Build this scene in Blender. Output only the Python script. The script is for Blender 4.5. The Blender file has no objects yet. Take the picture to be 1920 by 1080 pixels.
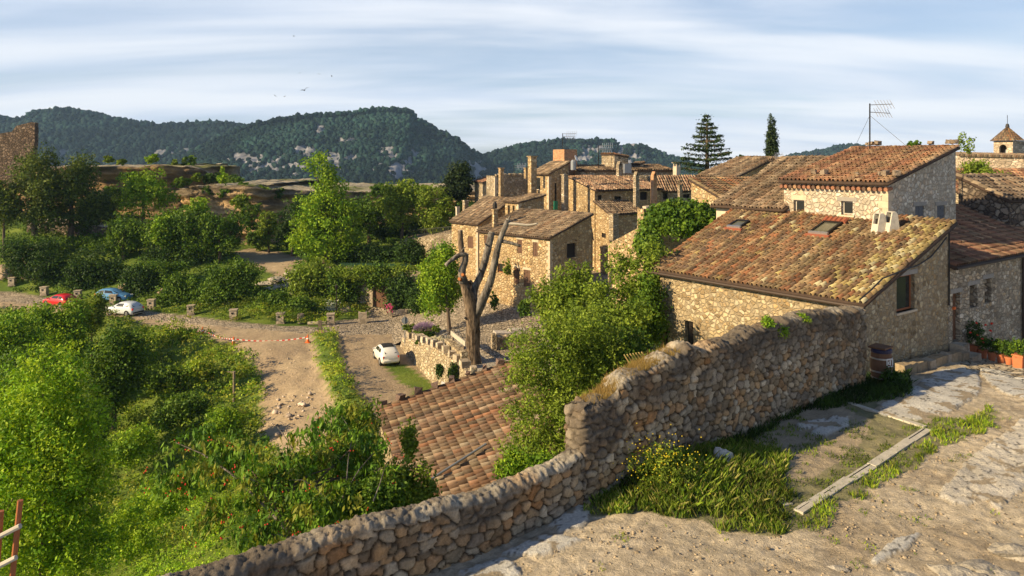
import bpy, math, random
import numpy as np
from mathutils import Vector, Matrix
R = math.radians
S = bpy.context.scene
COL = S.collection
rng = np.random.default_rng(7)
random.seed(7)

# ------------------------------------------------------------------ camera, sky, sun, exposure
F, CX, HY = 1371.0, 960.0, 300.0
cam = bpy.data.cameras.new('camera')
cam.sensor_width = 36.0
cam.lens = F / 1920 * 36
cam.shift_y = -0.125
cam.clip_end = 20000
camo = bpy.data.objects.new('camera', cam)
camo.location = (0, 0, 0)
camo.rotation_euler = (R(90), 0, 0)
COL.objects.link(camo)
S.camera = camo

SUN_DIR = Vector((-1.0, -0.42, 0.0)).normalized()      # horizontal direction towards the sun
SUN_EL = R(25)
sd = Vector((SUN_DIR.x * math.cos(SUN_EL), SUN_DIR.y * math.cos(SUN_EL), math.sin(SUN_EL)))
sl = bpy.data.lights.new('sun', 'SUN')
sl.energy = 5.0
sl.angle = R(0.6)
sl.color = (1.0, 0.77, 0.45)
so = bpy.data.objects.new('sun', sl)
so.rotation_euler = sd.to_track_quat('Z', 'Y').to_euler()
COL.objects.link(so)

W = bpy.data.worlds.new('World')
S.world = W
W.use_nodes = True
nt = W.node_tree
nt.nodes.clear()


class NT:
    """tiny helper for building node trees"""
    def __init__(self, tree):
        self.t = tree

    def n(self, typ, **kw):
        nd = self.t.nodes.new(typ)
        ins = kw.pop('ins', {})
        for k, v in kw.items():
            setattr(nd, k, v)
        for k, v in ins.items():
            self.put(nd.inputs[k], v)
        return nd

    def put(self, sock, v):
        if isinstance(v, bpy.types.NodeSocket):
            self.t.links.new(v, sock)
        elif v is not None:
            if isinstance(v, (tuple, list)) and len(v) == 3 and sock.type == 'RGBA':
                v = (*v, 1)
            sock.default_value = v

    def math(self, op, a, b=None, c=None, clamp=False):
        nd = self.n('ShaderNodeMath', operation=op, use_clamp=clamp)
        self.put(nd.inputs[0], a)
        if b is not None:
            self.put(nd.inputs[1], b)
        if c is not None:
            self.put(nd.inputs[2], c)
        return nd.outputs[0]

    def vmath(self, op, a, b=None, scale=None):
        nd = self.n('ShaderNodeVectorMath', operation=op)
        self.put(nd.inputs[0], a)
        if b is not None:
            self.put(nd.inputs[1], b)
        if scale is not None:
            self.put(nd.inputs['Scale'], scale)
        return nd.outputs[0]

    def mix(self, fac, a, b, blend='MIX'):
        nd = self.n('ShaderNodeMix', data_type='RGBA', blend_type=blend)
        self.put(nd.inputs[0], fac)
        self.put(nd.inputs[6], a)
        self.put(nd.inputs[7], b)
        return nd.outputs[2]

    def ramp(self, fac, stops):
        nd = self.n('ShaderNodeValToRGB')
        self.put(nd.inputs[0], fac)
        cr = nd.color_ramp
        while len(cr.elements) < len(stops):
            cr.elements.new(0.5)
        for e, (p, c) in zip(cr.elements, stops):
            e.position = p
            e.color = (*c, 1) if len(c) == 3 else c
        return nd.outputs[0]

    def noise(self, vec, scale, detail=3, rough=0.55, out='Fac', dist=0.0):
        nd = self.n('ShaderNodeTexNoise', ins={'Scale': scale, 'Detail': detail, 'Roughness': rough, 'Distortion': dist})
        if vec is not None:
            self.put(nd.inputs['Vector'], vec)
        return nd.outputs[out]

    def vor(self, vec, scale, feature='F1', out='Distance', rand=1.0):
        nd = self.n('ShaderNodeTexVoronoi', feature=feature, ins={'Scale': scale, 'Randomness': rand})
        self.put(nd.inputs['Vector'], vec)
        return nd.outputs[out]

    def sstep(self, v, a, b):
        nd = self.n('ShaderNodeMapRange', interpolation_type='SMOOTHSTEP')
        self.put(nd.inputs[0], v)
        self.put(nd.inputs[1], a)
        self.put(nd.inputs[2], b)
        return nd.outputs[0]


h = NT(nt)
sky = h.n('ShaderNodeTexSky', sky_type='NISHITA', sun_disc=False)
sky.sun_elevation = SUN_EL
sky.sun_rotation = math.atan2(SUN_DIR.x, SUN_DIR.y)
sky.altitude = 700
sky.air_density = 1.0
sky.dust_density = 1.2
tc = h.n('ShaderNodeTexCoord')
sep = h.n('ShaderNodeSeparateXYZ', ins={0: tc.outputs['Generated']})
zz = h.math('ADD', h.math('MAXIMUM', sep.outputs[2], 0.0), 0.16)
cu = h.math('DIVIDE', sep.outputs[0], zz)
cv = h.math('DIVIDE', sep.outputs[1], zz)
cvec = h.n('ShaderNodeCombineXYZ', ins={0: cu, 1: cv, 2: 0.0}).outputs[0]
mp = h.n('ShaderNodeMapping', ins={'Vector': cvec, 'Rotation': (0, 0, R(-14)), 'Scale': (0.42, 1.15, 1)}).outputs[0]
n1 = h.noise(mp, 0.6, 6, 0.52, dist=0.5)
mp2 = h.n('ShaderNodeMapping', ins={'Vector': cvec, 'Rotation': (0, 0, R(-20)), 'Location': (3.1, 1.7, 0), 'Scale': (0.6, 2.0, 1)}).outputs[0]
n2 = h.noise(mp2, 0.8, 5, 0.5, dist=0.4)
cl = h.math('ADD', h.math('MULTIPLY', n1, 0.7), h.math('MULTIPLY', n2, 0.3))
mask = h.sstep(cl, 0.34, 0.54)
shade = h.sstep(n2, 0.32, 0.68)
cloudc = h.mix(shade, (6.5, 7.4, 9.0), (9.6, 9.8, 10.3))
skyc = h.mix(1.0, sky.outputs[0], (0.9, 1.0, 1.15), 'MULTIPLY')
high = h.sstep(sep.outputs[2], 0.24, 0.46)  # clouds faded out above the visible band, darkening the unseen sky to cut fill
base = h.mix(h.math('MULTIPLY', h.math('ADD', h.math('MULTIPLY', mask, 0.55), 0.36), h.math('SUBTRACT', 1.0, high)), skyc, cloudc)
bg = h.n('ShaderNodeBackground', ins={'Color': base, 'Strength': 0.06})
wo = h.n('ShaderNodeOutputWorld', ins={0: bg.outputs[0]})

S.view_settings.view_transform = 'Standard'
S.view_settings.look = 'None'
S.view_settings.gamma = 1
S.view_settings.exposure = 0.9
S.cycles.use_denoising = True
S.cycles.max_bounces = 6
S.cycles.diffuse_bounces = 3
S.cycles.glossy_bounces = 2
S.cycles.transmission_bounces = 3
S.cycles.transparent_max_bounces = 4
S.cycles.volume_bounces = 0
S.cycles.sample_clamp_indirect = 6


# ------------------------------------------------------------------ measuring helpers
def P(px, py, D):
    return np.array([(px - CX) * D / F, D, -(py - HY) * D / F])


def G(px, py, z):
    return P(px, py, -z * F / (py - HY))


def proj(V):
    return CX + F * V[:, 0] / V[:, 1], HY - F * V[:, 2] / V[:, 1]


def in_poly(x, y, poly):
    inside = np.zeros(len(x), bool)
    n = len(poly)
    for i in range(n):
        x0, y0 = poly[i]
        x1, y1 = poly[(i + 1) % n]
        if y0 == y1:
            continue
        c = ((y0 > y) != (y1 > y)) & (x < (x1 - x0) * (y - y0) / (y1 - y0) + x0)
        inside ^= c
    return inside


def vnoise(x, y, seed=0):
    """smooth value noise, numpy"""
    xi = np.floor(x).astype(np.int64)
    yi = np.floor(y).astype(np.int64)
    fx = x - xi
    fy = y - yi
    fx = fx * fx * (3 - 2 * fx)
    fy = fy * fy * (3 - 2 * fy)

    def hsh(a, b):
        v = (a * 374761393 + b * 668265263 + seed * 2147483647) & 0xffffffff
        v = ((v ^ (v >> 13)) * 1274126177) & 0xffffffff
        return ((v ^ (v >> 16)) & 0xffff) / 65535.0
    return (hsh(xi, yi) * (1 - fx) + hsh(xi + 1, yi) * fx) * (1 - fy) + (hsh(xi, yi + 1) * (1 - fx) + hsh(xi + 1, yi + 1) * fx) * fy


def fbm(x, y, seed=0, o=4):
    s = 0
    a = 0.5
    for i in range(o):
        s = s + a * vnoise(x, y, seed + i)
        x = x * 2.03 + 7.1
        y = y * 2.03 + 3.7
        a *= 0.5
    return s


# ------------------------------------------------------------------ object helpers
ORIG = {}


def tag(o, label=None, cat=None, group=None, kind=None):
    if label: o['label'] = label
    if cat: o['category'] = cat
    if group: o['group'] = group
    if kind: o['kind'] = kind
    return o


def thing(name, label, cat, loc=(0, 0, 0), group=None, rz=0.0):
    o = bpy.data.objects.new(name, None)
    COL.objects.link(o)
    o.empty_display_size = 0.3
    o.location = Vector([float(v) for v in loc])
    o.rotation_euler = (0, 0, rz)
    ORIG[o.name] = np.array([float(v) for v in loc])
    return tag(o, label, cat, group)


def mesh_np(name, V, Fc, mats, col=None, mi=None, smooth=False, extra=None):
    """V (n,3); Fc: (m,k) array or list of arrays of equal-k faces"""
    V = np.asarray(V, np.float32)
    if not isinstance(Fc, list):
        Fc = [Fc]
    Fc = [np.asarray(f, np.int32) for f in Fc if len(f)]
    me = bpy.data.meshes.new(name)
    me.vertices.add(len(V))
    me.vertices.foreach_set('co', V.ravel())
    nl = sum(f.size for f in Fc)
    npoly = sum(len(f) for f in Fc)
    me.loops.add(nl)
    me.loops.foreach_set('vertex_index', np.concatenate([f.ravel() for f in Fc]))
    me.polygons.add(npoly)
    st = []
    o = 0
    for f in Fc:
        k = f.shape[1]
        st.append(o + np.arange(len(f)) * k)
        o += f.size
    me.polygons.foreach_set('loop_start', np.concatenate(st).astype(np.int32))
    if mi is not None:
        me.polygons.foreach_set('material_index', np.asarray(mi, np.int32))
    me.update(calc_edges=True)
    if smooth:
        me.polygons.foreach_set('use_smooth', np.ones(npoly, bool))
    if col is not None:
        col = np.asarray(col, np.float32)
        dom = 'FACE' if len(col) == npoly else 'POINT'
        at = me.attributes.new('col', 'FLOAT_COLOR', dom)
        c4 = np.ones((len(col), 4), np.float32)
        c4[:, :3] = col[:, :3]
        at.data.foreach_set('color', c4.ravel())
    for k, v in (extra or {}).items():
        at = me.attributes.new(k, 'FLOAT', 'POINT')
        at.data.foreach_set('value', np.asarray(v, np.float32))
    for m in (mats if isinstance(mats, (list, tuple)) else [mats]):
        me.materials.append(m)
    return me


def link(name, me, parent=None):
    o = bpy.data.objects.new(name, me)
    COL.objects.link(o)
    if parent is not None:
        o.parent = parent
    return o


class MB:
    """collects simple shapes into one mesh; every face may carry a colour and a material slot"""
    def __init__(self):
        self.v = []
        self.f = []
        self.c = []
        self.m = []

    def add(self, vs, fs, c=(1, 1, 1), m=0):
        b = len(self.v)
        self.v.extend([tuple(map(float, p)) for p in vs])
        for f in fs:
            self.f.append([b + i for i in f])
            self.c.append(c)
            self.m.append(m)

    def box(self, c, s, rz=0.0, col=(1, 1, 1), m=0, taper=1.0, jit=0.0):
        x, y, z = [q / 2 for q in s]
        ca, sa = math.cos(rz), math.sin(rz)
        vs = []
        for k in (-1, 1):
            t = 1.0 if k < 0 else taper
            for (i, j) in ((-1, -1), (1, -1), (1, 1), (-1, 1)):
                px, py = i * x * t + random.uniform(-jit, jit), j * y * t + random.uniform(-jit, jit)
                vs.append((c[0] + px * ca - py * sa, c[1] + px * sa + py * ca, c[2] + k * z + random.uniform(-jit, jit)))
        self.add(vs, [(3, 2, 1, 0), (4, 5, 6, 7), (0, 1, 5, 4), (1, 2, 6, 5), (2, 3, 7, 6), (3, 0, 4, 7)], col, m)

    def obox(self, p0, p1, w, hgt, col=(1, 1, 1), m=0):
        """beam from p0 to p1 of section w x hgt"""
        p0 = Vector([float(q) for q in p0])
        p1 = Vector([float(q) for q in p1])
        d = (p1 - p0).normalized()
        up = Vector((0, 0, 1)) if abs(d.z) < 0.95 else Vector((1, 0, 0))
        s = d.cross(up).normalized() * w / 2
        u = s.cross(d).normalized() * hgt / 2
        vs = [p0 - s - u, p0 + s - u, p0 + s + u, p0 - s + u, p1 - s - u, p1 + s - u, p1 + s + u, p1 - s + u]
        self.add(vs, [(0, 1, 2, 3), (7, 6, 5, 4), (0, 4, 5, 1), (1, 5, 6, 2), (2, 6, 7, 3), (3, 7, 4, 0)], col, m)

    def tube(self, pts, rad, seg=8, col=(1, 1, 1), m=0, bump=0.0, cap=True):
        pts = [Vector([float(q) for q in p]) for p in pts]
        n = len(pts)
        if not hasattr(rad, '__len__'):
            rad = [rad] * n
        ref = None
        vs = []
        for i, p in enumerate(pts):
            d = (pts[min(i + 1, n - 1)] - pts[max(i - 1, 0)])
            d = d.normalized() if d.length > 1e-9 else Vector((0, 0, 1))
            if ref is None:
                ref = Vector((1, 0, 0)) if abs(d.x) < 0.9 else Vector((0, 1, 0))
            s = d.cross(ref).normalized()
            ref = s.cross(d).normalized()
            for k in range(seg):
                a = 2 * math.pi * k / seg
                r = rad[i] * (1 + random.uniform(-bump, bump))
                vs.append(p + s * math.cos(a) * r + ref * math.sin(a) * r)
        fs = [(i * seg + k, i * seg + (k + 1) % seg, (i + 1) * seg + (k + 1) % seg, (i + 1) * seg + k) for i in range(n - 1) for k in range(seg)]
        if cap:
            fs.append(tuple(range(seg))[::-1])
            fs.append(tuple((n - 1) * seg + k for k in range(seg)))
        self.add(vs, fs, col, m)

    def lathe(self, c, prof, seg=14, col=(1, 1, 1), m=0, cap=True):
        vs = []
        for (r, z) in prof:
            for k in range(seg):
                a = 2 * math.pi * k / seg
                vs.append((c[0] + r * math.cos(a), c[1] + r * math.sin(a), c[2] + z))
        n = len(prof)
        fs = [(i * seg + k, i * seg + (k + 1) % seg, (i + 1) * seg + (k + 1) % seg, (i + 1) * seg + k) for i in range(n - 1) for k in range(seg)]
        if cap:
            fs.append(tuple(range(seg))[::-1])
            fs.append(tuple((n - 1) * seg + k for k in range(seg)))
        self.add(vs, fs, col, m)

    def build(self, name, mat, parent=None, smooth=False, local=False, bevel=0.0):
        V = np.array(self.v, np.float32)
        o = None
        if parent is not None and not local:
            root = parent
            while root.parent is not None:
                root = root.parent
            V = V - ORIG[root.name].astype(np.float32)
        me = bpy.data.meshes.new(name)
        me.from_pydata(V.tolist(), [], self.f)
        mats = mat if isinstance(mat, (list, tuple)) else [mat]
        for q in mats:
            me.materials.append(q)
        me.polygons.foreach_set('material_index', self.m)
        at = me.attributes.new('col', 'FLOAT_COLOR', 'FACE')
        c4 = np.ones((len(self.f), 4), np.float32)
        c4[:, :3] = np.array(self.c)[:, :3]
        at.data.foreach_set('color', c4.ravel())
        if smooth:
            me.polygons.foreach_set('use_smooth', [True] * len(self.f))
        me.update()
        o = link(name, me, parent)
        if bevel:
            md = o.modifiers.new('bevel', 'BEVEL')
            md.width = bevel
            md.segments = 2
        return o


# ------------------------------------------------------------------ materials
def mat(name, rough=0.8, metal=0.0):
    m = bpy.data.materials.new(name)
    m.use_nodes = True
    t = m.node_tree
    t.nodes.clear()
    hh = NT(t)
    b = hh.n('ShaderNodeBsdfPrincipled', ins={'Roughness': rough, 'Metallic': metal})
    b.inputs['Specular IOR Level'].default_value = 0.3
    hh.n('ShaderNodeOutputMaterial', ins={0: b.outputs[0]})
    return m, hh, b


def attr(hh, name='col'):
    return hh.n('ShaderNodeAttribute', attribute_name=name)


def plain(name, c, rough=0.7, metal=0.0, var=0.15, scale=6.0, bump=0.0):
    m, hh, b = mat(name, rough, metal)
    co = hh.n('ShaderNodeTexCoord').outputs['Object']
    n = hh.noise(co, scale, 4)
    f = hh.math('ADD', hh.math('MULTIPLY', n, 2 * var), 1 - var)
    cc = hh.mix(1.0, c, hh.n('ShaderNodeCombineXYZ', ins={0: f, 1: f, 2: f}).outputs[0], 'MULTIPLY')
    hh.put(b.inputs['Base Color'], cc)
    if bump:
        bp = hh.n('ShaderNodeBump', ins={'Strength': 1.0, 'Distance': bump, 'Height': hh.noise(co, scale * 3, 4)})
        hh.put(b.inputs['Normal'], bp.outputs[0])
    return m


def tinted(name, rough=0.8, var=0.2, scale=8.0, bump=0.0, trans=0.0, spec=0.3):
    """colour comes from the per-face attribute, broken up by noise"""
    m, hh, b = mat(name, rough)
    b.inputs['Specular IOR Level'].default_value = spec
    a = attr(hh).outputs['Color']
    co = hh.n('ShaderNodeTexCoord').outputs['Object']
    cc = a
    if var:
        n = hh.noise(co, scale, 4, 0.6)
        f = hh.math('ADD', hh.math('MULTIPLY', n, 2 * var), 1 - var)
        cc = hh.mix(1.0, a, hh.n('ShaderNodeCombineXYZ', ins={0: f, 1: f, 2: f}).outputs[0], 'MULTIPLY')
    hh.put(b.inputs['Base Color'], cc)
    if bump:
        bp = hh.n('ShaderNodeBump', ins={'Strength': 1.0, 'Distance': bump, 'Height': hh.noise(co, scale * 2.5, 5)})
        hh.put(b.inputs['Normal'], bp.outputs[0])
    if trans:
        out = [q for q in m.node_tree.nodes if q.type == 'OUTPUT_MATERIAL'][0]
        tr = hh.n('ShaderNodeBsdfTranslucent', ins={'Color': hh.mix(1.0, cc, (1.35, 1.25, 0.55), 'MULTIPLY')})
        mx = hh.n('ShaderNodeMixShader', ins={0: trans, 1: b.outputs[0], 2: tr.outputs[0]})
        hh.put(out.inputs[0], mx.outputs[0])
    return m


def masonry(name, cols, mortar, size=0.28, squash=1.35, bump=0.05, edge=0.05, dirt=0.5, stain=(0.10, 0.08, 0.06)):
    """rubble stone wall: irregular stones with their own colours, recessed joints, stains"""
    m, hh, b = mat(name, 0.92)
    b.inputs['Specular IOR Level'].default_value = 0.15
    co = hh.n('ShaderNodeTexCoord').outputs['Object']
    wn = hh.noise(co, 1.5 / size, 3, 0.6, 'Color')
    wv = hh.vmath('SUBTRACT', wn, (0.5, 0.5, 0.5))
    w2 = hh.vmath('ADD', co, hh.vmath('SCALE', wv, scale=size * 0.6))
    mpn = hh.n('ShaderNodeMapping', ins={'Vector': w2, 'Scale': (1, 1, squash)}).outputs[0]
    sc = 1.0 / size
    ed = hh.vor(mpn, sc, 'DISTANCE_TO_EDGE')
    cc = hh.vor(mpn, sc, 'F1', 'Color')
    sp = hh.n('ShaderNodeSeparateColor', ins={0: cc})
    n = len(cols)
    stops = [(i / max(1, n - 1), c) for i, c in enumerate(cols)]
    stone = hh.ramp(sp.outputs[0], stops)
    val = hh.math('ADD', hh.math('MULTIPLY', sp.outputs[1], 0.55), 0.72)
    fine = hh.noise(co, 14 / (size / 0.28) ** 0.5, 5, 0.65)
    val = hh.math('MULTIPLY', val, hh.math('ADD', hh.math('MULTIPLY', fine, 0.7), 0.65))
    stone = hh.mix(1.0, stone, hh.n('ShaderNodeCombineXYZ', ins={0: val, 1: val, 2: val}).outputs[0], 'MULTIPLY')
    ed = hh.math('ADD', ed, hh.math('MULTIPLY', hh.math('SUBTRACT', fine, 0.5), edge * 1.4))
    jm = hh.sstep(ed, edge * 0.2, edge * 1.7)
    pt_ = hh.math('MULTIPLY', hh.sstep(hh.noise(co, 0.9, 5, 0.65), 0.46, 0.66), 0.62)
    pf_ = hh.math('ADD', hh.math('MULTIPLY', fine, 0.9), 0.55)
    pc_ = hh.mix(1.0, tuple(min(1, q * 1.12) for q in mortar), hh.n('ShaderNodeCombineXYZ', ins={0: pf_, 1: pf_, 2: pf_}).outputs[0], 'MULTIPLY')
    c1 = hh.mix(pt_, hh.mix(jm, mortar, stone), pc_)
    big = hh.noise(co, 0.45, 5, 0.62)
    st = hh.math('MULTIPLY', hh.sstep(big, 0.5, 0.72), dirt)
    c2 = hh.mix(st, c1, stain)
    hh.put(b.inputs['Base Color'], c2)
    hgt = hh.math('ADD', hh.math('MULTIPLY', hh.sstep(ed, 0.0, edge * 3.2), 1.0), hh.math('MULTIPLY', fine, 0.35))
    hgt = hh.math('ADD', hgt, hh.math('MULTIPLY', sp.outputs[2], 0.5))
    bp = hh.n('ShaderNodeBump', ins={'Strength': 1.0, 'Distance': bump, 'Height': hgt})
    hh.put(b.inputs['Normal'], bp.outputs[0])
    return m


WARM = [(0.24, 0.16, 0.08), (0.47, 0.34, 0.18), (0.57, 0.45, 0.27), (0.37, 0.24, 0.11), (0.62, 0.51, 0.33), (0.50, 0.33, 0.15)]
GREY = [(0.22, 0.18, 0.13), (0.40, 0.33, 0.23), (0.52, 0.45, 0.34), (0.44, 0.32, 0.19), (0.60, 0.53, 0.42), (0.33, 0.27, 0.18)]
M = {}
M['stone_main'] = masonry('stone_main', [tuple(q * k for q, k in zip(c, (.78, .82, .88))) for c in WARM], (0.27, 0.22, 0.15), 0.2, 1.25, 0.035, 0.07)
M['stone_upper'] = masonry('stone_upper', [(0.40, 0.34, 0.26), (0.50, 0.44, 0.34), (0.58, 0.52, 0.42), (0.48, 0.37, 0.25), (0.62, 0.58, 0.50)], (0.36, 0.31, 0.24), 0.22, 1.15, 0.04, 0.06, 0.2)
M['stone_right'] = masonry('stone_right', GREY, (0.24, 0.20, 0.15), 0.24, 1.6, 0.04, 0.05, 0.35)
M['stone_far'] = masonry('stone_far', WARM, (0.36, 0.26, 0.15), 0.31, 1.2, 0.08, 0.08, 0.45)
M['stone_far2'] = masonry('stone_far2', GREY, (0.30, 0.24, 0.16), 0.3, 1.3, 0.08, 0.08, 0.55)
M['stone_dark'] = masonry('stone_dark', [(0.12, 0.09, 0.07), (0.22, 0.17, 0.12), (0.30, 0.25, 0.19), (0.16, 0.11, 0.08)], (0.07, 0.055, 0.045), 0.34, 1.2, 0.08, 0.07, 0.8, (0.05, 0.04, 0.035))
M['stone_terrace'] = masonry('stone_terrace', [(0.42, 0.33, 0.2), (0.55, 0.46, 0.3), (0.62, 0.54, 0.4), (0.45, 0.34, 0.2)], (0.22, 0.17, 0.11), 0.3, 1.2, 0.08, 0.08, 0.15)
M['stone_block'] = masonry('stone_block', [(0.34, 0.28, 0.2), (0.46, 0.38, 0.28), (0.5, 0.44, 0.34)], (0.3, 0.25, 0.18), 0.6, 1.2, 0.02, 0.03, 0.3)
M['church_stone'] = masonry('church_stone', [(0.44, 0.35, 0.25), (0.55, 0.45, 0.34), (0.5, 0.38, 0.27), (0.6, 0.52, 0.42)], (0.3, 0.24, 0.17), 0.5, 1.8, 0.05, 0.05, 0.1)
M['ruin_stone'] = masonry('ruin_stone', [(0.13, 0.09, 0.065), (0.22, 0.15, 0.105), (0.27, 0.2, 0.145)], (0.08, 0.06, 0.045), 0.42, 1.2, 0.15, 0.07, 0.8)
M['brick'] = masonry('brick', [(0.42, 0.20, 0.10), (0.50, 0.26, 0.13), (0.36, 0.16, 0.08)], (0.4, 0.28, 0.18), 0.3, 2.4, 0.02, 0.06, 0.1)
M['tile'] = tinted('tile', 0.85, 0.45, 9.0, 0.006, spec=0.2)
M['tilebase'] = plain('tilebase', (0.055, 0.036, 0.026), 0.9, var=0.4, scale=5)  # bed under the tiles, colour darkened to stand in for shade in the channels
M['leaf'] = tinted('leaf', 0.6, 0.0, trans=0.27, spec=0.18)
M['needle'] = tinted('needle', 0.6, 0.0, trans=0.15, spec=0.25)
M['hillwood'] = tinted('hillwood', 0.9, 0.35, 0.12, spec=0.05)
M['bark'] = plain('bark', (0.11, 0.08, 0.055), 0.95, var=0.5, scale=7, bump=0.03)
M['deadwood'] = None
M['deadbark'] = None
M['cutwood'] = plain('cutwood', (0.34, 0.12, 0.035), 0.8, var=0.3, scale=4)
M['palewood'] = plain('palewood', (0.42, 0.38, 0.31), 0.85, var=0.25, scale=5)
M['oldwood'] = plain('oldwood', (0.24, 0.19, 0.14), 0.9, var=0.35, scale=5, bump=0.01)
M['redwood'] = plain('redwood', (0.30, 0.10, 0.035), 0.6, var=0.3, scale=6)
M['brownwood'] = plain('brownwood', (0.13, 0.065, 0.035), 0.7, var=0.3, scale=7)
M['shutterbrown'] = plain('shutterbrown', (0.11, 0.06, 0.038), 0.75, var=0.25, scale=5)
M['shuttergrey'] = plain('shuttergrey', (0.10, 0.105, 0.115), 0.8, var=0.35, scale=8)
M['dark'] = plain('dark', (0.018, 0.014, 0.012), 0.8)
M['green'] = plain('green', (0.02, 0.22, 0.14), 0.6)
M['iron'] = plain('iron', (0.03, 0.028, 0.027), 0.5, 0.6)
M['steel'] = plain('steel', (0.42, 0.42, 0.43), 0.35, 0.7)
M['greymetal'] = plain('greymetal', (0.22, 0.24, 0.27), 0.45, 0.4)
M['gutter'] = plain('gutter', (0.055, 0.038, 0.028), 0.6, 0.2)
M['rubber'] = plain('rubber', (0.02, 0.02, 0.021), 0.85)
M['white'] = plain('white', (0.75, 0.75, 0.74), 0.5, var=0.06)
M['plaster'] = plain('plaster', (0.50, 0.43, 0.33), 0.9, var=0.3, scale=2.5, bump=0.01)
M['concrete'] = plain('concrete', (0.46, 0.43, 0.36), 0.92, var=0.4, scale=6, bump=0.01)
M['lintel'] = plain('lintel', (0.27, 0.25, 0.22), 0.92, var=0.3, scale=5, bump=0.01)
M['quoin'] = plain('quoin', (0.48, 0.40, 0.29), 0.92, var=0.3, scale=4, bump=0.02)
M['terracotta'] = plain('terracotta', (0.46, 0.15, 0.065), 0.8, var=0.25, scale=9)
M['orange'] = plain('orange', (0.75, 0.16, 0.03), 0.6, var=0.05)
M['red'] = plain('red', (0.65, 0.04, 0.02), 0.5, var=0.1)
M['barkchip'] = plain('barkchip', (0.20, 0.12, 0.07), 0.95)
M['redtile'] = plain('redtile', (0.27, 0.085, 0.045), 0.8)
M['tinted'] = tinted('tinted', 0.85, 0.25, 7.0, 0.004)
M['rock'] = tinted('rock', 0.95, 0.55, 9.0, 0.04, spec=0.08)
M['cliffrock'] = None
m_, hh_, b_ = mat('cliffrock', 0.95)
b_.inputs['Specular IOR Level'].default_value = 0.08
co_ = hh_.n('ShaderNodeTexCoord').outputs['Object']
st_ = hh_.n('ShaderNodeMapping', ins={'Vector': co_, 'Scale': (0.5, 0.5, 2.2)}).outputs[0]
na_ = hh_.noise(st_, 0.9, 7, 0.7)
nb_ = hh_.noise(co_, 2.2, 6, 0.7)
f_ = hh_.math('ADD', hh_.math('MULTIPLY', na_, 1.5), hh_.math('SUBTRACT', hh_.math('MULTIPLY', nb_, 1.1), 0.32))
hh_.put(b_.inputs['Base Color'], hh_.mix(1.0, attr(hh_).outputs['Color'], hh_.n('ShaderNodeCombineXYZ', ins={0: f_, 1: f_, 2: f_}).outputs[0], 'MULTIPLY'))
bp_ = hh_.n('ShaderNodeBump', ins={'Strength': 1.0, 'Distance': 0.9, 'Height': hh_.math('ADD', na_, hh_.math('MULTIPLY', nb_, 0.5))})
hh_.put(b_.inputs['Normal'], bp_.outputs[0])
M['cliffrock'] = m_
M['purple'] = tinted('flower', 0.6, 0.0, trans=0.3)


def glass(name, c):
    m, hh, b = mat(name, 0.12)
    b.inputs['Specular IOR Level'].default_value = 0.5
    b.inputs['Base Color'].default_value = (*c, 1)
    return m


M['glass'] = glass('glass', (0.02, 0.022, 0.022))
M['skyglass'] = glass('skyglass', (0.10, 0.10, 0.07))


def paint(name, c):
    m, hh, b = mat(name, 0.35)
    b.inputs['Base Color'].default_value = (*c, 1)
    b.inputs['Coat Weight'].default_value = 0.6
    b.inputs['Coat Roughness'].default_value = 0.08
    return m


def ground_mat(name, fine=9.0, bump=0.03, cobsize=0.28):
    """ground: base colour from the sheet's own attribute, gravel grain, cobbles where 'cob' is set"""
    m, hh, b = mat(name, 0.95)
    b.inputs['Specular IOR Level'].default_value = 0.12
    a = attr(hh).outputs['Color']
    cob = attr(hh, 'cob').outputs['Fac']
    co = hh.n('ShaderNodeTexCoord').outputs['Object']
    n = hh.noise(co, fine, 6, 0.72)
    n2 = hh.noise(co, fine * 0.12, 4, 0.6)
    f = hh.math('ADD', hh.math('MULTIPLY', n, 1.1), hh.math('ADD', hh.math('MULTIPLY', n2, 0.5), 0.2))
    g = hh.mix(1.0, a, hh.n('ShaderNodeCombineXYZ', ins={0: f, 1: f, 2: f}).outputs[0], 'MULTIPLY')
    vv = hh.vor(co, 1 / cobsize, 'F1', 'Color')
    vd = hh.vor(co, 1 / cobsize, 'DISTANCE_TO_EDGE')
    sp = hh.n('ShaderNodeSeparateColor', ins={0: vv})
    cf = hh.math('MULTIPLY', hh.math('ADD', hh.math('MULTIPLY', sp.outputs[0], 0.6), 0.75), hh.sstep(vd, -0.03, 0.10))
    c2 = hh.mix(1.0, g, hh.n('ShaderNodeCombineXYZ', ins={0: cf, 1: cf, 2: cf}).outputs[0], 'MULTIPLY')
    cc = hh.mix(cob, g, c2)
    hh.put(b.inputs['Base Color'], cc)
    hgt = hh.math('ADD', hh.math('MULTIPLY', n, 1.0), hh.math('MULTIPLY', hh.math('MULTIPLY', hh.sstep(vd, 0, 0.15), cob), 1.2))
    bp = hh.n('ShaderNodeBump', ins={'Strength': 1.0, 'Distance': bump, 'Height': hgt})
    hh.put(b.inputs['Normal'], bp.outputs[0])
    return m


M['ground'] = ground_mat('ground', 4.0, 0.10)
M['terrace'] = ground_mat('terrace', 17.0, 0.07, 0.33)

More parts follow.
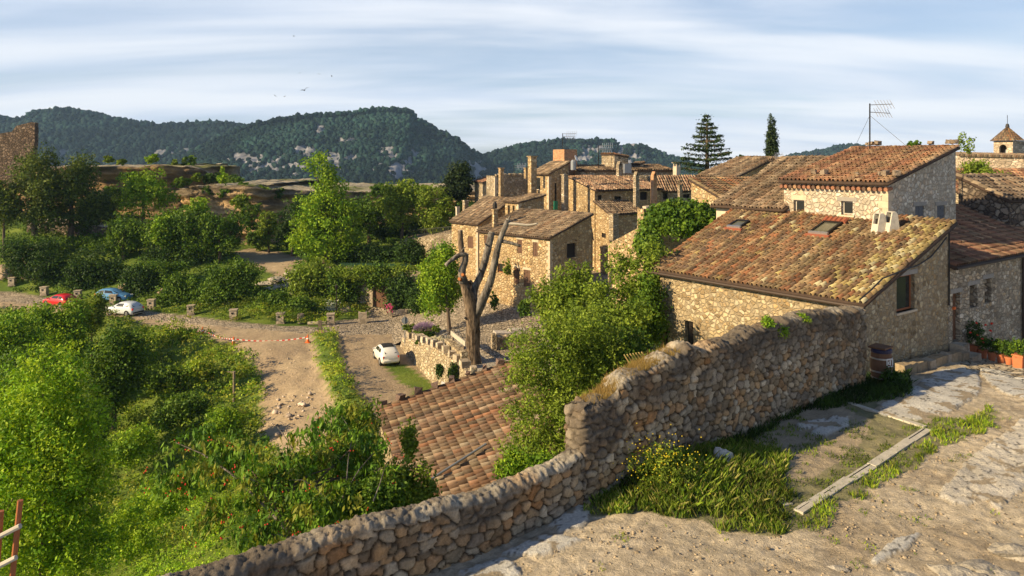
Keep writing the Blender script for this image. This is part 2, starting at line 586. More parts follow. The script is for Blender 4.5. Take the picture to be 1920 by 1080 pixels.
def barkmat(name, c0, c1, zs=0.25, sc=5.0, bump=0.12):
    m, hh, b = mat(name, 0.95)
    b.inputs['Specular IOR Level'].default_value = 0.1
    co = hh.n('ShaderNodeTexCoord').outputs['Object']
    st = hh.n('ShaderNodeMapping', ins={'Vector': co, 'Scale': (1, 1, zs)}).outputs[0]
    n = hh.noise(st, sc, 6, 0.7)
    n2 = hh.noise(co, 1.3, 4, 0.6)
    c = hh.mix(hh.sstep(n, 0.38, 0.62), c0, c1)
    c = hh.mix(hh.math('MULTIPLY', hh.sstep(n2, 0.45, 0.65), 0.6), c, tuple(q * 0.35 for q in c1))
    hh.put(b.inputs['Base Color'], c)
    bp = hh.n('ShaderNodeBump', ins={'Strength': 1.0, 'Distance': bump, 'Height': n})
    hh.put(b.inputs['Normal'], bp.outputs[0])
    return m


M['deadwood'] = barkmat('deadwood', (0.06, 0.052, 0.045), (0.25, 0.225, 0.195), 0.3, 4.0, 0.1)
M['deadbark'] = barkmat('deadbark', (0.03, 0.022, 0.016), (0.24, 0.18, 0.125), 0.22, 6.0, 0.10)

# ------------------------------------------------------------------ terrain: thin-plate sheet through measured points
CT = []


def cp(px, py, D=None, z=None):
    if D is None:
        CT.append(G(px, py, z))
    else:
        CT.append(P(px, py, D))


def cw(x, y, z):
    CT.append(np.array([x, y, z], float))


for q in ((23, 548), (83, 556), (145, 564), (213, 572), (283, 580), (358, 589), (437, 600), (525, 607), (620, 609), (700, 606)):
    cp(*q, z=-16.5)
for q in ((0, 565), (110, 582), (233, 597), (380, 632), (480, 655), (580, 645), (660, 640), (740, 618)):
    cp(*q, z=-16.6)
for q in ((250, 520, 91), (100, 480, 97), (60, 455, 100), (200, 430, 106), (-150, 470, 100), (450, 480, 100), (540, 500, 92), (505, 545, 82),
          (600, 470, 104), (700, 440, 106), (800, 445, 100), (700, 500, 90), (714, 584, 79.5), (770, 530, 84), (440, 545, 84), (370, 500, 92)):
    cp(*q[:2], D=q[2])
for q in ((540, 700, 58, -17.0), (560, 770, 50, -17.2), (500, 800, 47, -17.6), (700, 700, 57, -16.8), (760, 750, 50, -16.8), (650, 740, 52, -16.6),
          (300, 700, 65, -18.6), (440, 752, 55, -18.2), (250, 760, 58, -20), (250, 900, 45, -20.5), (100, 1000, 40, -21), (320, 1050, 33, -19.5),
          (0, 640, 75, -19.0), (0, 700, 60, -20.5), (150, 660, 68, -19.5), (-200, 640, 80, -19), (-200, 900, 45, -21),
          (380, 690, 66, -17.6), (460, 700, 62, -17.2)):
    x = (q[0] - CX) * q[2] / F
    cw(x, q[2], q[3])
for q in ((-3.2, 14.3, -9.3), (0, 17, -10.3), (3, 19.2, -9.6), (-8, 11.5, -9.3), (-6, 18, -12.5), (-9, 24, -16), (-12, 14, -12.5), (-20, 16, -17), (-1, 23.5, -14.2),
          (5, 26, -12), (-7, 28, -16.6), (-7, 39, -16.8), (0, 39, -16.9), (0, 30, -16.2), (8, 27, -9.2), (5.5, 21.8, -9.0), (11, 25, -9.6), (12, 22, -9.8), (14, 26, -10), (8, 35, -11.5), (3, 50, -17.3), (-3, 62, -17.3),
          (8, 62, -16.5), (14, 45, -12), (5, 75, -17), (12, 95, -13), (30, 60, -11), (35, 90, -11), (-12, 5, -11), (-25, 5, -18), (-60, 30, -22), (-90, 60, -21),
          (-110, 100, -12), (30, 130, -12), (60, 100, -12), (60, 40, -12), (-60, 128, -9), (0, 128, -11), (-100, 130, -9)):
    cw(*q)
CT = np.array(CT)


def _U(r2):
    return np.where(r2 < 1e-9, 0, 0.5 * r2 * np.log(np.maximum(r2, 1e-9)))


def tps_fit(C, lam=2.0):
    n = len(C)
    X = C[:, :2] / 10
    K = _U(((X[:, None] - X[None]) ** 2).sum(-1)) + lam * 0.01 * np.eye(n)
    Pm = np.c_[np.ones(n), X]
    A = np.block([[K, Pm], [Pm.T, np.zeros((3, 3))]])
    w = np.linalg.solve(A, np.r_[C[:, 2], 0, 0, 0])
    return X, w


def tps_eval(fit, x, y):
    X, w = fit
    q = np.c_[np.ravel(x), np.ravel(y)] / 10
    out = np.empty(len(q))
    for s in range(0, len(q), 20000):
        qq = q[s:s + 20000]
        r2 = ((qq[:, None] - X[None]) ** 2).sum(-1)
        out[s:s + 20000] = _U(r2) @ w[:-3] + w[-3] + qq @ w[-2:]
    return out


TF = tps_fit(CT)


def tz(x, y):
    return float(tps_eval(TF, np.array([x]), np.array([y]))[0])


def at_ground(px, D):
    x = (px - CX) * D / F
    return np.array([x, D, tz(x, D)])


def mix3(a, b, t):
    return a + (b - a) * t[:, None]


GRASS = np.array((0.085, 0.14, 0.022))
GRASS2 = np.array((0.17, 0.22, 0.035))
DIRT = np.array((0.43, 0.335, 0.215))
DIRT2 = np.array((0.33, 0.25, 0.165))
COB = np.array((0.43, 0.36, 0.27))

road_poly = [(-80, 536), (23, 547), (83, 557), (145, 566), (213, 576), (283, 584), (358, 593), (437, 603), (525, 611), (600, 613), (640, 600), (690, 596), (690, 575), (760, 575), (900, 575), (900, 625),
             (760, 626), (640, 628), (560, 624), (470, 616), (380, 610), (300, 601), (233, 592), (150, 580), (60, 570), (-80, 560)]
dirt_poly = [(-80, 556), (60, 566), (150, 576), (233, 588), (300, 598), (380, 606), (470, 613), (560, 622), (640, 626), (760, 622), (770, 650), (800, 690), (900, 800), (860, 900), (700, 900), (690, 790), (660, 760),
             (640, 790), (600, 860), (520, 850), (485, 800), (495, 740), (480, 690), (440, 652), (380, 632), (300, 614), (233, 600), (150, 590), (60, 583), (-80, 572)]
strip_poly = [(585, 630), (628, 628), (640, 690), (668, 735), (690, 790), (640, 780), (622, 740), (600, 700)]
tuft_poly = [(722, 680), (745, 676), (800, 710), (870, 760), (790, 745), (745, 715)]
path_poly = [(436, 470), (470, 466), (560, 480), (575, 490), (545, 500), (560, 530), (580, 570), (545, 545), (515, 515), (450, 490)]


def grid_sheet(name, x0, x1, y0, y1, step, zf, colf, mt, hole=None, smooth=True):
    nx = int((x1 - x0) / step) + 1
    ny = int((y1 - y0) / step) + 1
    X, Y = np.meshgrid(np.linspace(x0, x1, nx), np.linspace(y0, y1, ny))
    x, y = X.ravel(), Y.ravel()
    z = zf(x, y)
    V = np.c_[x, y, z]
    col, cob, dz = colf(x, y, z)
    V[:, 2] += dz
    i = (np.arange(ny - 1)[:, None] * nx + np.arange(nx - 1)[None]).ravel()
    Fc = np.c_[i, i + 1, i + nx + 1, i + nx]
    if hole is not None:
        c = V[Fc].mean(1)
        Fc = Fc[~hole(c[:, 0], c[:, 1])]
    me = mesh_np(name, V, Fc, mt, col, smooth=smooth, extra={'cob': cob})
    o = link(name, me)
    o['kind'] = 'structure'
    return o


def low_col(x, y, z):
    px = CX + F * x / np.maximum(y, 1)
    py = HY - F * z / np.maximum(y, 1)
    jx = (fbm(x * 0.7, y * 0.7, 3) - 0.47) * 40
    jy = (fbm(x * 0.7, y * 0.7, 9) - 0.47) * 16
    g = mix3(GRASS, GRASS2, np.clip(fbm(x * 0.35, y * 0.35, 5) * 2 - 0.5, 0, 1))
    col = g.copy()
    cob = np.zeros(len(x))
    vis = (y > 15)
    d = in_poly(px + jx * 0.6, py + jy * 0.6, dirt_poly) & vis
    dn = np.clip(fbm(x * 0.5, y * 0.5, 11) * 2 - 0.5, 0, 1)
    col[d] = mix3(DIRT, DIRT2, dn)[d]
    track = np.abs(np.sin((x + 0.25 * y + fbm(x * .15, y * .15, 4) * 3) * 2.4)) ** 3
    col[d] *= (1 - 0.25 * track * (fbm(x, y, 2)))[d][:, None]
    pth = in_poly(px + jx * 0.5, py + jy * 0.5, path_poly) & (y > 70)
    col[pth] = mix3(DIRT, DIRT2, dn)[pth] * 0.95
    st = in_poly(px + jx * 0.4, py + jy * 0.6, strip_poly) & vis & (y < 75)
    col[st] = g[st] * 1.15
    tf = in_poly(px + jx * 0.5, py + jy, tuft_poly) & vis
    col[tf] = g[tf]
    r = in_poly(px, py, road_poly) & (y > 60)
    col[r] = COB
    cob[r] = 1
    dz = (fbm(x * 1.3, y * 1.3, 21) - 0.47) * 0.15
    ru = in_poly(px, py, [(500, 660), (600, 660), (640, 770), (560, 830), (490, 800)]) & vis
    dz = dz + np.where(ru, (fbm(x * 2.2, y * 2.2, 8) - 0.45) * 0.5, 0)
    dz = np.where(r, (fbm(x * 2, y * 2, 21) - 0.47) * 0.03, dz)
    dz = np.where(st, dz + 0.35, dz)
    far = np.hypot(x, y) > 135
    return col, cob, dz


WS0 = np.array((1.46, 14.88))
TD0 = np.array((0.65, -0.76))
terr = grid_sheet('terrain', -125, 70, 2, 132, 0.45, lambda x, y: tps_eval(TF, x, y), low_col, M['ground'],
                  hole=lambda x, y: ((((x - WS0[0]) * TD0[0] + (y - WS0[1]) * TD0[1]) > -0.2) & (y < 34)) | (((x + 6.1) * 0.61 - (y - 9.6) * 0.79) > 0.3) & (y < 26) | (x > 12) & (y < 30))

# plaza sheet above the retaining wall
PC = [(-10.6, 66.4, -16.85), (-12.5, 70, -16.85), (-14.5, 66.5, -17.0), (-19, 67, -17.4), (-19, 75, -16.9), (-16, 80, -16.9)]
for q in ((690, 606, 74.2, -16.62), (745, 608, 72, -16.5), (765, 625, 66, -15.95), (800, 600, 70, -15.4), (850, 590, 70, -14.75), (820, 650, 56, -14.55), (890, 680, 51.6, -14.3), (880, 705, 48.5, -14.35),
          (980, 600, 64, -14.0), (940, 565, 69, -13.3), (870, 560, 77, -14.0), (760, 580, 79, -16.4), (1060, 640, 55, -14.2), (1100, 700, 48, -14.3), (900, 540, 86, -12.6), (1050, 500, 90, -12.5)):
    PC.append(((q[0] - CX) * q[2] / F, q[2], q[3]))
PF = tps_fit(np.array(PC))


def pz(x, y):
    return float(tps_eval(PF, np.array([x]), np.array([y]))[0])


def plaza_col(x, y, z):
    px = CX + F * x / y
    py = HY - F * z / y
    col = np.tile(COB * 0.95, (len(x), 1))
    cob = np.ones(len(x))
    gr = in_poly(px, py, [(760, 628), (800, 640), (880, 715), (930, 720), (960, 690), (900, 660), (860, 640), (830, 612), (790, 618)])
    gv = np.array((0.36, 0.32, 0.26))
    col[gr] = gv
    cob[gr] = 0.25
    return col, cob, (fbm(x * 2, y * 2, 31) - 0.47) * 0.04


WA, WBp = np.array((-9.9, 65.8)), np.array((-2.75, 48.4))      # retaining wall line in plan
_wd = (WBp - WA) / np.linalg.norm(WBp - WA)


def plaza_hole(x, y):
    side = (x - WA[0]) * _wd[1] - (y - WA[1]) * _wd[0]        # >0: right of wall direction?
    return ((side > -0.15) & (y < 66.2)) | (y < 47.6) | (x < -19) | ((x > 3.0) & (y < 52))


_t = (0 - WA[0]) * _wd[1] - (60 - WA[1]) * _wd[0]
if _t > 0:
    def plaza_hole(x, y):
        side = (x - WA[0]) * _wd[1] - (y - WA[1]) * _wd[0]
        return ((side < 0.15) & (y < 66.2)) | (y < 47.6) | (x < -19) | ((x > 3.0) & (y < 52))
plaza = grid_sheet('plaza', -20, 16, 47, 92, 0.3, lambda x, y: tps_eval(PF, x, y), plaza_col, M['ground'], plaza_hole)

# far low country between the village and the hills, out to the horizon
mb = MB()
mb.add([(-2500, 128, -40), (2500, 128, -40), (2500, 2500, -90), (-2500, 2500, -90)], [(0, 1, 2, 3)], (0.03, 0.045, 0.025))
mb.add([(-600, -60, -30), (600, -60, -30), (2500, 128, -40), (-2500, 128, -40)], [(0, 1, 2, 3)], (0.05, 0.07, 0.03))
o = mb.build('ground', M['rock'])
o['kind'] = 'structure'

# ------------------------------------------------------------------ the upper terrace in front
SD = np.array((0.76, 0.65)) / math.hypot(0.76, 0.65)
TD = np.array((SD[1], -SD[0]))
WS = np.array((1.46, 14.88))           # start of high wall, front base
LS = np.array((-6.6, 8.6))             # far left end of the low wall, front base


def terr_z(x, y):
    z = -7.0 - 0.1 * np.clip(y - 22, 0, 8) - np.where(x > 17.6, 0.11 * (x - 17.6), 0) * np.clip((y - 24) / 4, 0, 1)
    z = z - 0.05 * np.clip(-x, 0, 6)
    z = z + (fbm(x * 0.5, y * 0.5, 41) - 0.47) * 0.16
    return z


def tzz(x, y):
    return float(terr_z(np.array([x]), np.array([y]))[0])


GRAV = np.array((0.53, 0.455, 0.34))
GRAV2 = np.array((0.43, 0.36, 0.26))
SLAB = np.array((0.60, 0.585, 0.54))
g1_poly = [(1090, 965), (1110, 900), (1230, 850), (1420, 790), (1600, 720), (1690, 720), (1650, 760), (1740, 790), (1840, 775), (1890, 790), (1780, 830), (1700, 880), (1560, 960), (1450, 1010), (1400, 1000), (1290, 975), (1180, 960)]
bare_poly = [(1380, 840), (1450, 790), (1560, 755), (1640, 790), (1600, 850), (1500, 905), (1440, 880)]
slabs = [[(1640, 768), (1700, 735), (1760, 695), (1800, 690), (1835, 700), (1840, 735), (1790, 770), (1720, 790), (1650, 780)],
         [(1835, 690), (1920, 705), (1990, 720), (1960, 760), (1880, 738), (1850, 715)],
         [(1495, 797), (1545, 786), (1545, 800), (1505, 808)], [(1520, 815), (1560, 780), (1592, 778), (1590, 800), (1550, 818)],
         [(1030, 985), (1085, 945), (1108, 965), (1090, 990), (1050, 1000)], [(940, 1040), (1020, 1000), (1095, 1015), (1010, 1045)], [(860, 1075), (950, 1045), (980, 1080), (900, 1100)],
         [(1630, 1055), (1680, 1010), (1725, 1000), (1700, 1030), (1640, 1060)],
         [(1760, 930), (1830, 850), (1960, 760), (1960, 880), (1870, 960), (1850, 940), (1790, 950)]]


def ter_col(x, y, z):
    px = CX + F * x / y
    py = HY - F * z / y
    n1_ = fbm(x * 1.6, y * 1.6, 51)
    n2_ = fbm(x * 0.6, y * 0.6, 52)
    jx = (fbm(x * 1.5, y * 1.5, 53) - 0.47) * 70
    jy = (fbm(x * 1.5, y * 1.5, 54) - 0.47) * 40
    col = mix3(GRAV, GRAV2, np.clip(n2_ * 2.2 - 0.6, 0, 1))
    peb = fbm(x * 9, y * 9, 60)
    col *= (0.55 + 0.95 * peb)[:, None]
    wear = np.clip((fbm(x * 1.1 + 4, y * 1.1, 66) - 0.47) * 5, 0, 1)
    col = mix3(col, np.array((0.47, 0.41, 0.31)) * (0.6 + 0.8 * peb)[:, None], wear * 0.6 * (px > 1250))
    soil = np.clip((fbm(x * 0.8 + 9, y * 0.8, 67) - 0.50) * 6, 0, 1)
    col = mix3(col, np.array((0.20, 0.145, 0.09)) * (0.6 + 0.8 * peb)[:, None], soil * 0.35)
    dz = (fbm(x * 5, y * 5, 61) - 0.47) * 0.09 + (fbm(x * 1.7, y * 1.7, 63) - 0.47) * 0.05
    cob = np.zeros(len(x))
    g = in_poly(px + jx, py + jy, g1_poly)
    b_ = in_poly(px + jx * 0.5, py + jy * 0.5, bare_poly)
    gg = g & ~b_
    col[gg] = mix3(GRASS * 0.4 + GRAV2 * 0.35, GRASS2 * 0.25 + GRAV2 * 0.6, np.clip(n1_ * 2 - 0.5, 0, 1))[gg]
    col[b_] = GRAV2 * 0.85
    for i, s in enumerate(slabs):
        k = 0.28 if i != 8 else 0.5
        m_ = in_poly(px + jx * k * 0.6, py + jy * k * 0.6, s)
        c = SLAB if i != 8 else SLAB * np.array((0.98, 0.93, 0.86))
        col[m_] = c * (0.75 + 0.4 * n1_[m_])[:, None]
        cr = ((np.abs(fbm(x * 0.9, y * 0.9, 70) - 0.47) < 0.006) | (np.abs(fbm(x * 1.7, y * 1.7, 71) - 0.5) < 0.006)) & m_
        col[cr] *= 0.3
        dirt_ = m_ & (fbm(x * 2.6, y * 2.6, 72) > 0.56)
        col[dirt_] = GRAV2 * 0.8
        dz[m_] = 0.05 + (fbm(x * 7, y * 7, 62)[m_] - 0.47) * (0.03 if i != 8 else 0.13)
    pv = in_poly(px, py, [(1780, 672), (1850, 668), (1960, 700), (1960, 725), (1840, 700)])
    cob[pv] = 1
    return col, cob, dz


def ter_hole(x, y):
    s1 = (x - WS[0]) * TD[0] + (y - WS[1]) * TD[1]
    dl = (WS - LS) / np.linalg.norm(WS - LS)
    s2 = (x - LS[0]) * dl[1] - (y - LS[1]) * dl[0]
    return np.where(y > WS[1] - 0.6, s1 < -0.25, s2 < -0.25)


grid_sheet('terrace_path', -9, 26, 6, 34, 0.052, terr_z, ter_col, M['terrace'], ter_hole)


# ------------------------------------------------------------------ displaced rubble walls (foreground)
def worley(u, v, su, sv, seed):
    U, V_ = u / su, v / sv
    iu, iv = np.floor(U).astype(np.int64), np.floor(V_).astype(np.int64)
    f1 = np.full(len(u), 9.0)
    f2 = np.full(len(u), 9.0)
    cid = np.zeros(len(u), np.int64)

    def hs(a, b, k):
        q = (a * 73856093 ^ b * 19349663 ^ (seed + k) * 83492791) & 0xffffffff
        q = ((q ^ (q >> 13)) * 1274126177) & 0xffffffff
        return ((q ^ (q >> 16)) & 0xffff) / 65535.0
    for dx in (-2, -1, 0, 1, 2):
        for dy in (-2, -1, 0, 1, 2):
            a, b = iu + dx, iv + dy
            cx_ = a + 0.5 * (b & 1) + 0.15 + 0.7 * hs(a, b, 1)
            cy_ = b + 0.15 + 0.7 * hs(a, b, 2)
            wgt = 0.72 + 0.75 * hs(a, b, 3) ** 1.3
            hy_ = np.hypot(U - cx_, V_ - cy_)
            th_ = (hs(a, b, 5) - 0.5) * 0.7
            ru = (U - cx_) * np.cos(th_) + (V_ - cy_) * np.sin(th_)
            rv = (V_ - cy_) * np.cos(th_) - (U - cx_) * np.sin(th_)
            d = (0.62 * np.maximum(np.abs(ru), np.abs(rv)) + 0.38 * hy_) * wgt
            m_ = d < f1
            f2 = np.where(m_, f1, np.minimum(f2, d))
            cid = np.where(m_, (a * 92821 + b * 68917) & 0xffffff, cid)
            f1 = np.where(m_, d, f1)
    return f1, f2, cid


def crand(cid, k):
    q = (cid * 2654435761 + k * 40503) & 0xffffffff
    q = ((q ^ (q >> 15)) * 2246822519) & 0xffffffff
    return ((q ^ (q >> 13)) & 0xffff) / 65535.0


WCOL = np.array([(0.40, 0.31, 0.20), (0.48, 0.39, 0.27), (0.30, 0.23, 0.15), (0.54, 0.46, 0.34), (0.44, 0.28, 0.15), (0.34, 0.28, 0.21), (0.48, 0.32, 0.17), (0.42, 0.36, 0.27)])


def rubble_wall(name, label, path, tops, bots, thick, su, sv, seed, right, group=None, darktop=0.9, step=0.032, rough=0.04, capz=0.0, tn=1.0):
    """path: plan points of the front base; the wall body lies to the left of it (away from the terrace)"""
    path = np.array(path, float)
    seg = np.linalg.norm(np.diff(path, axis=0), axis=1)
    sc_ = np.r_[0, np.cumsum(seg)]
    n = int(sc_[-1] / step)
    s = np.linspace(0, sc_[-1], n)
    X = np.interp(s, sc_, path[:, 0])
    Y = np.interp(s, sc_, path[:, 1])
    T = np.interp(s, sc_, tops) + (vnoise(s * 2.2, s * 0, seed) - 0.5) * 0.16 * tn + (vnoise(s * 6, s * 0, seed + 1) - 0.5) * 0.09 * tn
    B = np.interp(s, sc_, bots)
    dx, dy = np.gradient(X), np.gradient(Y)
    L = np.hypot(dx, dy)
    nx_, ny_ = dy / L * right, -dx / L * right         # outward normal of the front face
    kf = int((np.max(T - B)) / step) + 1
    kt = int(thick / step) + 1
    prof = [('f', i / kf) for i in range(kf + 1)] + [('t', i / kt) for i in range(1, kt)] + [('b', i / kf) for i in range(kf + 1)]
    rows = []
    us = []
    vs_ = []
    Ns = []
    for (k, t) in prof:
        if k == 'f':
            off, z = 0.0, B + (T - B) * t
            nn = np.c_[nx_, ny_, np.zeros(n)]
            vv = z
        elif k == 't':
            off, z = thick * t, T + 0.05 * math.sin(math.pi * t)
            nn = np.c_[nx_ * 0, ny_ * 0, np.ones(n)]
            vv = T + thick * t
        else:
            off, z = thick, T - (T - B) * t
            nn = np.c_[-nx_, -ny_, np.zeros(n)]
            vv = T + thick + (T - B) * t
        rows.append(np.c_[X - nx_ * off, Y - ny_ * off, z])
        us.append(s)
        vs_.append(vv)
        Ns.append(nn)
    V = np.concatenate(rows)
    u = np.concatenate(us)
    v = np.concatenate(vs_)
    N = np.concatenate(Ns)
    uw = u + (fbm(u * 2.5, v * 2.5, seed + 5) - 0.47) * 0.22
    vw = v + (fbm(u * 2.5, v * 2.5, seed + 6) - 0.47) * 0.16
    f1, f2, cid = worley(uw, vw, su, sv, seed)
    e = np.clip((f2 - f1) / 0.17, 0, 1)
    e = e * e * (3 - 2 * e)
    r1, r2, r3 = crand(cid, 1), crand(cid, 2), crand(cid, 3)
    fine = fbm(u * 14, v * 14, seed + 7)
    top = np.clip((N[:, 2] > 0.5) * 1.0, 0, 1)
    nearT = np.clip(1 - (np.tile(T, len(prof)) - V[:, 2]) / 0.35, 0, 1)
    capm = np.clip(top + (nearT > 0.72 + 0.2 * vnoise(u * 3, v * 0, seed + 2)) * capz, 0, 1)
    fine2 = fbm(u * 22, v * 22, seed + 33)
    disp = e * (0.045 + rough * 1.3 * r1) * (1 - 0.75 * capm) + (fine - 0.47) * 0.055 + ((fine2 - 0.47) * 0.09 + 0.02) * capm
    disp = disp + (fbm(u * 5, v * 5, seed + 9) - 0.47) * 0.11 * tn * np.clip(nearT + top, 0, 1)
    V = V + N * disp[:, None]
    base = WCOL[(r2 * len(WCOL) * 0.999).astype(int)]
    cc = base * (0.62 + 0.55 * r3)[:, None] * (0.7 + 0.6 * fine)[:, None]
    joint = np.array((0.045, 0.033, 0.024))
    cc = mix3(np.tile(joint, (len(cc), 1)), cc, np.clip((f2 - f1 - 0.03) / 0.13, 0, 1))
    cc = mix3(cc, np.array((0.37, 0.335, 0.27)) * (0.05 + 2.0 * fine2)[:, None], capm * 0.85)
    lich = fbm(u * 1.3, v * 1.3, seed + 12)
    dk = np.clip((lich - 0.34) * 5, 0, 1) * np.clip(np.clip(1 - (np.tile(T, len(prof)) - V[:, 2]) / 1.1, 0, 1) * 1.4, 0, 1) * darktop
    big = np.clip((fbm(u * 0.45 + 3, v * 0.8, seed + 14) - 0.46) * 5, 0, 1) * 0.6
    dk = np.clip(dk + big, 0, 0.85)
    cc = mix3(cc, np.array((0.115, 0.095, 0.075)) * (0.6 + 0.9 * fine)[:, None], dk)
    oc = np.clip((fbm(u * 0.8, v * 1.2, seed + 20) - 0.55) * 6, 0, 1) * 0.5
    cc = mix3(cc, cc * np.array((1.35, 0.95, 0.55)), oc)
    m_ = len(prof)
    i = (np.arange(m_ - 1)[:, None] * n + np.arange(n - 1)[None]).ravel()
    Fc = np.c_[i, i + 1, i + n + 1, i + n]
    if right < 0:
        Fc = Fc[:, ::-1]
    # end caps
    e0 = np.arange(m_) * n
    e1 = e0 + n - 1
    caps = []
    for E, rev in ((e0, False), (e1, True)):
        for k in range(kf + 1 - 1):
            a, b = E[k], E[k + 1]
            c2, d2 = E[m_ - 2 - k], E[m_ - 1 - k]
            q = (a, b, c2, d2)
            caps.append(q[::-1] if rev else q)
    Fc = np.concatenate([Fc, np.array(caps)])
    me = mesh_np(name, V, Fc, M['rubble'], cc, smooth=False)
    o = link(name, me)
    tag(o, label, 'wall', group)
    return o


M['rubble'] = tinted('rubble', 0.95, 0.5, 30.0, 0.03, spec=0.1)


def wall_t(t):
    return WS + SD * t


tt = [0, 0.25, 0.9, 1.2, 2.33, 3.0, 3.72, 5.2, 6.0, 7.4, 8.73, 10.5, 12.75]
zt = [-5.16, -5.12, -5.0, -4.82, -4.64, -4.55, -4.50, -4.62, -4.50, -4.47, -4.50, -4.62, -4.80]
rubble_wall('stone_wall', 'high dark rubble garden wall with ragged weedy top running up to the house corner', [WS - TD * 0.5 + SD * 0.02] + [wall_t(t) for t in tt], [-5.15] + zt,
            [tzz(*WS) - 0.8] + [tzz(*wall_t(t)) - 0.35 for t in tt], 0.5, 0.25, 0.17, 11, 1)
lowp = [LS, (-4.3, 10.35), (-2.2, 11.95), (-0.6, 13.1), (0.7, 14.2), tuple(WS - SD * 0.02)]
rubble_wall('stone_wall', 'lower rounded rubble wall curving down to the bottom edge of the picture', lowp, [-5.95, -5.92, -5.97, -6.12, -6.12, -6.0],
            [tzz(*q) - 0.35 for q in lowp], 0.38, 0.27, 0.18, 29, 1, capz=1.0, tn=0.28)


# ------------------------------------------------------------------ roof tiles
TPAL = {
    'main': [(0.20, 0.105, 0.058), (0.24, 0.15, 0.08), (0.18, 0.12, 0.07), (0.11, 0.075, 0.052), (0.28, 0.22, 0.12), (0.065, 0.05, 0.04), (0.30, 0.11, 0.045), (0.23, 0.18, 0.10)],
    'mix': [(0.30, 0.19, 0.12), (0.36, 0.25, 0.16), (0.22, 0.15, 0.10), (0.40, 0.30, 0.20), (0.33, 0.17, 0.10)],
    'pale': [(0.30, 0.245, 0.10), (0.36, 0.30, 0.14), (0.25, 0.19, 0.08), (0.29, 0.21, 0.10), (0.18, 0.12, 0.065), (0.38, 0.34, 0.21)],
    'red': [(0.27, 0.125, 0.07), (0.23, 0.11, 0.07), (0.17, 0.09, 0.06), (0.32, 0.19, 0.105), (0.11, 0.07, 0.05), (0.30, 0.22, 0.13)],
    'old': [(0.17, 0.125, 0.085), (0.24, 0.18, 0.12), (0.12, 0.09, 0.065), (0.30, 0.235, 0.16), (0.20, 0.125, 0.075), (0.08, 0.062, 0.048)],
    'low': [(0.165, 0.10, 0.062), (0.135, 0.085, 0.058), (0.20, 0.145, 0.09), (0.16, 0.122, 0.083), (0.08, 0.058, 0.045), (0.24, 0.205, 0.155), (0.21, 0.10, 0.055)],
}


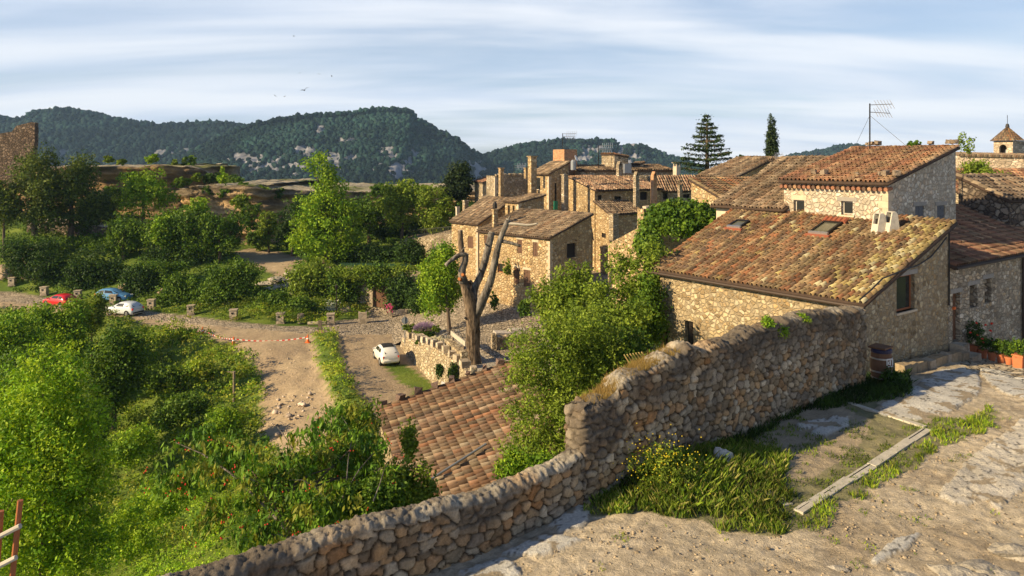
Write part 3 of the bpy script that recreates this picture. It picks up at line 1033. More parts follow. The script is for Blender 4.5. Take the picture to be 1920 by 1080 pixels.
def tile_roof(parent, e0, e1, r0, r1, sp=0.22, tl=0.38, pal='old', palf=None, seg=4, slab=0.12, jit=0.012, name='roof', skip=None, loose=0):
    """barrel-tile roof plane. e0-e1 eave (low), r0-r1 upper edge. Tiles run from eave to ridge."""
    e0, e1, r0, r1 = [np.array(q, float) for q in (e0, e1, r0, r1)]
    wid = np.linalg.norm(e1 - e0)
    hgt = (np.linalg.norm(r0 - e0) + np.linalg.norm(r1 - e1)) / 2
    nc = max(3, int(round(wid / sp)))
    nr = max(2, int(round(hgt / tl)))
    nrm = np.cross(e1 - e0, r0 - e0)
    nrm /= np.linalg.norm(nrm)
    if nrm[2] < 0:
        nrm = -nrm
    side = (e1 - e0) / wid
    U, Vr = np.meshgrid((np.arange(nc) + 0.5) / nc, np.arange(nr))
    u, k = U.ravel(), Vr.ravel()
    if skip is not None:
        m_ = ~skip(u, (k + 0.5) / nr)
        u, k = u[m_], k[m_]
    n = len(u)
    v0 = k / nr
    v1 = (k + 1.12) / nr

    def pt(uu, vv):
        return (e0 * (1 - uu)[:, None] + e1 * uu[:, None]) * (1 - vv)[:, None] + (r0 * (1 - uu)[:, None] + r1 * uu[:, None]) * vv[:, None]
    A = pt(u, v0)
    Bv = pt(u, np.minimum(v1, 1.0 + 0.3 / nr))
    if pal in ('old', 'mix'):
        jit = 0.03
        A = A + nrm * ((fbm(u * wid * 0.6, k * tl * 0.6, 7) - 0.47) * 0.22)[:, None]
        Bv = Bv + nrm * ((fbm(u * wid * 0.6, (k + 1) * tl * 0.6, 7) - 0.47) * 0.22)[:, None]
    ja = rng.normal(0, jit, (n, 1)) * side
    jb = rng.normal(0, jit, (n, 1)) * side
    ra = sp * 0.41 * (1 + rng.normal(0, 0.05, n))
    rb = sp * 0.35 * (1 + rng.normal(0, 0.05, n))
    lift = 0.035 + rng.uniform(0, 0.02, n)
    verts = []
    for (C, rad, lf, j) in ((A, ra, lift, ja), (Bv, rb, 0.0 * lift, jb)):
        for q in range(seg + 1):
            a = math.pi * q / seg
            verts.append(C + j + side * (math.cos(a) * rad)[:, None] + nrm * ((math.sin(a) * rad * 1.4 + lf)[:, None]))
    Vt = np.stack(verts, 1)            # n, 2*(seg+1), 3
    # inner thickness lip at the lower end
    lip = []
    for q in range(seg + 1):
        a = math.pi * q / seg
        lip.append(A + ja + side * (math.cos(a) * ra * 0.78)[:, None] + nrm * ((math.sin(a) * ra * 1.15 + lift)[:, None]))
    Vt = np.concatenate([Vt, np.stack(lip, 1)], 1)
    K = 3 * (seg + 1)
    b = (np.arange(n) * K)[:, None]
    fs = []
    for q in range(seg):
        fs.append(np.concatenate([b + q, b + q + 1, b + seg + 1 + q + 1, b + seg + 1 + q], 1))
        fs.append(np.concatenate([b + q + 1, b + q, b + 2 * (seg + 1) + q, b + 2 * (seg + 1) + q + 1], 1))
    Fc = np.concatenate(fs)
    pa = np.array(TPAL[pal])
    ci = rng.integers(0, len(pa), n)
    c = pa[ci]
    colm = pa[rng.integers(0, len(pa), nc)][np.round(u * nc - .5).astype(int)]
    c = (c * 0.42 + colm * 0.38 + pa.mean(0) * 0.2) * rng.uniform(0.68, 1.25, (n, 1)) * rng.uniform(0.72, 1.25, nc)[np.round(u * nc - .5).astype(int)][:, None]
    if palf is not None:
        c = palf(u, (k + .5) / nr, c)
    # lichen and soot patches that follow the roof surface
    pn = fbm(u * wid * 0.5, v0 * hgt * 0.5, int(rng.integers(1, 99)))
    c = c * (0.65 + 0.75 * pn)[:, None]
    colr = np.concatenate([c] * (2 * seg))
    V = Vt.reshape(-1, 3)
    dn = nrm * slab
    gu, gv = 14, 8
    UU, VV = np.meshgrid(np.linspace(0, 1, gu + 1), np.linspace(0, 1, gv + 1))
    top_ = pt(UU.ravel(), VV.ravel()) - nrm * 0.004
    o4 = len(V)
    V = np.concatenate([V, top_, top_ - nrm * slab])
    ii = (np.arange(gv)[:, None] * (gu + 1) + np.arange(gu)[None]).ravel()
    tf = np.c_[ii, ii + 1, ii + gu + 2, ii + gu + 1]
    off_ = (gu + 1) * (gv + 1)
    ring = [k for k in range(gu + 1)] + [(k + 1) * (gu + 1) + gu for k in range(gv)] + [gv * (gu + 1) + k for k in range(gu - 1, -1, -1)] + [k * (gu + 1) for k in range(gv - 1, 0, -1)]
    sf_ = [(ring[k], ring[k] + off_, ring[(k + 1) % len(ring)] + off_, ring[(k + 1) % len(ring)]) for k in range(len(ring))]
    sf = np.concatenate([tf, tf[:, ::-1] + off_, np.array(sf_)]) + o4
    Fc = np.concatenate([Fc, sf])
    colr = np.concatenate([colr, np.tile((0.1, 0.07, 0.05), (len(sf), 1))])
    mi = np.r_[np.zeros(len(Fc) - len(sf)), np.ones(len(sf))]
    root = parent
    while root.parent is not None:
        root = root.parent
    V = V - ORIG[root.name]
    me = mesh_np(name, V, Fc, [M['tile'], M['tilebase']], colr, mi)
    return link(name, me, parent)


def roof_frame(e0, e1, r0, r1):
    e0, e1, r0, r1 = [np.array(q, float) for q in (e0, e1, r0, r1)]
    nrm = np.cross(e1 - e0, r0 - e0)
    nrm /= np.linalg.norm(nrm)
    if nrm[2] < 0:
        nrm = -nrm
    return nrm


# ------------------------------------------------------------------ buildings
def wall_face(mb, p0, p1, zb, zt0, zt1, holes, inward, depth=0.22, m=0, mr=0):
    """upright wall from p0 to p1 (plan) with rectangular openings cut out, their reveals, sloping top"""
    p0, p1 = np.array(p0, float)[:2], np.array(p1, float)[:2]
    L = np.linalg.norm(p1 - p0)
    d = (p1 - p0) / L
    inw = np.array(inward, float)[:2]

    def W3(u, z, dep=0.0):
        q = p0 + d * u + inw * dep
        return (q[0], q[1], z)

    def top(u):
        return zt0 + (zt1 - zt0) * u / L
    us = sorted(set([0, L] + [min(max(q, 0), L) for hl in holes for q in hl[:2]]))
    for a, b in zip(us[:-1], us[1:]):
        if b - a < 1e-4:
            continue
        mid = (a + b) / 2
        hs = sorted([(hl[2], hl[3]) for hl in holes if hl[0] <= mid <= hl[1]])
        z = zb
        for (h0, h1) in hs:
            mb.add([W3(a, z), W3(b, z), W3(b, h0), W3(a, h0)], [(0, 1, 2, 3)], m=m)
            z = h1
        mb.add([W3(a, z), W3(b, z), W3(b, top(b)), W3(a, top(a))], [(0, 1, 2, 3)], m=m)
    for (a, b, h0, h1) in [hl[:4] for hl in holes]:
        for q in (((a, h0), (a, h1)), ((b, h1), (b, h0)), ((a, h1), (b, h1)), ((b, h0), (a, h0))):
            (ua, za), (ub, zb_) = q
            mb.add([W3(ua, za), W3(ub, zb_), W3(ub, zb_, depth), W3(ua, za, depth)], [(0, 1, 2, 3)], m=mr)


def hit(px, O, d):
    """distance along plan line O + t d where it is seen at column px"""
    k = (px - CX) / F
    return (k * O[1] - O[0]) / (d[0] - k * d[1])


AL, BR = np.array((-0.587, 0.81)), np.array((0.81, 0.587))


def dirs(ang):
    """ang: bearing of the right-hand face, degrees from +x"""
    b = np.array((math.cos(R(ang)), math.sin(R(ang))))
    a = np.array((-b[1], b[0]))
    return a, b


def openings(t, O, d, inw, specs, depth=0.22):
    """specs: (px0,py0,px1,py1,kind). returns hole list; builds the window / door parts inside them"""
    holes = []
    for sp_ in specs:
        x0, y0, x1, y1, kind = sp_[:5]
        u0, u1 = hit(x0, O, d), hit(x1, O, d)
        if u0 > u1:
            u0, u1 = u1, u0
        um = (u0 + u1) / 2
        D = O[1] + d[1] * um
        z1, z0 = -(y0 - HY) * D / F, -(y1 - HY) * D / F
        holes.append((u0, u1, z0, z1))
        q0 = O + d * u0
        q1 = O + d * u1

        def at(u, z, dep):
            q = O + d * u + inw * dep
            return (q[0], q[1], z)

        def pane(a0, a1, b0, b1, dep, mb_, m=0, th=0.03):
            vs = [at(a0, b0, dep), at(a1, b0, dep), at(a1, b1, dep), at(a0, b1, dep), at(a0, b0, dep + th), at(a1, b0, dep + th), at(a1, b1, dep + th), at(a0, b1, dep + th)]
            mb_.add(vs, [(0, 1, 2, 3), (7, 6, 5, 4), (0, 4, 5, 1), (1, 5, 6, 2), (2, 6, 7, 3), (3, 7, 4, 0)], m=m)
        w_ = u1 - u0
        hgt = z1 - z0
        if kind in ('shutter', 'greyshutter', 'door', 'browndoor'):
            mt = {'shutter': M['shutterbrown'], 'greyshutter': M['shuttergrey'], 'door': M['brownwood'], 'browndoor': M['redwood']}[kind]
            nm = 'door' if 'door' in kind else 'shutter'
            mb_ = MB()
            dep = 0.05 if nm == 'shutter' else 0.16
            nb = 2
            for i in range(nb):
                a0 = u0 + w_ * i / nb + 0.01
                a1 = u0 + w_ * (i + 1) / nb - 0.01
                pane(a0, a1, z0 + 0.01, z1 - 0.01, dep, mb_)
                for f_ in (0.12, 0.5, 0.85):
                    zz_ = z0 + hgt * f_
                    pane(a0 + 0.02, a1 - 0.02, zz_ - 0.04, zz_ + 0.04, dep - 0.025, mb_, th=0.024)
            mb_.build(nm, mt, t)
        elif kind == 'dark':
            mb_ = MB()
            pane(u0, u1, z0, z1, depth - 0.01, mb_, th=0.02)
            w = mb_.build('window', M['dark'], t)
        else:
            fr = MB()
            fw = min(0.07, w_ * 0.14)
            dep = 0.14
            pane(u0, u0 + fw, z0, z1, dep, fr)
            pane(u1 - fw, u1, z0, z1, dep, fr)
            pane(u0 + fw, u1 - fw, z0, z0 + fw, dep, fr)
            pane(u0 + fw, u1 - fw, z1 - fw, z1, dep, fr)
            if kind == 'glass2':
                um_ = (u0 + u1) / 2
                pane(um_ - fw / 2, um_ + fw / 2, z0 + fw, z1 - fw, dep - 0.004, fr)
            fmt = M['redwood'] if kind == 'woodwin' else (M['palewood'] if kind == 'glass' else M['brownwood'])
            w = fr.build('window', fmt, t)
            g = MB()
            pane(u0 + fw, u1 - fw, z0 + fw, z1 - fw, dep + 0.02, g, th=0.01)
            g.build('pane', M['glass'], w)
        if 'lintel' in sp_[5:]:
            mb_ = MB()
            pane(u0 - 0.18, u1 + 0.18, z1, z1 + 0.17, -0.02, mb_, th=0.3)
            mb_.build('lintel', M['lintel'], t)
        if 'plintel' in sp_[5:]:
            mb_ = MB()
            pane(u0 - 0.12, u1 + 0.12, z1, z1 + 0.22, -0.02, mb_, th=0.2)
            mb_.build('lintel', M['quoin'], t)
        if 'sill' in sp_[5:]:
            mb_ = MB()
            pane(u0 - 0.08, u1 + 0.08, z0 - 0.08, z0, -0.07, mb_, th=0.3)
            mb_.build('sill', M['quoin'], t)
    return holes


def block(name, label, px0, D0, py_eave, pxl, pxr, py_top, zb, ang=36, slope='R', stone='stone_far', pal='old', sp=0.3, tl=0.45,
          left=(), right=(), over=0.25, roof=True, cat='house', group=None, seg=3, t=None, quoin=True, palf=None, roofm=True, ztop=None, seam=None, skip=None, rover=None, bover=0.1, twist=0.0):
    """monopitch house. near corner seen at column px0, distance D0. left (sunlit) face runs back-left to column pxl,
    right face runs back-right to column pxr. slope 'R': eave on the left face, rising along the right face;
    slope 'L': eave on the right face, rising along the left face."""
    a, b = dirs(ang)
    O = np.array(((px0 - CX) * D0 / F, D0))
    L = hit(pxl, O, a)
    Wd = hit(pxr, O, b)
    ze = -(py_eave - HY) * D0 / F
    if slope == 'R':
        Q = O + b * Wd
    else:
        Q = O + a * L
    zr = ztop if ztop is not None else -(py_top - HY) * Q[1] / F
    if t is None:
        t = thing(name, label, cat, (O[0], O[1], zb), group)
    hl = openings(t, O, a, b, left)
    hr = openings(t, O, b, a, right)
    mb = MB()
    z00 = ze
    z10 = zr if slope == 'L' else ze      # at a*L
    z01 = zr if slope == 'R' else ze      # at b*W
    z11 = zr
    A_, B_, C_, D_ = O, O + a * L, O + a * L + b * Wd, O + b * Wd
    wall_face(mb, A_, B_, zb, z00, z10, hl, b)
    wall_face(mb, A_, D_, zb, z00, z01, hr, a)
    wall_face(mb, B_, C_, zb, z10, z11, [], b)
    wall_face(mb, D_, C_, zb, z01, z11, [], b)
    mb.build('wall', M[stone], t)
    if quoin:
        mq = MB()
        z = zb
        i = 0
        while z < ze - 0.3:
            hh_ = random.uniform(0.24, 0.36)
            la, lb = (0.42, 0.24) if i % 2 else (0.24, 0.42)
            c = O + a * (la / 2 - 0.015) + b * (lb / 2 - 0.015)
            mq.box((c[0], c[1], z + hh_ / 2 - 0.006), (lb, la, hh_ - 0.012), rz=R(ang), col=(1, 1, 1))
            z += hh_
            i += 1
        mq.build('cornerstone', M['quoin'], t)
    if roof:
        ov = over
        ro = over if rover is None else rover
        if slope == 'R':
            k = (zr - ze) / Wd
            e0 = O - b * ov - a * ro
            e1 = O + a * (L + bover) - b * ov
            r0 = O - a * ro + b * (Wd + bover)
            r1 = O + a * (L + bover) + b * (Wd + bover)
            zl, zh = ze - k * ov + 0.13, zr + k * bover + 0.13
        else:
            k = (zr - ze) / L
            e0 = O - a * ov - b * ro
            e1 = O + b * (Wd + bover) - a * ov
            r0 = O - b * ro + a * (L + bover)
            r1 = O + b * (Wd + bover) + a * (L + bover)
            zl, zh = ze - k * ov + 0.13, zr + k * bover + 0.13
        q = [np.r_[e0, zl], np.r_[e1, zl], np.r_[r0, zh], np.r_[r1, zh + twist]]
        rf = tile_roof(t, *q, sp=sp, tl=tl, pal=pal, seg=seg, palf=palf, skip=skip)
        t_quad[t.name] = q
    return t


t_quad = {}
TWIST = {}


def chimney(label, px, py_top, py_bot, w, D, mt='stone_far2', style='gable', parent=None, rz=0.6, bake=None):
    p = P(px, py_bot, D)
    hgt = (py_bot - py_top) * D / F + 0.3
    z0 = p[2] - 0.3
    ww = w * D / F
    cx, cy = p[0], p[1]
    t = parent
    mb = MB()
    if style == 'gable':
        mb.box((cx, cy, z0 + (hgt - ww * 0.9) / 2), (ww, ww * 0.8, hgt - ww * 0.9), rz, jit=0.015)
        zt = z0 + hgt - ww * 0.9
        ca, sa = math.cos(rz), math.sin(rz)

        def r2(x, y):
            return (cx + x * ca - y * sa, cy + x * sa + y * ca)
        # gabled cap on two sides with an open smoke hole
        for sgn in (-1, 1):
            mb.obox((*r2(sgn * ww * 0.42, 0), zt - 0.02), (*r2(0, 0), zt + ww * 0.8), ww * 0.85, 0.08)
        for sgn in (-1, 1):
            mb.box((*r2(sgn * ww * 0.4, 0), zt + ww * 0.1), (ww * 0.14, ww * 0.7, ww * 0.3), rz)
        mb.box((cx, cy, zt + ww * 0.16), (ww * 0.3, ww * 0.3, ww * 0.3), rz, m=1)
    elif style == 'flat':
        mb.box((cx, cy, z0 + hgt / 2), (ww, ww * 0.8, hgt), rz, jit=0.015)
        mb.box((cx, cy, z0 + hgt + 0.05), (ww * 1.25, ww * 1.05, 0.1), rz)
        mb.box((cx, cy, z0 + hgt + 0.102), (ww * 0.6, ww * 0.45, 0.02), rz, m=1)
    else:
        mb.box((cx, cy, z0 + hgt / 2), (ww, ww * 0.8, hgt), rz, jit=0.02)
        for i, j in ((-1, -1), (1, -1), (1, 1), (-1, 1)):
            ca, sa = math.cos(rz), math.sin(rz)
            x, y = i * ww * 0.38, j * ww * 0.28
            mb.box((cx + x * ca - y * sa, cy + x * sa + y * ca, z0 + hgt + 0.2), (ww * 0.16, ww * 0.16, 0.4), rz)
        mb.box((cx, cy, z0 + hgt + 0.45), (ww * 1.3, ww * 1.1, 0.1), rz)
    o = mb.build('chimney', [M[mt], M['dark']], parent)
    if label:
        o['label'] = label
    return o


exec_order = []
# ---- main house with the big tiled roof
ZB = -9.6


def main_pal(u, v, c):
    pl = np.array(TPAL['pale'])
    k = rng.random(len(u)) < np.clip(1.12 - u * 4.6 + rng.normal(0, 0.12, len(u)), 0.05, 1)
    cc = c.copy()
    cc[k] = pl[rng.integers(0, len(pl), k.sum())] * rng.uniform(0.8, 1.2, (k.sum(), 1))
    return cc


MA, MBd = dirs(35.9)
MO = np.array((11.84, 24.6))
block('stone_house', 'large stone house with broad roof of mixed red and yellow tiles and two skylights', 1620, 24.6, 572, 1238, 1778, 432, ZB, 35.9, 'R', 'stone_main', 'main', 0.205, 0.33,
      left=[(1284, 602, 1300, 655, 'dark'), (1218 + 25, 612, 1252, 660, 'dark')], right=[(1681, 516, 1715, 583, 'woodwin', 'lintel', 'sill')], over=0.22, rover=0.12, seg=5, palf=main_pal, quoin=False, bover=0.5, twist=0.42)
main = bpy.data.objects['stone_house']
mq = t_quad[main.name]
mn = roof_frame(*mq)
me0, me1, mr0, mr1 = mq


def on_roof(px, py, quad, up=0.0):
    """point of the (slightly twisted) roof surface seen at (px,py)"""
    e0, e1, r0, r1 = quad
    U, V_ = np.meshgrid(np.linspace(0, 1, 400), np.linspace(0, 1, 300))
    u, v = U.ravel()[:, None], V_.ravel()[:, None]
    q = (e0 * (1 - u) + e1 * u) * (1 - v) + (r0 * (1 - u) + r1 * u) * v
    x, y = proj(q)
    i = np.argmin((x - px) ** 2 + (y - py) ** 2)
    return q[i] + roof_frame(*quad) * up


# gutter under the eave
mb = MB()
sd_ = (me1 - me0) / np.linalg.norm(me1 - me0)
mb.tube([me0 - sd_ * 0.05 + np.array((-.06, -.04, -0.10)), me1 + np.array((-.06, -.04, -0.10))], 0.065, 8)
mb.tube([me0 + sd_ * 0.6 + np.array((-.06, -.04, -0.16)), me0 + sd_ * 0.6 + np.array((.06, .06, -0.45)), me0 + sd_ * 0.6 + np.array((.12, .10, -0.75))], 0.03, 6)
mb.build('gutter', M['gutter'], main)
# cable sagging along the gable
mb = MB()
cab = [(1775, 445), (1762, 462), (1745, 482), (1722, 497), (1690, 508), (1655, 522), (1632, 545), (1612, 562)]
gp = []
for (x, y) in cab:
    t_ = hit(x, MO - MA * 0.13, MBd)
    q = MO - MA * 0.13 + MBd * t_
    gp.append((q[0], q[1], -(y - HY) * q[1] / F))
mb.tube(gp, 0.028, 5)
q = MO + MBd * (hit(1777, MO, MBd)) - MA * 0.05
mb.tube([(q[0], q[1], -2.75), (q[0], q[1], -5.6)], 0.03, 5)
mb.build('cable', M['iron'], main)


def skylight(pa, up, wd, hg, red):
    """pa: centre on the roof plane (3D)"""
    right_ = (me1 - me0) / np.linalg.norm(me1 - me0)
    upv = np.cross(mn, right_)
    upv = upv / np.linalg.norm(upv)
    if upv[2] < 0:
        upv = -upv
    fr = MB()
    c = np.array(pa)

    def q3(u, v, w_):
        return c + right_ * u + upv * v + mn * w_

    def slab_(u0, u1, v0, v1, w0, w1, mb_, m=0, col=(1, 1, 1)):
        vs = [q3(u0, v0, w0), q3(u1, v0, w0), q3(u1, v1, w0), q3(u0, v1, w0), q3(u0, v0, w1), q3(u1, v0, w1), q3(u1, v1, w1), q3(u0, v1, w1)]
        mb_.add(vs, [(3, 2, 1, 0), (4, 5, 6, 7), (0, 1, 5, 4), (1, 2, 6, 5), (2, 3, 7, 6), (3, 0, 4, 7)], col, m)
    h_, w_ = hg / 2, wd / 2
    slab_(-w_, w_, -h_, -h_ + 0.12, 0.05, 0.22, fr, 0)
    slab_(-w_, w_, h_ - 0.1, h_, 0.05, 0.22, fr, 1)
    slab_(-w_, -w_ + 0.09, -h_ + 0.12, h_ - 0.1, 0.05, 0.22, fr, 1)
    slab_(w_ - 0.09, w_, -h_ + 0.12, h_ - 0.1, 0.05, 0.22, fr, 1)
    slab_(-w_ - 0.12, w_ + 0.12, -h_ - 0.13, -h_ - 0.003, 0.04, 0.14, fr, 2)
    if red:
        for k in range(5):
            x = -w_ - 0.1 + (wd + 0.2) * (k + 0.5) / 5
            fr.tube([q3(x, h_ + 0.02, 0.16), q3(x, h_ + 0.3, 0.2)], 0.11, 8, m=2)
    s = fr.build('skylight', [M['steel'], M['iron'], M['redtile']], main)
    g = MB()
    slab_(-w_ + 0.09, w_ - 0.09, -h_ + 0.12, h_ - 0.1, 0.12, 0.17, g)
    g.build('pane', M['skyglass'], s)


skylight(on_roof(1549, 434, mq), 0, 0.85, 1.25, True)
skylight(on_roof(1386, 426, mq), 0, 0.72, 0.8, False)
for (px, py, d_) in ((1648, 436, 0), (1671, 434, 0)):
    p = on_roof(px, py, mq)
    mb = MB()
    w_ = 0.19
    rz = R(12)
    ca, sa = math.cos(rz), math.sin(rz)
    prof = [(-0.40, -0.25), (0.40, -0.25), (0.30, 0.28), (0.21, 0.70), (0.06, 0.80), (-0.13, 0.76), (-0.24, 0.36)]
    # open hood: two cheeks and a curved shell
    for yy in ((-w_, -w_ + 0.06), (w_ - 0.06, w_)):
        vs = []
        for y in yy:
            for (x, z) in prof:
                x *= 0.72
                vs.append((p[0] + x * ca - y * sa, p[1] + x * sa + y * ca, p[2] + z))
        n_ = len(prof)
        mb.add(vs, [tuple(range(n_))[::-1], tuple(range(n_, 2 * n_))] + [(i, (i + 1) % n_, n_ + (i + 1) % n_, n_ + i) for i in range(n_)])
    for i, (i0, i1) in enumerate(((1, 2), (2, 3), (3, 4), (4, 5), (5, 6), (6, 0))):
        (x0, z0), (x1, z1) = prof[i0], prof[i1]
        if i0 == 5:
            continue
        vs = []
        for (x, z) in ((x0, z0), (x1, z1)):
            for y in (-w_ + 0.06, w_ - 0.06):
                xx = x * 0.72
                vs.append((p[0] + xx * ca - y * sa, p[1] + xx * sa + y * ca, p[2] + z - 0.002))
        mb.add(vs, [(0, 1, 3, 2)])
    mb.box((p[0], p[1], p[2] + 0.3), (0.12, w_ * 1.7, 0.5), rz, m=1)
    mb.build('chimney', [M['concrete'], M['dark']], main)

# ---- upper house
upq = block('stone_house', 'upper cream stone house with two small windows above the big tiled roof', 1665, 29.8, 346, 1470, 1792, 281, -4.6, 35.9, 'R', 'stone_upper', 'red', 0.2, 0.33,
            left=[(1488, 375, 1508, 399, 'glass', 'plintel', 'sill'), (1577, 377, 1599, 403, 'glass', 'lintel', 'sill')],
            right=[(1716, 386, 1733, 424, 'greyshutter', 'lintel'), (1757, 385, 1772, 424, 'greyshutter', 'lintel')], over=0.3, rover=0.14, seg=5)
uq = t_quad[upq.name]
# second row of corbel tiles under the upper eave
mb = MB()
e0, e1 = uq[0], uq[1]
ncb = 22
for i in range(ncb):
    f_ = (i + 0.5) / ncb
    c = e0 * (1 - f_) + e1 * f_
    bb = np.r_[MBd, 0.0]
    mb.tube([c + np.array((0, 0, -0.26)) + bb * 0.05, c + np.array((0, 0, -0.22)) + bb * 0.5], 0.085, 7, col=TPAL['red'][i % 5])
mb.build('corbel_tiles', M['tile'], upq)
# stones lying on the ridge and on the eave tiles
mb = MB()
for i in range(16):
    f_ = random.random()
    r_ = random.random()
    base_ = (uq[2] * (1 - f_) + uq[3] * f_) if i < 9 else ((uq[0] * (1 - f_) + uq[1] * f_) * 0.88 + 0.12 * (uq[2] * (1 - f_) + uq[3] * f_))
    s_ = random.uniform(0.12, 0.24)
    mb = MB()
    mb.box(base_ + np.array((0, 0, 0.12 + s_ / 2)), (s_ * 1.2, s_, s_ * 0.8), random.random() * 3, col=(0.24, 0.19, 0.14), jit=0.05)
    mb.build('weight_stone', M['rock'], upq)

# ---- left wing of the upper house
wing = block('stone_house', 'low side wing with old brown tiles over plastered wall beside upper cream house', 1477, 33.4, 393, 1343, 1600, 302, -4.4, 35.9, 'R', 'plaster', 'old', 0.215, 0.36, over=0.35, rover=0.0,
             quoin=False, seg=4, ztop=-0.02)

# ---- right house with door
RO = MO + MBd * (hit(1778, MO, MBd)) + MBd * 0.02
rl = 15.0
rt = thing('stone_house', 'right edge stone house with narrow doorway, dark red tiles and flower pots before it', 'house', (RO[0], RO[1], -8.5))
hR = openings(rt, RO, MBd, MA, [(1786, 549, 1800, 640, 'door', 'lintel'), (1818, 534, 1833, 577, 'dark', 'lintel'), (1846, 522, 1859, 568, 'dark', 'lintel')], 0.35)
mb = MB()
RE = RO + MBd * rl
zre = -4.15
wall_face(mb, RO, RE, -9.5, zre, zre, hR, MA, 0.35)
wall_face(mb, RO, RO + MA * 4.6, -9.5, zre, -2.55, [], MBd)
wall_face(mb, RE, RE + MA * 4.6, -9.5, zre, -2.55, [], MBd)
wall_face(mb, RO + MA * 4.6, RE + MA * 4.6, -9.5, -2.55, -2.55, [], MBd)
mb.build('wall', M['stone_right'], rt)
kk = (zre + 2.55) / -4.6
tile_roof(rt, np.r_[RO - MA * 0.25 + MBd * 0.02, zre + 0.13 - 0.09], np.r_[RE - MA * 0.25, zre + 0.13 - 0.09], np.r_[RO + MA * 4.6 + MBd * 0.02, -2.42], np.r_[RE + MA * 4.6, -2.42], 0.215, 0.36, 'red', seg=4)
mb = MB()
c0, c1 = RO - MA * 0.30, RE - MA * 0.3
mb.tube([(c0[0], c0[1], zre - 0.02), (c1[0], c1[1], zre - 0.02)], 0.05, 6)
q = RO + MBd * hit(1915, RO, MBd) - MA * 0.08
mb.tube([(q[0], q[1], zre - 0.05), (q[0], q[1], -8.6)], 0.055, 7)
mb.build('drainpipe', M['gutter'], rt)
mb = MB()
q = RO + MBd * 0.42 - MA * 0.22
mb.box((q[0], q[1], -7.35), (0.62, 0.5, 0.5), R(35.9), jit=0.03)
q2 = q - MA * 0.4 + MBd * 0.0
mb.box((q2[0], q2[1], -7.6), (0.75, 0.4, 0.34), R(35.9), jit=0.04)
mb.build('doorstep', M['stone_block'], rt)
mb = MB()
q = RO + MBd * hit(1786, RO, MBd) - MA * 0.06
mb.box((q[0], q[1], -5.75), (0.12, 0.08, 0.1), R(35.9))
mb.build('mailbox', M['orange'], rt)

# ---- ledge of stones at the foot of the gable
lt = MB()
for i in range(11):
    f_ = i / 10
    q = MO + MBd * (1.6 + 4.4 * f_) - MA * (0.45 + 0.1 * random.random())
    lt.box((q[0], q[1], tzz(q[0], q[1]) + 0.08), (0.45, 0.36, 0.5), R(35.9) + random.uniform(-.06, .06), col=random.choice([(0.36, 0.28, 0.18), (0.30, 0.24, 0.16), (0.38, 0.32, 0.24)]), jit=0.035)
o = lt.build('stone_ledge', M['rock'], None)
tag(o, 'low ledge of pale stone blocks along the foot of the big house gable', 'ledge')

# ---- dark wall tower behind the right house
block('stone_house', 'dark blotchy stone outbuilding with sloping top behind the right hand house roof', 1893, 36.2, 381, 1797, 1990, 420, -5.5, 20, 'L', 'stone_dark', 'old', 0.3, 0.45, over=0.05, quoin=False, ztop=-1.0)
# ---- roof further right
block('stone_house', 'farther house with a big dark tiled roof at the right edge below the church', 1850, 52, 393, 1735, 2060, 300, -6.5, 8, 'L', 'stone_far2', 'red', 0.3, 0.5, over=0.3, quoin=False, ztop=-0.95)
# nave of the church and bell tower
ct = thing('church', 'church with long sunlit nave wall and square bell tower with pyramid roof', 'church', (*P(1862, 300, 84)[:2], -5))
mb = MB()
NA, NB = np.array(((1796 - CX) * 80 / F, 80)), np.array(((2120 - CX) * 74 / F, 74))
wall_face(mb, NA, NB, -6, -(292 - HY) * 80 / F, -(300 - HY) * 74 / F, [], (0, 1))
wall_face(mb, NA, NA + np.array((0, 8)), -6, .47, .47, [], (1, 0))
mb.build('wall', M['church_stone'], ct)
mb = MB()
for i in range(70):
    f_ = (i + 0.5) / 70
    q = NA * (1 - f_) + NB * f_
    z = .47 * (1 - f_) + 0.0 * f_ + 0.06
    mb.tube([(q[0], q[1] - 0.25, z), (q[0], q[1] + 1.2, z + 0.25)], 0.17, 6, col=TPAL['old'][i % 5])
mb.build('eave_tiles', M['tile'], ct)
TO = np.array(((1899 - CX) * 86 / F, 86))
ta, tb = dirs(32)
tL = hit(1863, TO, ta)
tWd = tL
zt_ = -(264 - HY) * 86 / F
mbt = MB()


def arch_holes(O, d, pc, w, y0, y1):
    u = hit(pc, O, d)
    D = O[1] + d[1] * u
    return (u - w / 2, u + w / 2, -(y1 - HY) * D / F, -(y0 - HY) * D / F)


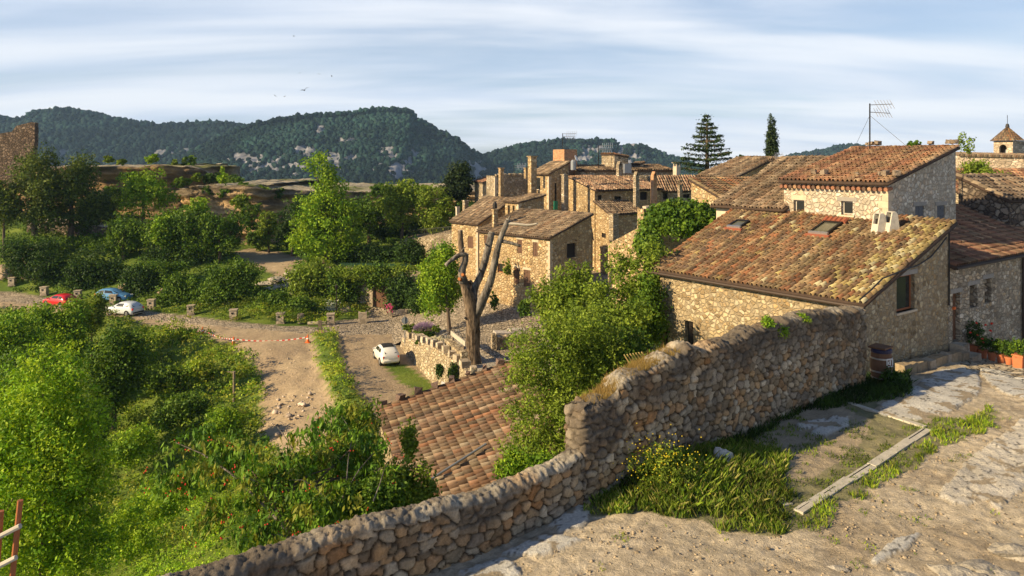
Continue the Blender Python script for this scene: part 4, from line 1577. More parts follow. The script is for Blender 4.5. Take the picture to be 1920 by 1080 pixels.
def arch_wall(mb_, p0, d, L, zb, zt, hole, inw, m=0):
    """wall with one round-headed opening"""
    u0, u1, z0, z1 = hole
    r_ = (u1 - u0) / 2
    uc = (u0 + u1) / 2
    zs = z1 - r_

    def W3(u, z, dep=0):
        q = p0 + d * u + inw * dep
        return (q[0], q[1], z)
    mb_.add([W3(0, zb), W3(u0, zb), W3(u0, zt), W3(0, zt)], [(0, 1, 2, 3)], m=m)
    mb_.add([W3(u1, zb), W3(L, zb), W3(L, zt), W3(u1, zt)], [(0, 1, 2, 3)], m=m)
    if z0 > zb:
        mb_.add([W3(u0, zb), W3(u1, zb), W3(u1, z0), W3(u0, z0)], [(0, 1, 2, 3)], m=m)
    N_ = 10
    for k in range(N_):
        a0, a1 = math.pi * (1 - k / N_), math.pi * (1 - (k + 1) / N_)
        A0 = (uc + r_ * math.cos(a0), zs + r_ * math.sin(a0))
        A1 = (uc + r_ * math.cos(a1), zs + r_ * math.sin(a1))
        mb_.add([W3(*A0), W3(*A1), W3(A1[0], zt), W3(A0[0], zt)], [(0, 1, 2, 3)], m=m)
        mb_.add([W3(*A0), W3(*A1), W3(*A1, .45), W3(*A0, .45)], [(0, 1, 2, 3)], m=m)
    for u in (u0, u1):
        mb_.add([W3(u, z0), W3(u, zs), W3(u, zs, .45), W3(u, z0, .45)], [(0, 1, 2, 3)], m=m)
    mb_.add([W3(u0, z0), W3(u1, z0), W3(u1, z0, .45), W3(u0, z0, .45)], [(0, 1, 2, 3)], m=m)


arch_wall(mbt, TO, ta, tL, -5, zt_, arch_holes(TO, ta, 1880.5, 0.8, 271, 294), tb)
arch_wall(mbt, TO, tb, tWd, -5, zt_, arch_holes(TO, tb, 1918, 0.8, 271, 294), ta)
wall_face(mbt, TO + ta * tL, TO + ta * tL + tb * tWd, -5, zt_, zt_, [], -ta)
wall_face(mbt, TO + tb * tWd, TO + tb * tWd + ta * tL, -5, zt_, zt_, [], -tb)
tw = mbt.build('bell_tower', M['church_stone'], ct)
tc_ = TO + ta * tL / 2 + tb * tWd / 2
mb = MB()
ov = 0.3
ps = [TO - ta * ov - tb * ov, TO + ta * (tL + ov) - tb * ov, TO + ta * (tL + ov) + tb * (tWd + ov), TO + tb * (tWd + ov) - ta * ov]
zp = zt_ + 1.75
apex = (tc_[0], tc_[1], zp)
for i in range(4):
    A_, B_ = ps[i], ps[(i + 1) % 4]
    for k in range(18):
        f0, f1 = k / 18, (k + 1) / 18
        q0 = A_ * (1 - f0) + B_ * f0
        q1 = A_ * (1 - f1) + B_ * f1
        qm = (q0 + q1) / 2
        for j in range(7):
            g0, g1 = j / 7, (j + 1) / 7
            C = np.r_[tc_, zp]

            def lp(q, g, e=0):
                v = np.r_[q, zt_] * (1 - g) + C * g
                v[2] += e
                return v
            mb.add([lp(q0, g0), lp(qm, g0, 0.09), lp(qm, g1, 0.05), lp(q0, g1)], [(0, 1, 2, 3)], random.choice(TPAL['old']))
            mb.add([lp(qm, g0, 0.09), lp(q1, g0), lp(q1, g1), lp(qm, g1, 0.05)], [(0, 1, 2, 3)], random.choice(TPAL['main']))
mb.add([np.r_[q, zt_ - 0.02] for q in ps], [(3, 2, 1, 0)], (0.2, 0.14, 0.1))
mb.build('roof', M['tile'], tw)
mb = MB()
mb.box((tc_[0], tc_[1], zp + 0.12), (0.35, 0.35, 0.4), 0.5, taper=0.6)
mb.tube([(tc_[0], tc_[1], zp + 0.25), (tc_[0], tc_[1], zp + 1.35)], 0.03, 5)
mb.build('finial', M['iron'], tw)
mb = MB()
mb.lathe((tc_[0], tc_[1], zt_ - 1.7), [(0.05, 0.75), (0.2, 0.7), (0.25, 0.35), (0.36, 0.0)], 12)
mb.build('bell', M['greymetal'], tw)

# ---- house M (mid right) and neighbours
hm = block('stone_house', 'small stone house with hollow brown roof in front of the cedar and cypress', 1376, 60, 334, 1309, 1450, 298, -5, 40, 'R', 'stone_far', 'old', 0.3, 0.48, over=0.35)
block('stone_house', 'narrow masonry shed against the trunk foot of the tall cypress', 1452, 61, 303, 1444, 1462, 300, -4, 40, 'R', 'stone_far2', 'old', over=0.1, quoin=False)
block('stone_house', 'lean-to with bright orange and cream tiles between ivy wall and brown roofed house', 1352, 49, 372, 1296, 1470, 341, -6, 24, 'L', 'stone_far', 'main', 0.28, 0.45, over=0.2, quoin=False, ztop=-1.5)
block('stone_house', 'long tiled range with dark openings ending beside the white chimney', 1235, 84, 357, 1225, 1318, 333, -8, 14, 'L', 'stone_far2', 'mix', 0.32, 0.5, right=[(1243, 362, 1252, 374, 'dark'), (1281, 364, 1293, 371, 'dark')], over=0.3, quoin=False, ztop=-2.1)

# ---- house C (centre) stepped roofs
cA, cB = dirs(24)
hC = block('stone_house', 'tall sunlit stone house in the centre with stepped tiled roofs and tall thin chimneys', 1115, 79, 358, 1066, 1240, 333, -13, 24, 'L', 'stone_far', 'mix', 0.3, 0.48,
           right=[(1121, 366, 1129, 376, 'dark'), (1152, 368, 1165, 376, 'dark'), (1200, 360, 1214, 375, 'dark')], over=0.35, rover=0.15, quoin=False)
block('stone_house', '', 1143, 76.4, 402, 1114.5, 1205, 379, -13, 24, 'L', 'stone_far', 'old', 0.3, 0.48, left=[(1128, 437, 1136, 446, 'dark')], over=0.3, rover=0.15, t=hC, quoin=False)
chimney('thin stone chimney with a pointed cap over the lower roof', 1193, 321, 382, 9, 78, 'stone_far2', parent=hC)
chimney('reddish thin chimney with a pointed cap, the right one of the pair', 1226, 321, 376, 9, 79, 'brick', parent=hC)
chimney('broad chimney block with dark mouth at the corner of the lower roof', 1151, 402, 446, 14, 75, 'stone_far2', 'flat', parent=hC)
mb = MB()
p = P(1108, 288, 80)
# upper sloped masonry piece behind
hU = block('stone_house', 'highest house remnant with a steep tiled verge and a dark slate coloured wall', 1152, 88, 291, 1128, 1178, 300, -4, 20, 'R', 'stone_far2', 'main', 0.3, 0.5, over=0.15, quoin=False, ztop=0.3)
chimney('pointed pale chimney beside the dark panel', 1161, 302, 325, 9, 84, 'stone_far2', parent=hU)
mb = MB()
p = P(1176, 316, 86)
mb.box((p[0], p[1], p[2]), (0.85, 0.5, 1.1), 0.3)
mb.build('vent_box', M['greymetal'], hU)
hV = block('stone_house', 'little gabled loft with a white opening behind the two thin chimneys', 1200, 90, 309, 1186, 1207, 306, -4, 24, 'R', 'stone_far2', 'old', 0.3, 0.5, over=0.2, quoin=False, left=[(1188, 311, 1192, 322, 'glass')])
hW = block('stone_house', 'broad back range of weathered stone behind the stepped roofs', 1090, 86, 322, 1070, 1262, 312, -6, 10, 'L', 'stone_far2', 'old', 0.3, 0.5, over=0.2, quoin=False, ztop=-0.8)
wc = chimney('square pale chimney with an open top at the far right end', 1269, 312, 338, 11, 87, 'plaster', 'pillars', parent=hW)
chimney('thin stone chimney standing in front of the dark opening', 1275, 346, 373, 7, 82, 'stone_far2', 'plain2', parent=hC)

# ---- house E with window and chimney, brick tank
hE = block('stone_house', 'stone house with a tall window under a sloping brown roof left of the stepped house', 1029, 84, 327, 998, 1066, 306, -10, 30, 'R', 'stone_far', 'old', 0.3, 0.48,
           left=[(1002, 333, 1013, 356, 'glass')], right=[(1040, 343, 1044, 393, 'dark')], over=0.3)
p = P(1043, 380, 83)
mb = MB()
q = P(1042, 385, 83.6)
mb.box((q[0], q[1], q[2]), (0.5, 0.1, 1.0), R(30))
mb.build('balcony_door', M['green'], hE)
chimney('tall square stone chimney with small vents left of the window', 998, 294, 358, 13, 81, 'stone_far', 'flat', parent=hE)
chimney('tall stone chimney at the meeting of two roofs', 1059, 328, 397, 10, 79, 'stone_far2', 'flat', parent=hE)
chimney('short stub chimney left of the tall square one', 987, 316, 330, 7, 84, 'stone_far', 'flat', parent=hE)
bt = thing('brick_tank', 'square orange brick tank box on the highest roof', 'brick tank', P(1058, 312, 88))
mb = MB()
a_, b_ = dirs(28)
O = np.array(((1058 - CX) * 88 / F, 88))
Lb, Wb = hit(1037, O, a_), hit(1082, O, b_)
zt0, zb0 = -(280 - HY) * 88 / F, -3.2
wall_face(mb, O, O + a_ * Lb, zb0, zt0, zt0, [], b_)
wall_face(mb, O, O + b_ * Wb, zb0, zt0, zt0, [], a_)
wall_face(mb, O + a_ * Lb, O + a_ * Lb + b_ * Wb, zb0, zt0, zt0, [], -a_)
wall_face(mb, O + b_ * Wb, O + a_ * Lb + b_ * Wb, zb0, zt0, zt0, [], -b_)
mb.add([(*q, zt0) for q in (O, O + a_ * Lb, O + a_ * Lb + b_ * Wb, O + b_ * Wb)], [(3, 2, 1, 0)])
mb.build('wall', M['brick'], bt)

# ---- house D (dark gable) with lit side, small far left ones
hD = block('stone_house', 'dark ruin-like stone house with a ragged top behind the two slotted dormer', 928, 88, 330, 912, 990, 326, -9, 22, 'R', 'stone_far2', 'old', 0.3, 0.5, over=0.0, roof=False, quoin=True)
mb = MB()
a_, b_ = dirs(22)
O = np.array(((928 - CX) * 88 / F, 88))
for i in range(22):
    q = O + b_ * (0.1 + 0.2 * i)
    mb.box((q[0] + 0.1, q[1] + 0.12, -(329 - HY) * 88 / F + random.uniform(-.05, .12)), (0.25, 0.35, 0.25), random.random(), jit=0.05)
mb.build('coping_stones', M['stone_far2'], hD)
chimney('slim tall chimney against the lit corner', 940, 316, 376, 8, 84, 'stone_far', 'flat', parent=hD)
block('stone_house', 'tiny far roof peeping out right of the dark conical tree', 905, 96, 343, 890, 926, 336, -7, 20, 'R', 'stone_far2', 'red', 0.3, 0.5, over=0.2, quoin=False)

# ---- house B (left) and A (front)
hB = block('stone_house', 'leftmost village house with low brown roof beside the garden', 896, 78.5, 421, 847, 960, 375, -15, 40, 'R', 'stone_far', 'old', 0.3, 0.48, left=[(877, 443, 887, 465, 'shutter'), ], over=0.3)
chimney('stubby chimney on the left verge', 873, 377, 395, 9, 88, 'stone_far2', 'flat', parent=hB)
chimney('small white pipe-like chimney near the left verge', 858, 389, 404, 6, 86, 'plaster', 'flat', parent=hB)
hA = block('stone_house', 'two storey honey coloured stone house with brown shutters facing the cobbled plaza', 1031, 64, 447, 899, 1109, 404, -16, 45, 'R', 'stone_far', 'old', 0.28, 0.45,
           left=[(970, 449, 979, 475, 'shutter', 'plintel'), (999, 454, 1008, 481, 'shutter', 'plintel'), (964, 502, 974, 532, 'shutter', 'plintel'), (982, 506, 994, 538, 'shutter', 'plintel'),
                 (933, 494, 943, 511, 'woodwin'), (908, 441, 914, 457, 'shutter')],
           right=[(1063, 456, 1081, 483, 'dark')], over=0.35, rover=0.2)
chimney('slim chimney with a dark lantern-like cowl near the left end of the roof', 928, 394, 432, 9, 70, 'stone_far', 'flat', parent=hA)
mb = MB()
p = P(928, 393, 70)
mb.lathe(p, [(0.16, 0.1), (0.22, 0.15), (0.2, 0.55), (0.05, 0.8)], 8)
mb.build('cowl', M['iron'], hA)
hDo = block('stone_house', 'dormer-like upper room with two slot windows above the brown roof', 972, 76, 381, 947, 1020, 368, -9, 36, 'R', 'stone_far', 'old', 0.3, 0.48,
            left=[(952, 385, 956, 402, 'dark'), (961, 386, 965, 403, 'dark')], over=0.25)
# ---- ivy wall block
iw = block('stone_house', 'square stone building half buried under thick green ivy', 1207, 47, 392, 1195, 1345, 392, -12, 24, 'L', 'stone_far', 'old', roof=False, quoin=False, ztop=-3.15)
mb = MB()
a_, b_ = dirs(24)
O = np.array(((1207 - CX) * 47 / F, 47))
for i in range(24):
    q = O + b_ * (0.2 + 0.22 * i) * 0.95
    mb.box((q[0], q[1] + 0.1, -(389 - HY) * 47 / F), (0.26, 0.4, 0.16), R(24) + random.uniform(-.1, .1), jit=0.02)
mb.build('coping_stones', M['quoin'], iw)
block('stone_wall', 'sloping sunlit garden wall below the stepped house', 1195, 52, 428, 1140, 1200, 428, -13, 30, 'L', 'stone_far', 'old', roof=False, quoin=False, ztop=-6.3, cat='wall')


# ------------------------------------------------------------------ antennas and dishes
def antenna(label, px, py0, py1, D, sc_=1.0, wires=()):
    p = P(px, py1, D)
    ht = (py1 - py0) * D / F
    t = thing('antenna', label, 'antenna', p)
    m1 = MB()
    m1.tube([p, p + np.array((0, 0, ht))], 0.03 * sc_, 5)
    m1.build('mast', M['iron'], t)
    m2 = MB()
    for k, (zz_, ln, sg) in enumerate(((ht * 0.97, 1.0, 1), (ht * 0.82, 0.9, -1))):
        c = p + np.array((0, 0, zz_))
        e = c + np.array((ln * sc_, 0.1, 0.05 * sg))
        m2.tube([c, e], 0.015 * sc_, 4)
        for j in range(6):
            f_ = 0.3 + 0.7 * j / 5
            q = c * (1 - f_) + e * f_
            m2.tube([q + np.array((0.03, 0.25 * sc_, 0.2 * sc_)), q - np.array((0.03, 0.25 * sc_, 0.2 * sc_))], 0.013 * sc_, 3)
    m2.build('aerial', M['steel'], t)
    for w in wires:
        mw = MB()
        mw.tube([p + np.array((0, 0, ht * 0.75)), w], 0.008 * sc_, 3)
        mw.build('guy_wire', M['iron'], t)
    return t


antenna('tall black mast aerial with guy wires on the upper cream house', 1631, 194, 284, 36, 1.15, wires=(P(1596, 290, 38), P(1712, 284, 34)))
antenna('double armed aerial above the orange brick tank', 1055, 250, 282, 90, 1.7)
antenna('yellowish tangled aerial right of the brick tank', 1122, 272, 318, 88, 1.7)
antenna('small pale aerial over the dark ragged-topped house', 964, 310, 330, 90, 1.4)
antenna('thin aerial with coloured prongs left of the brown roofed small house', 1306, 337, 366, 58, 0.9)
antenna('grey aerial rods on the masonry shed below the cypress', 1448, 290, 318, 58, 0.9)


def dish(label, px, py, r_px, D, mt, pole=True, az=0.0):
    p = P(px, py, D)
    r_ = r_px * D / F
    t = thing('satellite_dish', label, 'satellite dish', p)
    prof = [(r_ * f_, 0.22 * r_ * f_ * f_) for f_ in (0.02, 0.35, 0.7, 1.0)]
    m1 = MB()
    m1.lathe((0, 0, 0), prof + [(r_ * 1.0, 0.22 * r_ + 0.02)] + [(r_ * f_, 0.22 * r_ * f_ * f_ + 0.02) for f_ in (0.7, 0.35, 0.02)], 18)
    V = [Vector(v) for v in m1.v]
    rot = Matrix.Rotation(az, 3, 'Z') @ Matrix.Rotation(R(70), 3, 'X')
    m1.v = [tuple(rot @ v + Vector(p)) for v in V]
    m1.build('reflector', mt, t, smooth=True)
    if pole:
        m2 = MB()
        m2.tube([p + np.array((0, 0.1, -r_ * 2.2)), p + np.array((0, 0.1, 0))], 0.04, 6)
        m2.build('pole', M['greymetal'], t)


dish('large round grey satellite dish behind the ridge of the upper cream house', 1598, 284, 9.5, 39, M['plaster'], az=0.3)
dish('white satellite dish on a grey post below the brick tank', 1079, 297, 6, 80, M['white'], az=1.2)
dish('oval grey dish fixed under the eave of the small brown roofed house', 1325, 344, 6.5, 55, M['greymetal'], False, az=0.2)
mb = MB()
p = P(1075, 310, 80)
mb.lathe(p + np.array((0, 0, -0.5)), [(0.3, 0), (0.3, 0.9), (0.18, 1.1)], 10)
o = mb.build('metal_flue', M['greymetal'])
tag(o, 'short grey metal flue pipe right under the white satellite dish', 'flue')


# ------------------------------------------------------------------ foliage
def leaf_quads(c, n_, size, asp, col, droop=0.0):
    """c (N,3) centres, n_ (N,3) normals; rhombus leaves"""
    N = len(c)
    n_ = n_ / np.maximum(np.linalg.norm(n_, axis=1, keepdims=True), 1e-6)
    r_ = rng.normal(size=(N, 3))
    if droop:
        r_ = r_ * (1 - droop) + np.array((0, 0, -1.6)) * droop
    t_ = r_ - n_ * (r_ * n_).sum(1, keepdims=True)
    t_ /= np.maximum(np.linalg.norm(t_, axis=1, keepdims=True), 1e-6)
    s_ = np.cross(n_, t_)
    sz = (size * rng.uniform(0.65, 1.3, N))[:, None]
    V = np.stack([c - t_ * sz * 0.5, c + s_ * sz * asp * 0.5 - t_ * sz * 0.05, c + t_ * sz * 0.5, c - s_ * sz * asp * 0.5 - t_ * sz * 0.05], 1)
    Fc = np.arange(N * 4).reshape(N, 4)
    return V.reshape(-1, 3), Fc, col


PALG = {
    'meadow': [(0.13, 0.22, 0.018), (0.19, 0.28, 0.025), (0.08, 0.15, 0.015), (0.30, 0.29, 0.09), (0.22, 0.29, 0.04)],
    'bright': [(0.17, 0.29, 0.016), (0.11, 0.22, 0.014), (0.24, 0.35, 0.022)],
    'lime': [(0.22, 0.36, 0.016), (0.14, 0.27, 0.014), (0.31, 0.43, 0.028)],
    'mid': [(0.08, 0.155, 0.015), (0.12, 0.20, 0.018), (0.05, 0.105, 0.012)],
    'dark': [(0.036, 0.078, 0.013), (0.055, 0.11, 0.016), (0.026, 0.058, 0.011)],
    'pine': [(0.075, 0.115, 0.02), (0.12, 0.16, 0.025), (0.045, 0.075, 0.016)],
    'olive': [(0.15, 0.225, 0.022), (0.11, 0.17, 0.018), (0.20, 0.27, 0.03)],
    'cherry': [(0.09, 0.19, 0.016), (0.14, 0.25, 0.022), (0.06, 0.13, 0.014), (0.2, 0.22, 0.03)],
    'cypress': [(0.028, 0.05, 0.018), (0.04, 0.065, 0.02), (0.02, 0.038, 0.014)],
    'grass': [(0.18, 0.29, 0.016), (0.25, 0.35, 0.022), (0.10, 0.18, 0.015), (0.31, 0.34, 0.045)],
}


def crown(lobes, nclump, cr, per, leaf, pal, asp=0.55, shell=0.45, flat=1.0, droop=0.0, top=0.25):
    lobes = np.array(lobes, float)
    vol = lobes[:, 3] * lobes[:, 4] * lobes[:, 5]
    ci = rng.choice(len(lobes), nclump, p=vol ** 0.8 / (vol ** 0.8).sum())
    d = rng.normal(size=(nclump, 3))
    d /= np.linalg.norm(d, axis=1, keepdims=True)
    rr = rng.random(nclump) ** shell
    C = lobes[ci, :3] + d * rr[:, None] * lobes[ci, 3:6]
    sz = cr * rng.uniform(0.55, 1.35, nclump)
    pc = np.array(PALG[pal])
    ccol = pc[rng.integers(0, len(pc), nclump)] * rng.uniform(0.8, 1.25, (nclump, 1))
    idx = np.repeat(np.arange(nclump), per)
    N = len(idx)
    ld = rng.normal(size=(N, 3))
    ld[:, 2] += top
    ld /= np.linalg.norm(ld, axis=1, keepdims=True)
    pos = C[idx] + ld * (sz[idx] * rng.uniform(0.35, 1.1, N))[:, None] * np.array((1, 1, flat))
    nn = ld + rng.normal(size=(N, 3)) * 0.55
    col = ccol[idx] * rng.uniform(0.8, 1.2, (N, 1))
    V, Fc, col = leaf_quads(pos, nn, leaf, asp, col, droop)
    return V, Fc, col, C


def add_leaves(t, V, Fc, col, name='foliage', mt=None):
    me = mesh_np(name, V - (ORIG[t.name] if t is not None else 0), Fc, mt or M['leaf'], col)
    return link(name, me, t)


def auto_lobes(c, rx, ry, rz, k=5, spread=0.5):
    L = [(c[0], c[1], c[2], rx * 0.8, ry * 0.8, rz * 0.82)]
    for i in range(k):
        a = rng.uniform(0, 2 * math.pi)
        zt_ = rng.uniform(-0.75, 0.8)
        w_ = math.sqrt(max(0.1, 1 - zt_ * zt_)) * rng.uniform(0.5, 0.85)
        f_ = rng.uniform(0.28, 0.5)
        L.append((c[0] + math.cos(a) * rx * w_, c[1] + math.sin(a) * ry * w_, c[2] + zt_ * rz * 0.8, rx * f_, ry * f_, rz * f_ * 1.1))
    return L


def tree(name, label, px, y0, y1, w, D, pal, leaf=0.3, n=260, per=22, base=None, group=None, trunk=True, asp=0.6, cr=None, depth=0.8, lobes=None, cat='tree', flat=0.9, shell=0.45, trk=None, droop=0.0, k=6, mt=None, lean=0.0):
    c = P(px, (y0 + y1) / 2, D)
    rx = w * D / F / 2
    rz = (y1 - y0) * D / F / 2
    if base is None:
        bx = (px - CX) * D / F + lean
        base = np.array([bx, D, tz(bx, D)])
        if base[2] > c[2] - rz * 0.5:
            base[2] = c[2] - rz * 0.9
    base = np.array(base, float)
    t = thing(name, label, cat, base, group)
    lb = lobes if lobes is not None else auto_lobes(c, rx, rx * depth, rz, k)
    V, Fc, col, C = crown(lb, n, cr or min(rx, rz) * 0.24, per, leaf, pal, asp, flat=flat, shell=shell, droop=droop)
    add_leaves(t, V, Fc, col, 'crown' if cat != 'bush' else 'foliage', mt)
    if trunk:
        tr = trk or max(0.09, rx * 0.075)
        top = np.array((c[0], c[1], c[2] + rz * 0.2))
        mid = base * 0.55 + top * 0.45 + np.array((rng.uniform(-.2, .2) * rx * 0.4, 0, 0))
        m1 = MB()
        m1.tube([base - np.array((0, 0, 0.3)), base * 0.8 + mid * 0.2, mid, top], [tr * 1.35, tr, tr * 0.75, tr * 0.25], 8, bump=0.08)
        m1.build('trunk', M['bark'], t)
        m2 = MB()
        for i in rng.integers(0, len(C), 9):
            q = C[i]
            f_ = rng.uniform(0.35, 0.9)
            s_ = mid * (1 - f_) + top * f_
            mm = (s_ + q) / 2 + np.array((0, 0, rz * 0.08))
            m2.tube([s_, mm, q], [tr * 0.35, tr * 0.22, tr * 0.07], 5)
        m2.build('branches', M['bark'], t)
    return t


def bush(label, px, y0, y1, w, D, pal, leaf=0.25, n=120, per=24, name='bush', group=None, **kw):
    c = P(px, (y0 + y1) / 2, D)
    rz = (y1 - y0) * D / F / 2
    return tree(name, label, px, y0, y1, w, D, pal, leaf, n, per, base=(c[0], c[1], c[2] - rz), trunk=False, cat='bush', group=group, **kw)

# ------------------------------------------------------------------ cliffs and plateau
def cliff(name, label, pts, back, seed, lit=1.0, under=1.4, tint=1.0):
    """pts: (px, D, y_top, y_bot). face grid + the flat top behind it, displaced with ledges"""
    P0 = np.array([((p[0] - CX) * p[1] / F, p[1], -(p[2] - HY) * p[1] / F, -(p[3] - HY) * p[1] / F) for p in pts])
    seg = np.linalg.norm(np.diff(P0[:, :2], axis=0), axis=1)
    sc_ = np.r_[0, np.cumsum(seg)]
    n = int(sc_[-1] / 0.45)
    s = np.linspace(0, sc_[-1], n)
    X, Y, T, B = [np.interp(s, sc_, P0[:, k]) for k in range(4)]
    T = T + (fbm(s * 0.35, s * 0, seed) - 0.47) * 1.2
    dx, dy = np.gradient(X), np.gradient(Y)
    L = np.hypot(dx, dy)
    nx_, ny_ = dy / L, -dx / L
    K = 46
    rows = []
    cols = []
    for k in range(K + 1):
        t_ = k / K
        z = B + (T - B) * t_
        off = -under * np.exp(-((t_ - 0.62) / 0.22) ** 2) * (0.5 + vnoise(s * 0.12, s * 0, seed + 3)) + (1 - t_) * 1.6
        off = off + (fbm(s * 0.35, z * 1.3, seed + 5) - 0.47) * 1.5 + (vnoise(s * 0.06, z * 3.1, seed + 8) - 0.5) * 1.3 + (fbm(s * 1.4, z * 1.6, seed + 6) - 0.47) * 0.9
        off = off + 0.6 * (t_ > 0.86)
        rows.append(np.c_[X + nx_ * off, Y + ny_ * off, z])
        g = fbm(s * 0.22, z * 0.9, seed + 11)
        band = vnoise(s * 0.05, z * 2.2, seed + 13)
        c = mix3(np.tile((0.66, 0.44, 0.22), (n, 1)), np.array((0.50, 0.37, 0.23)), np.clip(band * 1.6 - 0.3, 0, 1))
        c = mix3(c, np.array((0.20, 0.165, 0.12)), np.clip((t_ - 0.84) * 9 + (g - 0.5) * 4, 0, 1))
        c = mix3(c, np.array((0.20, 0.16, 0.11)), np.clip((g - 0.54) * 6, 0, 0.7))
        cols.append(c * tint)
    for k in range(1, 60):
        f_ = (k / 59) ** 1.3
        off = -back * f_ + 0.6 * (1 - f_)
        xx, yy = X + nx_ * off * 0.25, Y + ny_ * off
        rows.append(np.c_[xx, yy, T + (fbm(xx * 0.3, yy * 0.3, seed + 21) - 0.47) * 0.7 - (k == 59) * 6])
        g = fbm(xx * 0.25, yy * 0.15, seed + 23)
        c = mix3(np.tile((0.42, 0.37, 0.27), (n, 1)), np.array((0.15, 0.17, 0.05)), np.clip((g - 0.47) * 7, 0, 1))
        c = mix3(c, np.array((0.33, 0.25, 0.16)), np.clip(np.abs(np.gradient(T, s)) * 4 - 0.6, 0, 1))
        cols.append(c)
    V = np.concatenate(rows)
    m_ = len(rows)
    i = (np.arange(m_ - 1)[:, None] * n + np.arange(n - 1)[None]).ravel()
    Fc = np.c_[i, i + 1, i + n + 1, i + n]
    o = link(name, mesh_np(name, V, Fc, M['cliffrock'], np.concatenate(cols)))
    o['kind'] = 'structure'
    return o


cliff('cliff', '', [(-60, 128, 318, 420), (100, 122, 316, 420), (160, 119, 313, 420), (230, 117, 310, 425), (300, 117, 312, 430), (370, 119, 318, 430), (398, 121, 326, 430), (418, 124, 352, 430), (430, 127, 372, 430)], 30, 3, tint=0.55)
cliff('cliff', '', [(335, 114, 352, 450), (375, 111, 346, 462), (420, 109, 349, 470), (470, 108, 352, 476), (520, 110, 354, 478), (580, 113, 356, 470), (660, 116, 357, 450), (740, 118, 357, 450), (830, 118, 357, 440), (920, 118, 358, 440)], 42, 17, under=1.0)

# ruined masonry at the far left
rt_ = MB()
D_ = 112
prof = [(-40, 262), (0, 250), (22, 247), (30, 236), (45, 232), (58, 229), (65, 230), (65, 268), (60, 300), (58, 340), (0, 345), (-40, 345)]
for k, yy in enumerate((0, 0.9)):
    rt_.v.extend([tuple(P(px, py, D_) + np.array((0, yy, 0))) for (px, py) in prof])
n_ = len(prof)
rt_.f = [list(range(n_)), list(range(n_, 2 * n_))[::-1]] + [[i, n_ + i, n_ + (i + 1) % n_, (i + 1) % n_] for i in range(n_)]
rt_.c = [(1, 1, 1)] * len(rt_.f)
rt_.m = [0] * len(rt_.f)
o = rt_.build('ruined_tower', M['ruin_stone'])
tag(o, 'ruined brown masonry tower rising above the pines at the left edge', 'ruin')


# ------------------------------------------------------------------ far hills and their woods
def ico():
    p = (1 + 5 ** .5) / 2
    v = np.array([(-1, p, 0), (1, p, 0), (-1, -p, 0), (1, -p, 0), (0, -1, p), (0, 1, p), (0, -1, -p), (0, 1, -p), (p, 0, -1), (p, 0, 1), (-p, 0, -1), (-p, 0, 1)]) / math.hypot(1, p)
    f = np.array([(0, 11, 5), (0, 5, 1), (0, 1, 7), (0, 7, 10), (0, 10, 11), (1, 5, 9), (5, 11, 4), (11, 10, 2), (10, 7, 6), (7, 1, 8), (3, 9, 4), (3, 4, 2), (3, 2, 6), (3, 6, 8), (3, 8, 9), (4, 9, 5), (2, 4, 11), (6, 2, 10), (8, 6, 7), (9, 8, 1)])
    return v, f


IV, IF = ico()
cliff_patches = [(525, 318, 60, 12), (500, 300, 34, 12), (575, 290, 20, 14), (640, 300, 26, 12), (745, 318, 30, 11), (725, 288, 34, 10), (770, 300, 12, 18), (650, 262, 14, 5), (598, 238, 10, 10), (310, 286, 34, 7), (120, 285, 12, 7),
                 (895, 330, 14, 26), (1100, 296, 22, 20), (1125, 290, 14, 14), (1190, 300, 18, 30), (1165, 285, 12, 16), (450, 300, 22, 8), (1178, 330, 60, 10)]


